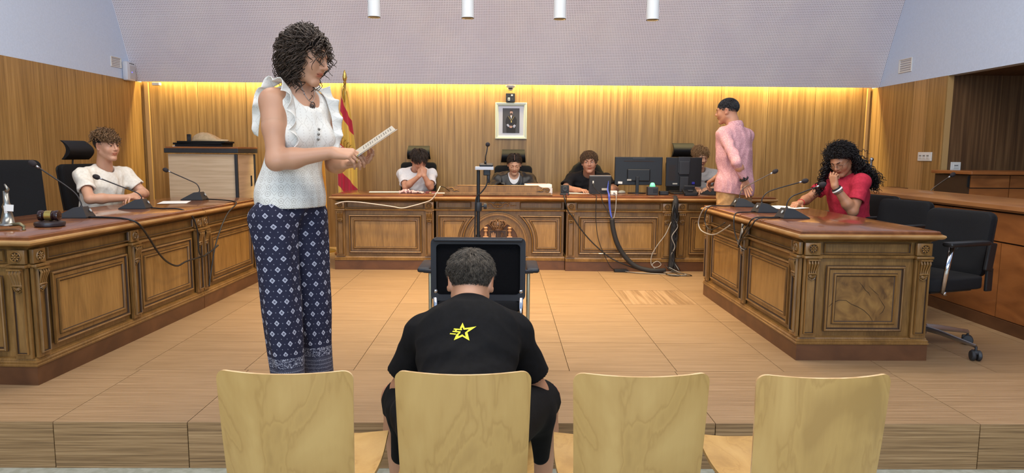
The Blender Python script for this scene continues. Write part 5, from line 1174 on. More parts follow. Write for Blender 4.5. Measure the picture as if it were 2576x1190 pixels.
    def strands(s, m, parent, n, L, seed=1, steps=9, lift=.5, comb=(0, .3, -1), grav=0.0, curl=0.0, freq=3.0, r=.0022, rnd=.3, dz=0.0, front=0.0, Lf=None, sides=4, crown=None, collide=1.03, name='hair_locks', tip=.25, side=0.0, sel=None, part=None):
        P0, N = s.scalp(n, seed, dz, front, side); rg = np.random.RandomState(seed + 5)
        if sel is not None: ok = sel(P0); P0, N = P0[ok], N[ok]
        n = len(P0); ln = L * (1 + rnd * (rg.rand(n) - .5) * 2)
        if Lf is not None: ln = ln * Lf(P0)
        cd = np.array(comb(P0) if callable(comb) else np.tile(V(*comb), (n, 1)), float)
        if crown is not None: cd = cd + (P0 - V(*crown)) / .09
        cd = cd + rg.randn(n, 3) * .25 * rnd / .3; cd -= (cd * N).sum(1, keepdims=True) * N; cd /= np.linalg.norm(cd, axis=1, keepdims=True) + 1e-9
        G_ = (s.R.T @ V(0, 0, -1))
        path = [P0 - N * .003]; P_ = P0.copy(); ph = rg.rand(n) * 2 * PI; ff = freq * (.7 + .6 * rg.rand(n)); D_ = None; vel = N * lift + cd * (1 - lift)
        out = [P_ - N * .002]; base = P_.copy()
        for k in range(1, steps):
            t_ = k / (steps - 1); vel = vel * (1 - .10) + G_ * grav / steps * 3 + (cd * .15 if k < steps * .6 else 0); vel /= np.linalg.norm(vel, axis=1, keepdims=True) + 1e-9
            base = base + vel * (ln / (steps - 1))[:, None]
            q = (base - V(0, -.014, .036)) / (V(.0755, .0945, .0815) * collide); rr_ = np.linalg.norm(q, axis=1); ins = rr_ < 1
            base[ins] = V(0, -.014, .036) + (q[ins] / rr_[ins][:, None]) * V(.0755, .0945, .0815) * collide
            if callable(getattr(s, 'coll', None)): base = s.coll(base)
            a = np.cross(vel, V(0, 0, 1)); a /= np.linalg.norm(a, axis=1, keepdims=True) + 1e-6; b_ = np.cross(vel, a)
            ca = curl * min(1, t_ * 2.2); w_ = ph + ff * 2 * PI * t_
            out.append(base + ca * (np.cos(w_)[:, None] * a + np.sin(w_)[:, None] * b_))
        P_ = np.stack(out, 1) * V(s.w, 1, 1) * s.s; G2 = s.c + P_ @ s.R.T
        tt = np.linspace(0, 1, steps); rad = r * s.s * (1 - (1 - tip) * tt ** 2)
        return tubes(name, G2, rad, sides, m, parent)

def hand(sh, W, y, z, side, curls=(20, 25, 15), sc_=1.0, thumb=(.7, .6, -.35), spread=.10, fing=None, k=.0045, thumb_curl=15):
    """W wrist; y towards the fingers; z back of the hand; side +1: thumb on +x of (x = y cross z)"""
    y = nrm(y); z = nrm(np.array(z, float) - np.dot(z, y) * y); x = np.cross(y, z) * side
    L = lambda a, b_, c: np.array(W) + (x * a + y * b_ + z * c) * sc_
    xs = (.028, .0095, -.0095, -.027); ky = (.086, .089, .085, .078)
    for i in range(4): sh.cap(L(xs[i] * .55, .004, 0), L(xs[i], ky[i], .002), .0135 * sc_, .0105 * sc_, .014)
    sh.cap(L(.012, .02, -.006), L(.020, .05, -.007), .015 * sc_, .013 * sc_, .012); sh.cap(L(-.018, .02, -.006), L(-.022, .06, -.005), .013 * sc_, .010 * sc_, .012)
    segs = ((.041, .025, .019), (.045, .029, .020), (.042, .027, .019), (.032, .020, .017)); tips = []
    for i in range(4):
        cu = fing[i] if fing else curls; p = L(xs[i], ky[i], 0); ang = 0; sp = xs[i] / .028 * spread
        for j in range(3):
            ang += math.radians(cu[j]); d = y * math.cos(ang) * math.cos(sp) - z * math.sin(ang) + x * math.sin(sp) * math.cos(ang)
            q = p + nrm(d) * segs[i][j] * sc_; sh.cap(p, q, (.0088 - .0009 * j - (.001 if i == 3 else 0)) * sc_, (.0082 - .001 * j - (.001 if i == 3 else 0)) * sc_, k); p = q
        tips.append(p)
    d = nrm(x * thumb[0] + y * thumb[1] + z * thumb[2]); p = L(.018, .018, -.008); ax_ = nrm(np.cross(d, y)) ; ang = 0
    for j, (l, r) in enumerate(((.040, .0118), (.031, .0098), (.025, .0088))):
        if j: a = math.radians(thumb_curl); d = d * math.cos(a) + np.cross(ax_, d) * math.sin(a)
        q = p + d * l * sc_; sh.cap(p, q, r * sc_, r * .92 * sc_, .008 if j == 0 else k); p = q
    return tips, p
def arm(sh, S_, E_, W_, r=1.0, k=.02, upper=True):
    S_, E_, W_ = map(lambda a: np.array(a, float), (S_, E_, W_))
    if upper: sh.cap(S_, S_ + (E_ - S_) * .45, .048 * r, .044 * r, k).cap(S_ + (E_ - S_) * .45, E_, .044 * r, .035 * r, k)
    else: sh.cap(S_ + (E_ - S_) * .35, E_, .042 * r, .035 * r, k)
    sh.cap(E_, E_ + (W_ - E_) * .3, .035 * r, .038 * r, k).cap(E_ + (W_ - E_) * .3, W_, .038 * r, .0235 * r, k)
def torso(sh, neck, hip, SL, SR, w=1.0, d=1.0, k=.05, inf=0.0, sho=.055, hipw=1.0, top=True):
    """ellipsoid chain from hips to shoulders; returns the frame"""
    neck, hip, SL, SR = (np.array(a, float) for a in (neck, hip, SL, SR))
    up = nrm(neck - hip); x = nrm((SR - SL) - np.dot(SR - SL, up) * up); f = np.cross(up, x); R = np.stack([x, f, up], 1); H_ = np.linalg.norm(neck - hip)
    at_ = lambda t_, fy=0: hip + (neck - hip) * t_ + f * fy
    sw = np.linalg.norm(SR - SL) / 2
    sh.ell(at_(.06), ((.155 * hipw) * w + inf, .115 * d + inf, .13 + inf), R, k); sh.ell(at_(.32, .004), (.132 * w + inf, .10 * d + inf, .14 + inf), R, k)
    sh.ell(at_(.62, .008), (.152 * w + inf, .112 * d + inf, .15 + inf), R, k); sh.ell(at_(.80, -.004), (.150 * w + inf, .098 * d + inf, .11 + inf), R, k)
    if top:
        for Sx in (SL, SR): sh.cap(at_(.96, -.02), Sx, .042 + inf, sho + inf, .04)
        for Sx, q in ((SL, -1), (SR, 1)): sh.cap(at_(.78) + x * q * .08, Sx, .06 + inf, sho * .95 + inf, .04)
    return R, at_
def person(label, loc, rotz): return thing('person', label, 'person', loc, rotz)
def body_obj(parent, shapes, head, tone, name='body', res=(.003,), **kc):
    """joins the skin blocks (each with its resolution) into ONE mesh with a colour attribute"""
    PP, TT, QQ = [], [], []; o = 0
    for sh, r in shapes:
        p, t_, q = sh.mesh(r); t_, q = flipcheck(p, t_, q)
        PP.append(p); TT.append(t_.reshape(-1, 3) + o); QQ.append(q.reshape(-1, 4) + o); o += len(p)
    P_ = np.concatenate(PP); col = head.colors(P_, tone, **kc) if head else np.tile(np.array([lin(q) for q in tone]), (len(P_), 1))
    return link(name, np_mesh(name, P_, np.concatenate(TT), np.concatenate(QQ), SKIN, col), parent)
def tee(parent, neck, hip, SL, SR, EL, ER, m, f=.62, w=1.0, d=1.0, inf=.012, seed=1, res=.005, sl=.058, slr=.066, noise=.005, hole=.068, lam=.11, hemz=None, name='tshirt', holec=None, sho=.043, fwd=None):
    sh = Shape(); R, at_ = torso(sh, neck, hip, SL, SR, w, d, .05, inf, sho)
    neck, SL, SR, EL, ER = (np.array(a, float) for a in (neck, SL, SR, EL, ER))
    for S_, E_ in ((SL, EL), (SR, ER)): sh.sleeve(S_, S_ + (E_ - S_) * f, sl + inf * .3, slr, .035)
    for S_, E_ in ((SL, EL), (SR, ER)):
        b_ = S_ + (E_ - S_) * f; dd = nrm(E_ - S_); sh.cap(b_ - dd * .02, b_ + dd * .06, slr - .013, slr - .008, .004, '-')
    if hole: sh.cap(neck - R[:, 2] * .0 + R[:, 1] * .01, neck + R[:, 2] * .12 + R[:, 1] * .03, hole, hole + .02, .006, '-')
    sh.noise = (noise, lam, seed)
    o = sdf_obj(name, sh, res, m, parent)
    if hole:      # ribbed collar follows the neck opening
        pass
    return o, R, at_
# ================================================ PEOPLE
def frame(loc, yaw):
    """world point -> local point of a person standing at loc and turned by yaw degrees"""
    Ri = np.array(Matrix.Rotation(-math.radians(yaw), 3, 'Z')); L0 = np.array(loc, float)
    return lambda x, y, z: Ri @ (np.array((x, y, z), float) - L0)
TEEW = noisy('tee_cream', [(.3, (222, 214, 198)), (.7, (238, 232, 220))], (60, 60, 60), .85, .15, 4)
TEEW2 = noisy('tee_white', [(.3, (232, 230, 228)), (.7, (244, 242, 240))], (60, 60, 60), .85, .15, 4)
TEEB = noisy('tee_black', [(.3, (9, 9, 10)), (.7, (15, 15, 17))], (60, 60, 60), .9, .2, 4, spec=.2)
TEEK = noisy('tee_charcoal', [(.3, (20, 19, 20)), (.7, (30, 29, 31))], (60, 60, 60), .85, .2, 4, spec=.3)
TEER = noisy('tee_red', [(.3, (164, 24, 48)), (.7, (190, 38, 64))], (60, 60, 60), .85, .2, 4)
TEEG = noisy('tee_grey', [(.3, (164, 162, 160)), (.7, (182, 180, 178))], (90, 90, 90), .85, .2, 4)
JEAN = mat('dark_trousers', (34, 36, 46), .85); SHOE = mat('shoe_dark', (40, 38, 38), .6)
def seated_legs(par, hip, yaw, m=JEAN, floor=0.0, spread=.12, seat=.50, res=.009):
    R = rotm(yaw); g = lambda x, y, z: np.array(hip) * V(1, 1, 0) + R @ V(x, y, 0) + V(0, 0, z)
    sh = Shape(); sh.ell(g(0, -.01, seat + .03), (.165, .13, .10), R, .05)
    for q in (-1, 1):
        sh.cap(g(q * .09, .0, seat + .02), g(q * spread, .40, seat + .02), .082, .062, .04); sh.cap(g(q * spread, .40, seat + .02), g(q * spread, .42, floor + .10), .060, .048, .03)
    sdf_obj('trousers', sh, res, m, par)
    for q in (-1, 1):
        s2 = Shape(); s2.cap(g(q * spread, .40, floor + .045), g(q * spread * 1.1, .56, floor + .035), .042, .034, .02).cap(g(q * spread, .42, floor + .05), g(q * spread, .42, floor + .12), .04, .04, .02); s2.plane(g(0, 0, floor + .004), (0, 0, -1)); sdf_obj('shoe', s2, .007, SHOE, par)
def neckcap(sh, hd, base, r=.052, rb=None): sh.cap(hd.g(0, -.022, -.03), np.array(base), r * hd.s, (rb or r * 1.12), .03)

# ---------------------------------------------------------------- standing woman
yaw = -126.9; wl = frame((-.945, 3.2, 0), yaw)
P1 = person('woman standing in white lace top and navy patterned trousers, reading a leaflet', (-.945, 3.2, 0), math.radians(yaw))
hd = Head(wl(-.870, 3.15, 1.566), rotm(-106 - yaw, 15, -4), .98, True, .97)
neck, hip = wl(-.915, 3.19, 1.425), wl(-.972, 3.2, .93)
SR, SL = wl(-.997, 3.078, 1.372), wl(-.842, 3.305, 1.372)
ER, WR = wl(-.962, 2.985, 1.118), wl(-.725, 2.99, 1.155)
EL, WL = wl(-.80, 3.33, 1.10), wl(-.70, 3.12, 1.105)
h_ = Shape(); hd.shape(h_); neckcap(h_, hd, neck, .047, .056)
b_ = Shape(); Rt, at_ = torso(b_, neck, hip, SL, SR, .93, .96, .05, 0, .042); b_.cap(hd.g(0, -.02, -.07), neck - Rt[:, 2] * .03, .048, .066, .04)
for q in (-1, 1): b_.ell(at_(.60, .085) + Rt[:, 0] * q * .07, (.062, .055, .06), Rt, .05)
b_.cap(SR, SR + (ER - SR) * .4, .054, .053, .03)
a_ = Shape(); arm(a_, SR, ER, WR, 1.06, .03); arm(a_, SL, EL, WL, 1.0, .03)
# both hands on the leaflet
up = np.array(wl(0, 0, 1)) - np.array(wl(0, 0, 0)); wd = lambda x, y, z: np.array(wl(x, y, z)) - np.array(wl(0, 0, 0))
hand(a_, WR, wd(1, .0, -.08), wd(-.0, -.55, .83), -1, sc_=.93, thumb=(.35, .85, -.35), fing=((28, 30, 15), (34, 34, 18), (38, 36, 20), (42, 36, 20)), thumb_curl=8)
hand(a_, WL, wd(1, -.15, .08), wd(0, .35, -.93), -1, sc_=.93, thumb=(.75, .55, -.3), fing=((18, 26, 22), (22, 30, 24), (26, 32, 26), (30, 34, 26)), thumb_curl=12)
tone = (188, 140, 110)
body1 = body_obj(P1, [(h_, .0022), (b_, .0045), (a_, .0024)], hd, tone, lips=(.56, .25, .23))
hd.eyes(P1, 0, brow=H_DARK, browt=.0024)
hd.cap_hair(H_DARK, P1, .002, grow=.004)
for sd, n_, L_, lf, cu, rr_ in ((3, 620, .125, .18, .010, .0033), (8, 520, .155, .12, .013, .0033), (21, 300, .09, .22, .010, .0030)):
    hd.strands(H_DARK, P1, n_, L_, seed=sd, steps=26, lift=lf, comb=(0, -.05, -.8), grav=1.5, curl=cu, freq=2.8, r=rr_, rnd=.22, collide=1.10, tip=.35, front=.004, name='hair_curls', side=-.02, sel=lambda P_: P_[:, 1] < .02)
hd.strands(H_DARK, P1, 1500, .095, seed=41, steps=22, lift=.22, comb=(.0, -1.0, -.1), crown=(0, .06, .10), grav=.5, curl=.010, freq=2.0, r=.0033, rnd=.25, collide=1.13, tip=.35, name='hair_crown', sel=lambda P_: (P_[:, 2] > .065) & (P_[:, 1] < .050))
hd.strands(H_DARK, P1, 46, .10, seed=33, steps=26, lift=.5, comb=lambda P_: np.stack([np.sign(P_[:, 0]) * 1.5, -.25 + 0 * P_[:, 0], -.5 + 0 * P_[:, 0]], 1), grav=1.1, curl=.011, freq=3.2, r=.0026, rnd=.2, collide=1.12, front=-.01, name='hair_fringe', sel=lambda P_: (P_[:, 1] > .0) & (P_[:, 2] > .06))
# trousers with printed motifs
class N:
    def __init__(s, t, o): s.t = t; s.o = o
    def op(s, k, b=None, c=None):
        n = s.t.nodes.new('ShaderNodeMath'); n.operation = k
        for i, q in enumerate((s, b, c)):
            if q is None: continue
            if isinstance(q, N): s.t.links.new(q.o, n.inputs[i])
            else: n.inputs[i].default_value = q
        return N(s.t, n.outputs[0])
    def __add__(s, b): return s.op('ADD', b)
    def __sub__(s, b): return s.op('SUBTRACT', b)
    def __mul__(s, b): return s.op('MULTIPLY', b)
    def abs(s): return s.op('ABSOLUTE')
    def lt(s, b): return s.op('LESS_THAN', b)
    def gt(s, b): return s.op('GREATER_THAN', b)
    def mx(s, b): return s.op('MAXIMUM', b)
    def mn(s, b): return s.op('MINIMUM', b)
    def fr(s): return s.op('FRACT')
def uvs(t): 
    n = node(t, 'ShaderNodeUVMap', uv_map='UVMap'); x = node(t, 'ShaderNodeSeparateXYZ'); t.links.new(n.outputs[0], x.inputs[0]); return N(t, x.outputs[0]), N(t, x.outputs[1]), n
mT, t, b = nt('navy_print'); u, v, un = uvs(t)
def lattice(du, dv):
    a = ((u * (1 / .058) + du).fr() - .5).abs() * .058; c = ((v * (1 / .094) + dv).fr() - .5).abs() * .094; return a, c
def motif(du, dv):
    a, c = lattice(du, dv); d = a + c; ring = d.lt(.0128) * d.gt(.0088); fill = d.lt(.0088) * d.gt(.0066) * 0 + (a - c).abs().gt(.0022) * d.lt(.0072); return ring.mx(fill)
def dots(du, dv): a, c = lattice(du, dv); return (a + c).lt(.0028) * .45
w1 = motif(0, 0).mx(motif(.5, .5)).mx(dots(.5, 0)).mx(dots(0, .5)).mx(dots(.25, .25)).mx(dots(.75, .75)).mx(dots(.25, .75)).mx(dots(.75, .25))
nz = node(t, 'ShaderNodeTexNoise', i_Scale=85.0, i_Detail=1.0, i_Distortion=1.2); t.links.new(un.outputs[0], nz.inputs['Vector']); nf = N(t, nz.outputs[0])
flor = (nf - .5).abs().lt(.030); flor = flor * v.gt(.172) * v.lt(.215)
str_ = ((v * 55.0).fr() - .5).abs().lt(.12) * ((u * 95.0).fr()).gt(.35) * .6; str_ = str_.mx((nf - .5).abs().lt(.015) * .5) * v.lt(.165)
top_ = w1 * v.gt(.228)
wt = top_.mx(flor).mx(str_)
mx = node(t, 'ShaderNodeMix', data_type='RGBA'); mx.inputs[6].default_value = C(20, 22, 48); mx.inputs[7].default_value = C(186, 188, 202); t.links.new(wt.o, mx.inputs[0])
m2 = node(t, 'ShaderNodeMix', data_type='RGBA'); m2.inputs[7].default_value = C(74, 74, 88); t.links.new(mx.outputs[2], m2.inputs[6]); t.links.new((v.lt(.170) * .45).o, m2.inputs[0])
t.links.new(m2.outputs[2], b.inputs['Base Color']); b.inputs['Roughness'].default_value = .85
hr, hl = wl(-1.025, 3.12, .86), wl(-.925, 3.27, .86); fr_, fl_ = wl(-.955, 3.06, .035), wl(-.872, 3.25, .035)
tr = Shape(); tr.ell(wl(-.968, 3.2, .92), (.136, .110, .13), Rt, .05); tr.ell(wl(-1.005, 3.24, .86), (.105, .10, .10), Rt, .05)
tr.sleeve(hr, fr_, .104, .070, .03); tr.sleeve(hl, fl_, .102, .066, .012); tr.plane(wl(0, 0, .975), (0, 0, 1)); tr.noise = (.006, .10, 5, (1, 1, .3))
p, tt_, qq = tr.mesh(.006); tt_, qq = flipcheck(p, tt_, qq); me = np_mesh('trousers', p, tt_, qq, mT)
def leg_uv(me, pts, axes, r):
    n = len(me.loops); vi = np.empty(n, np.int32); me.loops.foreach_get('vertex_index', vi)
    ls = np.empty(len(me.polygons), np.int32); me.polygons.foreach_get('loop_start', ls); lt = np.empty(len(me.polygons), np.int32); me.polygons.foreach_get('loop_total', lt)
    res = []
    for a, b2 in axes:
        d = nrm(b2 - a); e = nrm(wd(.0, -1, 0)); e = nrm(e - d * (e @ d)); f = np.cross(d, e); q = pts - a; s_ = q @ d; res.append((np.arctan2(q @ f, q @ e), np.linalg.norm(q - s_[:, None] * d, axis=1)))
    near = (res[0][1] > res[1][1]).astype(int); c_ = np.repeat(near[vi[ls]], lt)
    A = np.where(c_ == 0, res[0][0][vi], res[1][0][vi]); ra = np.repeat(A[ls], lt); A = np.where(A - ra > PI, A - 2 * PI, np.where(A - ra < -PI, A + 2 * PI, A))
    ul = me.uv_layers.new(name='UVMap'); ul.data.foreach_set('uv', np.stack([A * r + .37 * c_, pts[vi, 2] - .035 + .0 * c_], 1).astype(np.float32).ravel())
leg_uv(me, p, ((hr, fr_), (hl, fl_)), .098); link('trousers', me, P1)
for nm, (fx, fy) in (('r', (-.955, 3.06)), ('l', (-.872, 3.25))):
    s2 = Shape(); f0, f1 = wl(fx - .03, fy, .045), wl(fx + .07, fy - .11, .03); s2.cap(f0, f1, .034, .028, .02).cap(wl(fx, fy, .04), wl(fx, fy, .12), .034, .032, .02).plane(wl(0, 0, .012), (0, 0, -1))
    o = link('foot', np_mesh('foot', *(lambda q: (q[0], *flipcheck(*q)))(s2.mesh(.005)), SKIN, None), P1)
    ca = o.data.color_attributes.new('Col', 'FLOAT_COLOR', 'POINT'); ca.data.foreach_set('color', np.tile([lin(tone[0]), lin(tone[1]), lin(tone[2]), 1.0], (len(o.data.vertices), 1)).astype(np.float32).ravel())
    mb = MB(); c0 = wl(fx + .01, fy - .05, .008); mb.M = Matrix.Translation(c0) @ Matrix.Rotation(math.radians(-137 - yaw + 0), 4, 'Z'); mb.box((0, 0, 0), (.09, .25, .014), .006); mb.build('sandal', SHOE, P1)
# lace top
mL, t, b = nt('white_lace'); u, v, un = uvs(t)
def lat(pu, pv, du, dv): return ((u * (1 / pu) + du).fr() - .5).abs() * pu, ((v * (1 / pv) + dv).fr() - .5).abs() * pv
a1, c1 = lat(.052, .060, 0, 0); d1 = a1 * 1.2 + c1; lozenge = (d1 - .026).abs().lt(.0016) + (d1 - .012).abs().lt(.0013)
a2, c2 = lat(.052, .030, .5, .2); rr_ = (a2 * a2 + c2 * c2).op('SQRT'); rings_ = (rr_ - .0105).abs().lt(.0016) + (rr_ - .004).lt(0.0)
dsh = ((v * 150.0).fr()).gt(.4).mx(((u * 150.0).fr()).gt(.55)); low = (lozenge + rings_) * dsh * v.lt(.175)
a3, c3 = lat(.026, .013, 0, 0); hol = (a3 + c3 * .8).lt(.0026) * .5; a4, c4 = lat(.055, .085, .3, .1); d4 = a4 * 1.5 + c4; hol2 = ((d4 - .034).abs().lt(.0018)) * dsh * .7
upn = (hol.mx(hol2)) * v.gt(.175); k_ = (low.mn(1.0)).mx(upn)
mx = node(t, 'ShaderNodeMix', data_type='RGBA'); mx.inputs[6].default_value = C(226, 224, 216); mx.inputs[7].default_value = C(160, 150, 138); t.links.new((k_ * .62).o, mx.inputs[0]); t.links.new(mx.outputs[2], b.inputs['Base Color']); b.inputs['Roughness'].default_value = .9
fn = node(t, 'ShaderNodeTexNoise', i_Scale=420.0, i_Detail=1.0); t.links.new(un.outputs[0], fn.inputs['Vector']); hh = (N(t, fn.outputs[0]) * .5 - k_)
bp = node(t, 'ShaderNodeBump', i_Strength=.6, i_Distance=.0025); t.links.new(hh.o, bp.inputs['Height']); t.links.new(bp.outputs[0], b.inputs['Normal'])
bl = Shape(); torso(bl, neck, hip, SL, SR, .93, .96, .05, .010, .044)
for q in (-1, 1): bl.ell(at_(.60, .088) + Rt[:, 0] * q * .07, (.072, .062, .066), Rt, .05)
bl.ell(at_(.0), (.153, .122, .20), Rt, .06)
for S_, q in ((SR, 1), (SL, -1)): bl.cap(S_ + Rt[:, 0] * q * .01 + Rt[:, 2] * .03, S_ + Rt[:, 0] * q * .04 - Rt[:, 2] * .06, .060, .066, .008, '-'); bl.cap(S_ + Rt[:, 0] * q * .05, S_ + Rt[:, 0] * q * .10 + Rt[:, 2] * .1, .075, .09, .008, '-')
bl.cap(neck + Rt[:, 2] * .07 - Rt[:, 1] * .03, neck + Rt[:, 2] * .06 + Rt[:, 1] * .2, .096, .098, .006, '-')
for q in (-1, 0, 1): bl.cap(neck + Rt[:, 1] * .06 + Rt[:, 0] * q * .042 + Rt[:, 2] * .02, neck + Rt[:, 1] * .20 + Rt[:, 0] * q * .030 - Rt[:, 2] * .085, .050, .046, .006, '-')
bl.plane(wl(0, 0, .908), (0, 0, -1)); bl.noise = (.0045, .10, 4, (1, 1, .4))
o = sdf_obj('lace_top', bl, .005, mL, P1, uvaxis=(wl(-.965, 3.2, .905), (0, 0, 1), .15, wd(0, -1, 0)))
def ruffle(path, out, w_, waves, name='ruffle'):
    path = np.array(path); m_ = 70; tt = np.linspace(0, 1, m_); ip = np.linspace(0, 1, len(path)); C_ = np.stack([np.interp(tt, ip, path[:, i]) for i in range(3)], 1)
    for _ in range(6): C_[1:-1] = (C_[:-2] + C_[1:-1] * 2 + C_[2:]) / 4
    out = np.array(out); O = np.stack([np.interp(tt, ip, out[:, i]) for i in range(3)], 1); O /= np.linalg.norm(O, axis=1, keepdims=True)
    T = np.gradient(C_, axis=0); T /= np.linalg.norm(T, axis=1, keepdims=True) + 1e-9; B = np.cross(T, O); K = 9; vs = []; uvl = []
    for i in range(m_):
        wv = w_ * (math.sin(PI * min(1, max(.0, tt[i] * .94 + .03))) ** .45)
        for j in range(K): s_ = j / (K - 1); vs.append(C_[i] + O[i] * wv * s_ + B[i] * .019 * s_ * math.sin(waves * 2 * PI * tt[i]) + T[i] * .007 * s_ * math.cos(waves * 2 * PI * tt[i])); uvl.append((tt[i] * .9, .2 + s_ * .07))
    idx = np.arange(m_ * K).reshape(m_, K); Q = np.stack([idx[:-1, :-1], idx[1:, :-1], idx[1:, 1:], idx[:-1, 1:]], -1).reshape(-1, 4)
    me = np_mesh(name, np.array(vs), np.zeros((0, 3), int), Q, mL); ul = me.uv_layers.new(name='UVMap'); vi = np.empty(len(me.loops), np.int32); me.loops.foreach_get('vertex_index', vi); ul.data.foreach_set('uv', np.array(uvl)[vi].astype(np.float32).ravel())
    o = link(name, me, P1); sm = o.modifiers.new('s', 'SOLIDIFY'); sm.thickness = .002; return o
for q, S_ in ((1, SR), (-1, SL)):
    X_, Y_, Z_ = Rt[:, 0] * q, Rt[:, 1], Rt[:, 2]; c = neck + 0
    path = [c + X_ * .132 - Y_ * .085 - Z_ * .22, c + X_ * .126 - Y_ * .090 - Z_ * .10, c + X_ * .105 - Y_ * .068 - Z_ * .01, c + X_ * .085 - Y_ * .01 + Z_ * .030, c + X_ * .092 + Y_ * .06 - Z_ * .0, c + X_ * .100 + Y_ * .105 - Z_ * .08, c + X_ * .106 + Y_ * .130 - Z_ * .17, c + X_ * .096 + Y_ * .134 - Z_ * .25, c + X_ * .080 + Y_ * .132 - Z_ * .30]
    out = [X_ * .6 - Y_ * .8, X_ * .8 - Y_ * .6, X_ - Y_ * .3 + Z_ * .2, X_ + Z_ * .35, X_ + Y_ * .35 + Z_ * .1, X_ * .9 + Y_ * .5 - Z_ * .1, X_ * .8 + Y_ * .6 - Z_ * .2, X_ * .7 + Y_ * .7 - Z_ * .4, X_ * .5 + Y_ * .7 - Z_ * .6]
    ruffle(path if q > 0 else path[:-1], out if q > 0 else out[:-1], .056, 8.5)
for k in range(3): mb = MB(); mb.ball(at_(.60, .150 + .0) + Rt[:, 2] * (.045 - .022 * k) + Rt[:, 0] * -.0, .0062, 10, 6); mb.build('button', mat('pearl_button', (120, 118, 112), .2, .4), P1, True)
import mathutils
bvh1 = mathutils.bvhtree.BVHTree.FromPolygons([v.co[:] for v in body1.data.vertices], [p.vertices[:] for p in body1.data.polygons])
def onskin(x, z, lift=.002):
    o_ = neck + Rt[:, 0] * x + Rt[:, 2] * z + Rt[:, 1] * .4; h = bvh1.ray_cast(Vector(o_), Vector(-Rt[:, 1]))
    return np.array(h[0]) + Rt[:, 1] * lift if h[0] and abs((np.array(h[0]) - neck) @ Rt[:, 1]) < .16 else None
mb = MB(); nk = [onskin(.048 * math.sin(a), .045 - .085 * math.cos(a / 1.0) ** 2 * (1 if abs(a) < PI / 2 else 0)) for a in [-PI / 2 + PI * k / 20 for k in range(21)]]; nk = [q for q in nk if q is not None]; mb.tube(nk, .0011, 5); mb.build('necklace', ALU, P1, True)
mb = MB(); pc_ = onskin(0, -.058, .005)
mb.tube([pc_ + Rt[:, 0] * .013 * math.cos(a) + Rt[:, 2] * .017 * math.sin(a) for a in [2 * PI * k / 16 for k in range(17)]], .0025, 6); mb.ball(pc_, (.008, .005, .010), 10, 6); mb.build('pendant', mat('pendant_dark', (84, 72, 66), .3, .6), P1, True)
for f_, off in (((.062), 0), ((.060), -.021)):
    mb = MB(); d_ = nrm(wd(1, .0, -.30)); c0 = np.array(WR) + wd(.108, -.006 + off * .2, -.012 + off); mb.tube([c0 + .0098 * (math.cos(a) * nrm(wd(.0, 1, 0)) + math.sin(a) * nrm(wd(.35, 0, 1))) for a in [2 * PI * k / 14 for k in range(15)]], .0012, 5); mb.build('ring', GOLD, P1, True)
# leaflet in her hands
lf = thing('folded_leaflet', 'folded beige leaflet with a column of handwriting held by the standing woman', 'leaflet', (-.625, 3.0, 1.125))
mb = MB(); A = V(.005, -.02, .015); U_ = V(.168, -.015, .112); W_ = V(-.036, .125, .020); nn = nrm(np.cross(U_, W_))
def q4(a, b_, c, d, th=.0012): mb.add([a, b_, c, d, a + nn * th, b_ + nn * th, c + nn * th, d + nn * th], [(0, 1, 2, 3), (7, 6, 5, 4), (0, 4, 5, 1), (1, 5, 6, 2), (2, 6, 7, 3), (3, 7, 4, 0)])
q4(A, A + U_, A + U_ + W_, A + W_); mb.build('front_page', mat('leaflet_beige', (188, 178, 160), .8), lf)
mb = MB(); W2 = V(-.03, .10, .014); nn2 = nn; q4(A - nn * .003, A + U_ * 1.03 - nn * .003, A + U_ * 1.03 + W2 - nn * .02, A + W2 - nn * .02); mb.build('inner_page', PAPER, lf)
mb = MB()
for k in range(13):
    s_ = .22 + .058 * k; l0 = .30 + .10 * ((k * 7) % 3) / 3; o_ = nn * .0022
    a = A + U_ * s_ + W_ * l0 + o_; b2 = A + U_ * (s_ + .012) + W_ * (.75 - .1 * ((k * 5) % 3) / 3) + o_; mb.tube([a, (a + b2) / 2 + U_ * .012 * ((k % 2) - .5), b2], .0011, 4)
mb.build('handwriting', mat('ink', (70, 66, 64), .6), lf)['kind'] = 'stuff'

# ---------------------------------------------------------------- man in the pink shirt
yaw = 30; wl = frame((2.13, 6.42, 0), yaw); wd = lambda x, y, z: np.array(wl(x, y, z)) - np.array(wl(0, 0, 0))
P2 = person('man in pink shirt and khaki trousers standing with his back to us', (2.13, 6.42, 0), math.radians(yaw))
hd = Head(wl(2.055, 6.50, 1.555), rotm(58 - yaw, 8, 0), .98)
neck, hip = wl(2.11, 6.46, 1.405), wl(2.12, 6.40, .86); SL, SR = wl(1.995, 6.385, 1.345), wl(2.255, 6.53, 1.325)
EL, WL = wl(2.04, 6.13, 1.09), wl(2.125, 6.165, .935); ER, WR = wl(2.26, 6.72, 1.10), wl(2.08, 6.86, .93)
h_ = Shape(); hd.shape(h_); neckcap(h_, hd, neck, .056, .066); a_ = Shape(); arm(a_, SL, EL, WL, .98, upper=False); arm(a_, SR, ER, WR, .98, upper=False)
hand(a_, WL, wd(.42, -.02, -1), wd(.25, 1, .1), -1, sc_=.92, thumb=(.6, .7, -.2), fing=((16, 16, 12), (22, 22, 15), (28, 26, 18), (32, 28, 18)))
hand(a_, WR, wd(-.5, .5, -.5), wd(-.2, .2, 1), 1, sc_=1.0, curls=(40, 40, 20)); body_obj(P2, [(h_, .003), (a_, .003)], hd, (184, 134, 106)); hd.eyes(P2, .6, brow=H_GRY)
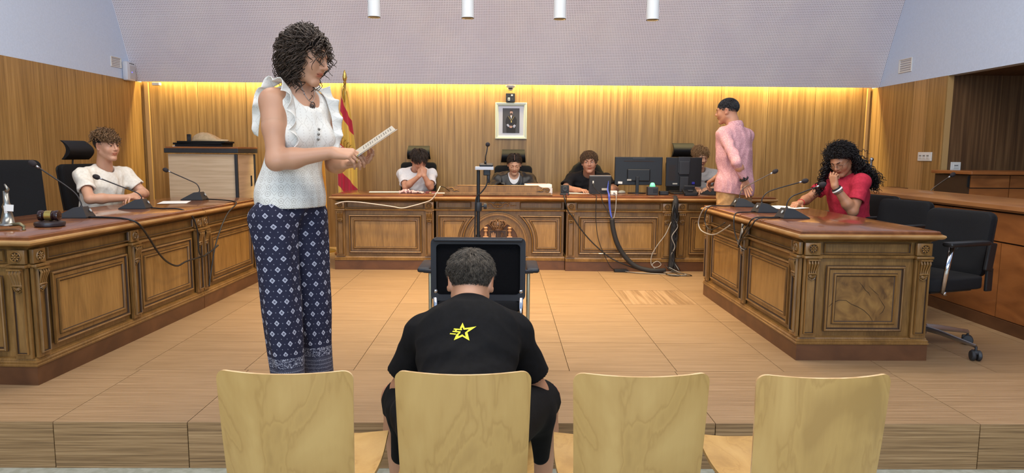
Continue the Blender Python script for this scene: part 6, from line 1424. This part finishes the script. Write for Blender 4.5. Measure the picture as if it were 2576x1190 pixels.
hd.cap_hair(H_GRY, P2, .0015); hd.strands(H_GRY, P2, 2600, .022, seed=2, steps=6, lift=.15, comb=lambda P_: np.stack([0 * P_[:, 0], .6 * (P_[:, 2] > .06), -.8 + 0 * P_[:, 0]], 1), grav=.2, r=.0017, rnd=.3, Lf=lambda P_: .35 + .8 * np.clip((P_[:, 2] + .02) / .09, 0, 1), tip=.3, dz=-.014)
mP = noisy('pink_shirt_print', [(.40, (186, 136, 146)), (.55, (204, 154, 160)), (.66, (216, 178, 182))], (150, 150, 150), .75, .1, 2)
s = Shape(); Rm, at_ = torso(s, neck, hip, SL, SR, 1.12, 1.0, .05, .016, .046); s.ell(at_(.04), (.188, .14, .17), Rm, .06); s.ell(at_(.45), (.166, .125, .2), Rm, .06); s.ell(wl(2.12, 6.40, .80), (.190, .142, .16), Rm, .06)
for S_, E_, W_ in ((SL, EL, WL), (SR, ER, WR)): s.cap(S_, E_, .058, .047, .02); s.sleeve(E_, E_ + (W_ - E_) * .86, .047, .034, .015); s.cap(W_ - nrm(W_ - E_) * .035, W_ + nrm(W_ - E_) * .03, .029, .029, .003, '-')
s.cap(neck + V(0, 0, .02), neck + V(0, .03, .14), .060, .075, .006, '-'); s.plane(wl(2.12, 6.4, .800), wd(-.12, 0, -1)); s.noise = (.0065, .10, 12, (1, 1, .6))
sdf_obj('shirt', s, .005, mP, P2)
s = Shape(); s.cap(neck + V(0, -.016, .01), neck + V(0, .0, .045), .073, .068, .01); s.cap(neck + V(0, -.012, -.03), neck + V(0, .02, .14), .063, .060, .004, '-'); s.plane(neck + V(0, -.02, .052), (0, .25, 1)); sdf_obj('collar', s, .004, mP, P2)
s = Shape(); dwt = nrm(WL - EL); mb = MB(); e1 = nrm(np.cross(dwt, V(0, 1, .2))); e2 = np.cross(dwt, e1); cw = WL - dwt * .012
mb.tube([cw + .0345 * (math.cos(a) * e1 + math.sin(a) * e2) for a in [2 * PI * k / 20 for k in range(21)]], .0085, 8); mb.box(cw + e2 * .0 + wd(-.2, -1, 0) * .034, (.028, .012, .036), .004); mb.build('smart_watch', BPL, P2, 50)
KH = noisy('khaki_twill', [(.3, (172, 132, 84)), (.7, (196, 156, 106))], (40, 40, 40), .85, .15, 4)
s = Shape(); s.ell(hip + V(0, 0, .0), (.170, .125, .13), Rm, .05)
for q in (-1, 1): kx = wl(2.12, 6.4, 0) + V(q * .095, 0, 0); s.cap(kx + V(0, 0, .82), kx + V(q * .01, .01, .46), .098, .066, .03); s.sleeve(kx + V(q * .01, .01, .46), kx + V(q * .02, 0, .05), .066, .058, .02)
s.plane(hip + V(0, 0, .10), (0, 0, 1)); s.noise = (.008, .09, 3); sdf_obj('khaki_trousers', s, .006, KH, P2)
BRN = mat('brown_leather', (112, 74, 50), .45)
s = Shape(); k0 = wl(1.96, 6.62, 0); s.cap(k0 + V(0, -.02, .045), k0 + V(0, .14, .035), .042, .036, .02).cap(k0 + V(0, -.02, .05), k0 + V(0, -.03, .10), .04, .04, .02).plane((0, 0, .006), (0, 0, -1)); 
for q in (-1, 1):
    kx = wl(2.12, 6.4, 0) + V(q * .115, 0, 0); s = Shape(); s.cap(kx + V(0, -.03, .045), kx + V(q * .02, .16, .035), .042, .035, .02).cap(kx + V(0, -.02, .05), kx + V(0, -.01, .10), .04, .04, .02).plane((0, 0, .004), (0, 0, -1)); sdf_obj('shoe', s, .006, BRN, P2)

# ---------------------------------------------------------------- girl in red
yaw = 107; wl = frame((2.76, 5.55, 0), yaw); wd = lambda x, y, z: np.array(wl(x, y, z)) - np.array(wl(0, 0, 0))
P3 = person('girl in red t-shirt and glasses with long black curls', (2.76, 5.55, 0), math.radians(yaw))
hd = Head(wl(2.655, 5.50, 1.118), rotm(127 - yaw, 30, 6), .97, True)
neck, hip = wl(2.735, 5.55, .995), wl(2.80, 5.55, .53); SL, SR = wl(2.765, 5.375, .955), wl(2.70, 5.73, .955)
EL, WL = wl(2.66, 5.28, .735), wl(2.520, 5.30, .925); ER, WR = wl(2.50, 5.72, .80), wl(2.36, 5.52, .782)
h_ = Shape(); hd.shape(h_); neckcap(h_, hd, neck, .048, .058); a_ = Shape(); arm(a_, SL, EL, WL, 1.05, upper=False); arm(a_, SR, ER, WR, .98, upper=False)
mo = hd.g(.0, .10, -.055)
hand(a_, WL, wd(-.12, .22, 1), wd(-.85, -.5, .1), -1, sc_=.88, thumb=(.35, .9, -.35), fing=((30, 75, 40), (42, 85, 50), (55, 85, 50), (60, 85, 50)), thumb_curl=8)
hand(a_, WR, wd(-.75, -.55, -.05), wd(-.1, -.1, 1), -1, sc_=.9, thumb=(.6, .6, -.45), fing=((28, 38, 20), (36, 42, 24), (42, 44, 26), (46, 44, 26)))
body_obj(P3, [(h_, .0026), (a_, .0028)], hd, (176, 124, 92), lips=(.55, .28, .26), blush=.2); hd.eyes(P3, .28, gaze=(0, -.4), brow=H_BLK)
tee(P3, neck, hip, SL, SR, EL, ER, TEER, f=.66, w=1.10, d=1.12, inf=.012, sl=.054, slr=.062, noise=.006, hole=.064, seed=6)
hd.cap_hair(H_BLK, P3, .002, grow=.004)
hd.coll = None
for sd, n_, L_, cmb in ((5, 520, .24, lambda P_: np.stack([np.sign(P_[:, 0]) * .35, -.5 + 0 * P_[:, 0], -.9 + 0 * P_[:, 0]], 1)), (9, 420, .18, lambda P_: np.stack([np.sign(P_[:, 0]) * .3, -.6 + 0 * P_[:, 0], -.8 + 0 * P_[:, 0]], 1))):
    hd.strands(H_BLK, P3, n_, L_, seed=sd, steps=24, lift=.05, comb=cmb, grav=1.5, curl=.008, freq=5.5, r=.0034, rnd=.3, collide=1.10, tip=.4, name='hair_curls', sel=lambda P_: P_[:, 1] < .012)
hd.strands(H_BLK, P3, 1900, .10, seed=61, steps=24, lift=.15, comb=(0, -1.0, -.1), crown=(0, .08, .08), grav=.35, curl=.007, freq=3.0, r=.0034, rnd=.25, collide=1.14, tip=.4, name='hair_crown', sel=lambda P_: (P_[:, 2] > .06) & (P_[:, 1] < .065))
hd.strands(H_BLK, P3, 2600, .06, seed=71, steps=14, lift=.32, comb=lambda P_: np.stack([np.sign(P_[:, 0]) * .5, -1 + 0 * P_[:, 0], .2 + 0 * P_[:, 0]], 1), grav=.3, curl=.006, freq=1.6, r=.0032, rnd=.3, collide=1.08, tip=.4, name='hair_front', sel=lambda P_: (P_[:, 1] > .03) & (P_[:, 2] > .04))
# curls falling forward on the far side and locks down the back
def locks(par, m, starts, ends, n, r=.004, curl=.011, freq=6, seed=1, steps=34, sag=.0, name='hair_lock'):
    rg = np.random.RandomState(seed); out = []
    for k in range(n):
        i = rg.randint(len(starts)); a = np.array(starts[i]) + rg.randn(3) * .012; b2 = np.array(ends[i]) + rg.randn(3) * .018; tt = np.linspace(0, 1, steps)[:, None]
        p_ = a + (b2 - a) * tt; p_[:, 2] += (-sag * np.sin(tt[:, 0] * PI)); ph_ = rg.rand() * 6; d = nrm(b2 - a); e1 = nrm(np.cross(d, V(.3, .9, .2))); e2 = np.cross(d, e1); w_ = ph_ + 2 * PI * freq * (.8 + .4 * rg.rand()) * tt
        out.append(p_ + curl * np.minimum(1, tt * 3) * (np.cos(w_) * e1 + np.sin(w_) * e2))
    return tubes(name, np.array(out), r * (1 - .5 * np.linspace(0, 1, steps) ** 2), 5, m, par)
locks(P3, H_BLK, [hd.g(.075, .02, .06), hd.g(.08, .0, .03)], [wl(2.50, 5.55, .87), wl(2.52, 5.58, .86)], 46, seed=2)
locks(P3, H_BLK, [hd.g(-.06, -.06, .04), hd.g(-.03, -.09, .03), hd.g(.03, -.09, .02)], [wl(2.90, 5.42, .90), wl(2.93, 5.46, .93), wl(2.93, 5.55, .93)], 150, seed=4, sag=-.02)
locks(P3, H_BLK, [hd.g(-.07, .0, .05), hd.g(-.075, -.03, .05)], [wl(2.86, 5.38, .985), wl(2.91, 5.40, .96)], 60, seed=7, sag=-.015)
GL = mat('glasses_metal', (150, 130, 110), .25, .8); gls = MB()
for q in (-1, 1):
    gls.tube([hd.g(q * .033 + .021 * math.cos(a), .100 - .012 * abs(math.cos(a)) * (1 if q * math.cos(a) > 0 else .2), -.004 + .017 * math.sin(a)) for a in [2 * PI * k / 18 for k in range(19)]], .0013, 5)
    gls.tube([hd.g(q * .054, .088, .0), hd.g(q * .074, .05, .004), hd.g(q * .080, -.005, .008)], .0013, 5)
gls.tube([hd.g(-.012, .101, .0), hd.g(0, .106, .003), hd.g(.012, .101, .0)], .0013, 5)
tag(gls.build('eyeglasses', GL, None, True), 'thin metal-rimmed glasses worn by the girl in red', 'glasses'); bpy.data.objects['eyeglasses'].matrix_world = Matrix.Translation((2.76, 5.55, 0)) @ Matrix.Rotation(math.radians(yaw), 4, 'Z')
dw = nrm(WL - EL); e1 = nrm(np.cross(dw, V(0, 0, 1))); e2 = np.cross(dw, e1)
for s_, r_, m_, nm in ((.02, .006, BPL, 'wristband'), (.035, .008, WPL, 'white_watch'), (.052, .004, mat('bead_brown', (110, 78, 64), .6), 'bracelet')):
    mb = MB(); c0 = WL - dw * s_; mb.tube([c0 + (.030 + s_ * .08) * (math.cos(a) * e1 + math.sin(a) * e2) for a in [2 * PI * k / 20 for k in range(21)]], r_, 8); mb.build(nm, m_, P3, True)
dw = nrm(WR - ER); e1 = nrm(np.cross(dw, V(0, 0, 1))); e2 = np.cross(dw, e1); mb = MB(); mb.tube([WR - dw * .01 + .027 * (math.cos(a) * e1 + math.sin(a) * e2) for a in [2 * PI * k / 20 for k in range(21)]], .003, 6); mb.build('red_bracelet', mat('thread_red', (190, 40, 50), .7), P3, True)
seated_legs(P3, hip, 0)

# ---------------------------------------------------------------- boy in the cream tee, left
yaw = -114; wl = frame((-3.22, 5.70, 0), yaw); wd = lambda x, y, z: np.array(wl(x, y, z)) - np.array(wl(0, 0, 0))
P4 = person('boy in cream t-shirt with curly fringe seated behind the left desk', (-3.22, 5.70, 0), math.radians(yaw))
hd = Head(wl(-3.165, 5.66, 1.188), rotm(-112 - yaw, 2, 0), 1.0, wide=.95)
neck, hip = wl(-3.215, 5.70, 1.005), wl(-3.33, 5.74, .53); SR, SL = wl(-3.29, 5.52, .955), wl(-3.14, 5.86, .955)
ER, WR = wl(-3.155, 5.37, .785), wl(-2.96, 5.56, .785); EL, WL = wl(-2.99, 5.86, .80), wl(-2.96, 5.66, .80)
h_ = Shape(); hd.shape(h_); neckcap(h_, hd, neck, .050, .060); a_ = Shape(); arm(a_, SR, ER, WR, 1.0, upper=False); arm(a_, SL, EL, WL, 1.0, upper=False)
hand(a_, WR, wd(.25, .95, 0), wd(0, .1, 1), 1, sc_=.92, thumb=(.5, .8, -.1)); hand(a_, WL, wd(-.1, -1, -.05), wd(0, 0, 1), -1, sc_=.92, thumb=(.4, .8, -.1))
body_obj(P4, [(h_, .0026), (a_, .003)], hd, (204, 154, 124)); hd.eyes(P4, .75, gaze=(.1, 0), brow=H_DARK, browt=.0036)
tee(P4, neck, hip, SL, SR, EL, ER, TEEW, f=.64, w=1.06, d=1.1, inf=.012, sl=.054, slr=.062, noise=.007, hole=.062, seed=3)
hd.cap_hair(H_DARK, P4, .0015)
hd.strands(H_DARK, P4, 1400, .020, seed=2, steps=5, lift=.15, comb=(0, -.2, -1), r=.0016, dz=-.002, sel=lambda P_: P_[:, 2] < .07)
hd.strands(H_CURL, P4, 900, .058, seed=4, steps=12, lift=.55, comb=lambda P_: np.stack([.2 + 0 * P_[:, 0], .9 + 0 * P_[:, 0], -.1 + 0 * P_[:, 0]], 1), grav=.25, curl=.0085, freq=1.5, r=.0042, rnd=.3, tip=.5, name='hair_curls', sel=lambda P_: P_[:, 2] > .060)
hd.strands(H_CURL, P4, 160, .055, seed=6, steps=12, lift=.5, comb=(0, 1, -.3), grav=.5, curl=.009, freq=1.6, r=.0034, tip=.5, name='hair_fringe', sel=lambda P_: (P_[:, 1] > .04) & (P_[:, 2] > .065))
seated_legs(P4, hip, 0)

# ---------------------------------------------------------------- boy in the white tee
yaw = 180; wl = frame((-.95, 7.80, 0), yaw); wd = lambda x, y, z: np.array(wl(x, y, z)) - np.array(wl(0, 0, 0))
P5 = person('boy in a white t-shirt at the rear bench, both hands at his mouth', (-.95, 7.80, 0), PI)
hd = Head(wl(-.915, 7.62, 1.075), rotm(208 - yaw, 34, 4), .98)
neck, hip = wl(-.955, 7.74, .965), wl(-.965, 7.87, .52); SR, SL = wl(-1.115, 7.76, .915), wl(-.795, 7.76, .915)
ER, WR = wl(-1.055, 7.56, .785), wl(-.905, 7.50, .900); EL, WL = wl(-.785, 7.56, .785), wl(-.845, 7.50, .905)
h_ = Shape(); hd.shape(h_); neckcap(h_, hd, neck, .048, .058); a_ = Shape(); arm(a_, SR, ER, WR, .93, upper=False); arm(a_, SL, EL, WL, .93, upper=False)
hand(a_, WR, wd(.25, .25, 1), wd(-.6, -.8, .2), -1, sc_=.88, thumb=(.6, .7, -.4), curls=(35, 55, 30)); hand(a_, WL, wd(-.15, .25, 1), wd(.6, -.8, .2), 1, sc_=.88, thumb=(.6, .7, -.4), curls=(35, 55, 30))
body_obj(P5, [(h_, .003), (a_, .003)], hd, (204, 150, 120)); hd.eyes(P5, 0, brow=H_DARK, browt=.0034)
tee(P5, neck, hip, SL, SR, EL, ER, TEEW2, f=.74, w=1.0, d=1.0, inf=.010, sl=.048, slr=.056, noise=.006, hole=.062, seed=8)
hd.cap_hair(H_DARK, P5, .0015); hd.strands(H_DARK, P5, 900, .062, seed=2, steps=9, lift=.30, comb=lambda P_: np.stack([.5 * np.sign(P_[:, 0]), .7 + 0 * P_[:, 0], -.3 + 0 * P_[:, 0]], 1), crown=(0, -.05, .11), grav=.35, curl=.004, freq=1, r=.0034, rnd=.4, tip=.3, Lf=lambda P_: .35 + .75 * np.clip((P_[:, 2]) / .08, 0, 1))
seated_legs(P5, hip, 0)

# ---------------------------------------------------------------- girl in the black robe
wl = frame((.115, 7.80, 0), 180)
P6_ = person('girl in a black robe looking down at the middle of the rear bench', (.115, 7.80, 0), PI)
hd = Head(wl(.118, 7.66, 1.040), rotm(0, 26, 0), .93, True, .97)
neck, hip = wl(.115, 7.74, .905), wl(.115, 7.84, .50); SR, SL = wl(-.045, 7.76, .862), wl(.275, 7.76, .862)
ER, WR = wl(-.115, 7.62, .74), wl(-.02, 7.42, .79); EL, WL = wl(.345, 7.60, .74), wl(.24, 7.42, .79)
h_ = Shape(); hd.shape(h_, jaw=.93); neckcap(h_, hd, neck, .043, .052); b_ = Shape(); torso(b_, neck, hip, SL, SR, .92, .9, .05, 0, .045); a_ = Shape(); arm(a_, SR, ER, WR, .85, upper=False); arm(a_, SL, EL, WL, .85, upper=False)
hand(a_, WR, V(.5, .8, 0), V(0, 0, 1), -1, sc_=.85); hand(a_, WL, V(-.5, .8, 0), V(0, 0, 1), 1, sc_=.85)
body_obj(P6_, [(h_, .0028), (b_, .006), (a_, .004)], hd, (210, 162, 130), lips=(.60, .28, .28)); hd.eyes(P6_, 0, brow=H_DARK, browt=.0018)
s = Shape(); torso(s, neck, hip, SL, SR, .93, .9, .05, .006, .046); s.cap(neck + V(0, .02, .03), neck + V(0, .16, .0), .055, .055, .006, '-'); s.plane(hip + V(0, 0, -.02), (0, 0, -1)); sdf_obj('white_blouse', s, .006, TEEW2, P6_)
ROBE = noisy('robe_satin', [(.3, (22, 22, 22)), (.7, (34, 33, 32))], (30, 30, 30), .42, .1, 3)
s = Shape(); Rr, at_ = torso(s, neck, hip, SL, SR, 1.06, 1.04, .05, .022, .052)
for S_, E_, W_ in ((SR, ER, WR), (SL, EL, WL)): s.cap(S_, E_, .07, .080, .04); s.sleeve(E_, E_ + (W_ - E_) * .9, .080, .075, .03); s.cap(W_ - (W_ - E_) * .25, W_ + (W_ - E_) * .3, .05, .06, .004, '-')
for q in np.linspace(0, 1, 7): s.cap(neck + V(0, .02 + .12 * q, .03 - .10 * q), neck + V(0, .20 + .05 * q, .06 - .20 * q), .068 - .028 * q, .068 - .028 * q, .008, '-')
s.cap(neck + V(0, -.0, .04), neck + V(0, .03, .14), .056, .07, .006, '-'); s.noise = (.009, .10, 15, (1, 1, .5)); sdf_obj('robe', s, .005, ROBE, P6_)
hd.cap_hair(H_BLK, P6_, .0015); 
hd.strands(H_DARK, P6_, 2200, .05, seed=2, steps=7, lift=.02, comb=lambda P_: np.stack([np.sign(P_[:, 0]) * 1.4, -.5 + 0 * P_[:, 0], -.8 + 0 * P_[:, 0]], 1), grav=.05, r=.0013, rnd=.2, tip=.6, collide=1.035, dz=.008, sel=lambda P_: np.abs(P_[:, 0]) > .0015)
mb = MB(); mb.tube([hd.g(0, -.014 + .0975 * math.sin(a), .036 + .0845 * math.cos(a)) for a in [.15 + .9 * k / 10 for k in range(11)]], .0016, 5); mb.build('hair_parting', mat('scalp_skin', (200, 160, 136), .7), P6_, True)
s = Shape(); s.ell(hd.g(0, -.118, .0), (.036, .034, .036), hd.R, .01); s.noise = (.003, .02, 2); sdf_obj('hair_bun', s, .004, H_DARK, P6_)
for q in (-1, 1):
    mb = MB(); c0 = hd.g(q * .082, -.002, -.045); mb.tube([c0 + hd.R @ V(0, .010 * math.cos(a), .011 * math.sin(a)) for a in [2 * PI * k / 14 for k in range(15)]], .0028, 6); mb.build('earring', mat('earring_dark', (40, 34, 30), .3, .5), P6_, True)
seated_legs(P6_, hip, 0)

# ---------------------------------------------------------------- boy in the black tee
yaw = 180; wl = frame((.95, 7.82, 0), yaw)
P7 = person('boy in a black t-shirt with a straight brown fringe leaning on the rear bench', (.95, 7.82, 0), PI)
hd = Head(wl(.92, 7.55, 1.068), rotm(-6, 6, 3), .99)
neck, hip = wl(.935, 7.68, .935), wl(.95, 7.90, .52); SR, SL = wl(.745, 7.70, .880), wl(1.125, 7.70, .880)
ER, WR = wl(.655, 7.52, .775), wl(.80, 7.36, .775); EL, WL = wl(1.20, 7.52, .775), wl(1.08, 7.36, .775)
h_ = Shape(); hd.shape(h_); neckcap(h_, hd, neck, .054, .066); a_ = Shape(); arm(a_, SR, ER, WR, 1.05, upper=False); arm(a_, SL, EL, WL, 1.05, upper=False)
hand(a_, WR, V(-.5, .8, 0), V(0, 0, 1), 1 * -1, sc_=.92); hand(a_, WL, V(.5, .8, 0), V(0, 0, 1), 1, sc_=.92)
body_obj(P7, [(h_, .0028), (a_, .0035)], hd, (198, 144, 114)); hd.eyes(P7, .8, gaze=(.25, -.1), brow=H_DARK, browt=.0038)
tee(P7, neck, hip, SL, SR, EL, ER, TEEK, f=.78, w=1.10, d=1.1, inf=.012, sl=.056, slr=.066, noise=.007, hole=.070, seed=5)
hd.cap_hair(H_BRN, P7, .0015); hd.strands(H_BRN, P7, 1100, .085, seed=2, steps=9, lift=.20, comb=(0, 0, -.3), crown=(0, -.03, .13), grav=.35, curl=.002, freq=1, r=.0028, rnd=.2, tip=.35, Lf=lambda P_: (.25 + .6 * np.clip((P_[:, 2]) / .08, 0, 1)) * np.where(P_[:, 1] > .045, .62, 1), collide=1.07)
seated_legs(P7, hip, 0)

# ---------------------------------------------------------------- boy in grey behind the monitors
wl = frame((2.17, 7.86, 0), 180)
P8 = person('boy in a grey t-shirt with sandy hair looking down behind the monitors', (2.17, 7.86, 0), PI)
hd = Head(wl(2.155, 7.70, 1.135), rotm(14, 20, 0), .96)
neck, hip = wl(2.17, 7.78, .985), wl(2.17, 7.92, .53); SR, SL = wl(2.00, 7.80, .935), wl(2.34, 7.80, .935)
ER, WR = wl(1.97, 7.62, .78), wl(2.07, 7.44, .785); EL, WL = wl(2.36, 7.62, .78), wl(2.16, 7.45, .785)
h_ = Shape(); hd.shape(h_); neckcap(h_, hd, neck, .049, .060); a_ = Shape(); arm(a_, SR, ER, WR, .95, upper=False); arm(a_, SL, EL, WL, .95, upper=False)
hand(a_, WR, V(.2, .9, 0), V(0, 0, 1), -1, sc_=.9); hand(a_, WL, V(.3, .9, 0), V(0, 0, 1), 1, sc_=.9)
body_obj(P8, [(h_, .003), (a_, .0035)], hd, (210, 162, 130)); hd.eyes(P8, .15, gaze=(0, -.4), brow=H_BLND)
tee(P8, neck, hip, SL, SR, EL, ER, TEEG, f=.66, w=1.04, d=1.0, inf=.012, sl=.052, slr=.060, noise=.006, hole=.064, seed=9)
hd.cap_hair(H_BLND, P8, .0015); hd.strands(H_BLND, P8, 800, .070, seed=2, steps=9, lift=.35, comb=(.3, 0, -.2), crown=(0, -.03, .12), grav=.3, curl=.006, freq=1.2, r=.0030, rnd=.3, tip=.4, Lf=lambda P_: (.3 + .6 * np.clip((P_[:, 2]) / .08, 0, 1)) * np.where(P_[:, 1] > .045, .7, 1), collide=1.05)
seated_legs(P8, hip, 0)

# ---------------------------------------------------------------- boy with the star tee, seated in the front row with his back to us
wl = frame((-.118, 2.2, ZS), 0)
P9 = person('boy seen from behind on a plywood chair, black t-shirt with a yellow star', (-.118, 2.2, ZS), 0)
hd = Head(wl(-.117, 2.50, .692), rotm(0, 25, 1), .97, wide=1.04)
neck, hip = wl(-.118, 2.41, .600), wl(-.112, 2.04, .34); SL, SR = wl(-.275, 2.385, .535), wl(.041, 2.385, .535)
EL, WL = wl(-.362, 2.42, .325), wl(-.23, 2.62, .29); ER, WR = wl(.128, 2.42, .315), wl(.0, 2.62, .29)
h_ = Shape(); hd.shape(h_); neckcap(h_, hd, neck, .052, .062); a_ = Shape(); arm(a_, SL, EL, WL, .98, upper=False); arm(a_, SR, ER, WR, .98, upper=False)
hand(a_, WL, V(.7, .6, -.2), V(.2, .2, 1), 1, sc_=.92); hand(a_, WR, V(-.7, .6, -.2), V(-.2, .2, 1), -1, sc_=.92)
l_ = Shape()
for q, kx in ((-1, -.392), (1, .158)):
    K = wl(kx, 2.54, .245); H0 = wl(-.118 + q * .09, 2.06, .30); l_.cap(H0, K, .080, .058, .03); A_ = wl(kx + q * -.005, 2.56, ZS + .09)
    l_.cap(K, K + (A_ - K) * .35, .056, .054, .02).cap(K + (A_ - K) * .35, A_, .054, .036, .02)
body_obj(P9, [(h_, .0028), (a_, .003), (l_, .004)], hd, (190, 140, 108)); hd.eyes(P9, .6)
o, Rb, at_ = tee(P9, neck, hip, SL, SR, EL, ER, TEEB, f=.76, w=1.06, d=1.06, inf=.012, sl=.054, slr=.068, noise=.004, hole=.060, seed=11, res=.0045, lam=.14)
shirt9 = o
s = Shape(); cb = neck + Rb[:, 2] * .012 - Rb[:, 1] * .0; s.cap(cb - Rb[:, 2] * .016, cb + Rb[:, 2] * .012, .068, .064, .01); s.cap(cb - Rb[:, 2] * .05, cb + Rb[:, 2] * .1, .056, .056, .003, '-'); s.plane(cb + Rb[:, 2] * .02, Rb[:, 2]); sdf_obj('collar', s, .003, TEEB, P9)
s = Shape(); s.ell(wl(-.112, 2.04, .31), (.175, .15, .10), np.eye(3), .05)
for q, kx in ((-1, -.375), (1, .145)): s.sleeve(wl(-.118 + q * .10, 2.06, .31), wl(kx, 2.51, .25), .092, .077, .04); K = wl(kx, 2.51, .25); s.cap(K, K + nrm(K - wl(-.118 + q * .1, 2.06, .31)) * .08, .062, .066, .004, '-')
for q, kx in ((-1, -.37), (1, .140)): s.cap(wl(kx * .9, 2.38, .22), wl(kx, 2.45, .06), .06, .035, .04)
s.noise = (.007, .10, 7); sdf_obj('shorts', s, .006, TEEB, P9)
mb = MB(); mb.box(wl(-.418, 2.30, .165), (.004, .05, .006), 0, Euler((.3, 0, 0))); mb.build('white_tab', WPL, P9)
for q, kx in ((-1, -.392), (1, .158)):
    s = Shape(); f0 = wl(kx, 2.56, ZS + .045); s.cap(f0, f0 + V(q * .02, .17, -.006), .042, .036, .02).cap(f0, f0 + V(0, -.01, .05), .042, .04, .02).plane((0, 0, .003), (0, 0, -1)); sdf_obj('shoe', s, .006, SHOE, P9)
hd.cap_hair(H_BOY, P9, .0015)
def boylen(P_): return (.22 + .92 * np.clip((P_[:, 2] + .045) / .12, 0, 1) ** 1.3) * np.where((np.abs(P_[:, 0]) > .058) & (P_[:, 2] < .045), .45, 1)
hd.strands(H_BOY, P9, 8000, .034, seed=2, steps=7, lift=.13, comb=lambda P_: np.stack([.25 * np.sin(P_[:, 0] * 60) + .1, .35 * (P_[:, 2] > .08) - .1, -.7 + 0 * P_[:, 0]], 1), crown=(.01, -.07, .10), grav=.15, curl=.0015, freq=1, r=.0012, rnd=.35, tip=.25, Lf=boylen, sides=3, collide=1.06, dz=-.026)
hd.strands(H_BOY, P9, 700, .040, seed=12, steps=8, lift=.28, comb=(.5, .8, 0), crown=(.0, -.05, .12), grav=.2, curl=.003, freq=1, r=.0013, rnd=.35, tip=.2, sides=3, name='hair_tuft', sel=lambda P_: P_[:, 2] > .095)
# star print on the back of the tee: polygons projected on the cloth
import mathutils
deps = bpy.context.evaluated_depsgraph_get(); tm = shirt9.data
bvh = mathutils.bvhtree.BVHTree.FromPolygons([v.co[:] for v in tm.vertices], [p.vertices[:] for p in tm.polygons])
def project(poly2, name, m, cx, cz, sc_, lift=.0015, step=.004):
    bm = bmesh.new(); vs = [bm.verts.new((x * sc_, 0, z * sc_ * .66)) for x, z in poly2]; f = bm.faces.new(vs); bmesh.ops.triangulate(bm, faces=[f])
    for _ in range(3): bmesh.ops.subdivide_edges(bm, edges=[e for e in bm.edges if e.calc_length() > step], cuts=1, use_grid_fill=True)
    bmesh.ops.triangulate(bm, faces=bm.faces)
    for v in bm.verts:
        h = bvh.ray_cast(Vector((cx + v.co.x, -1, cz + v.co.z)), Vector((0, 1, -.0)))
        v.co = (h[0] - Vector((0, lift, 0))) if h[0] else Vector((cx + v.co.x, 0, cz + v.co.z))
    bmesh.ops.recalc_face_normals(bm, faces=bm.faces); me = bpy.data.meshes.new(name); bm.to_mesh(me); bm.free(); me.materials.append(m); return link(name, me, shirt9)
YST = mat('star_yellow', (236, 226, 40), .6)
SO = [(0, 1), (.22, .40), (1.32, .58), (.50, -.10), (.72, -1.02), (.04, -.56), (-.74, -1.02), (-.52, -.36), (-.98, .30), (-.24, .36)]
SI = [(.0, .50), (.13, .20), (.64, .28), (.26, -.14), (.36, -.60), (.02, -.34), (-.36, -.60), (-.26, -.16), (-.46, .16), (-.12, .20)]
e_c = wl(-.118, 2.3, .0); cx0, cz0 = float(hd.c[0] - .012), float(wl(0, 0, .592)[2])
for k in (9, 0, 1, 2, 3, 4, 5, 6):
    k2 = (k + 1) % 10; project([SO[k], SO[k2], SI[k2], SI[k]], 'star_print', YST, cx0, cz0, .034, step=.006)
for pl_ in ([(-.80, .26), (-.02, .26), (-.05, .12), (-.84, .12)], [(-.66, .12), (-.50, .12), (-.56, -.02), (-.72, -.02)], [(-.90, -.02), (-.14, -.02), (-.18, -.16), (-.94, -.16)], [(-.32, -.16), (-.17, -.16), (-.22, -.30), (-.37, -.30)], [(-1.18, -.44), (-.62, -.44), (-.58, -.32), (-1.14, -.32)]):
    project(pl_, 'figure_five_print', YST, cx0, cz0, .034, .0018, .006)
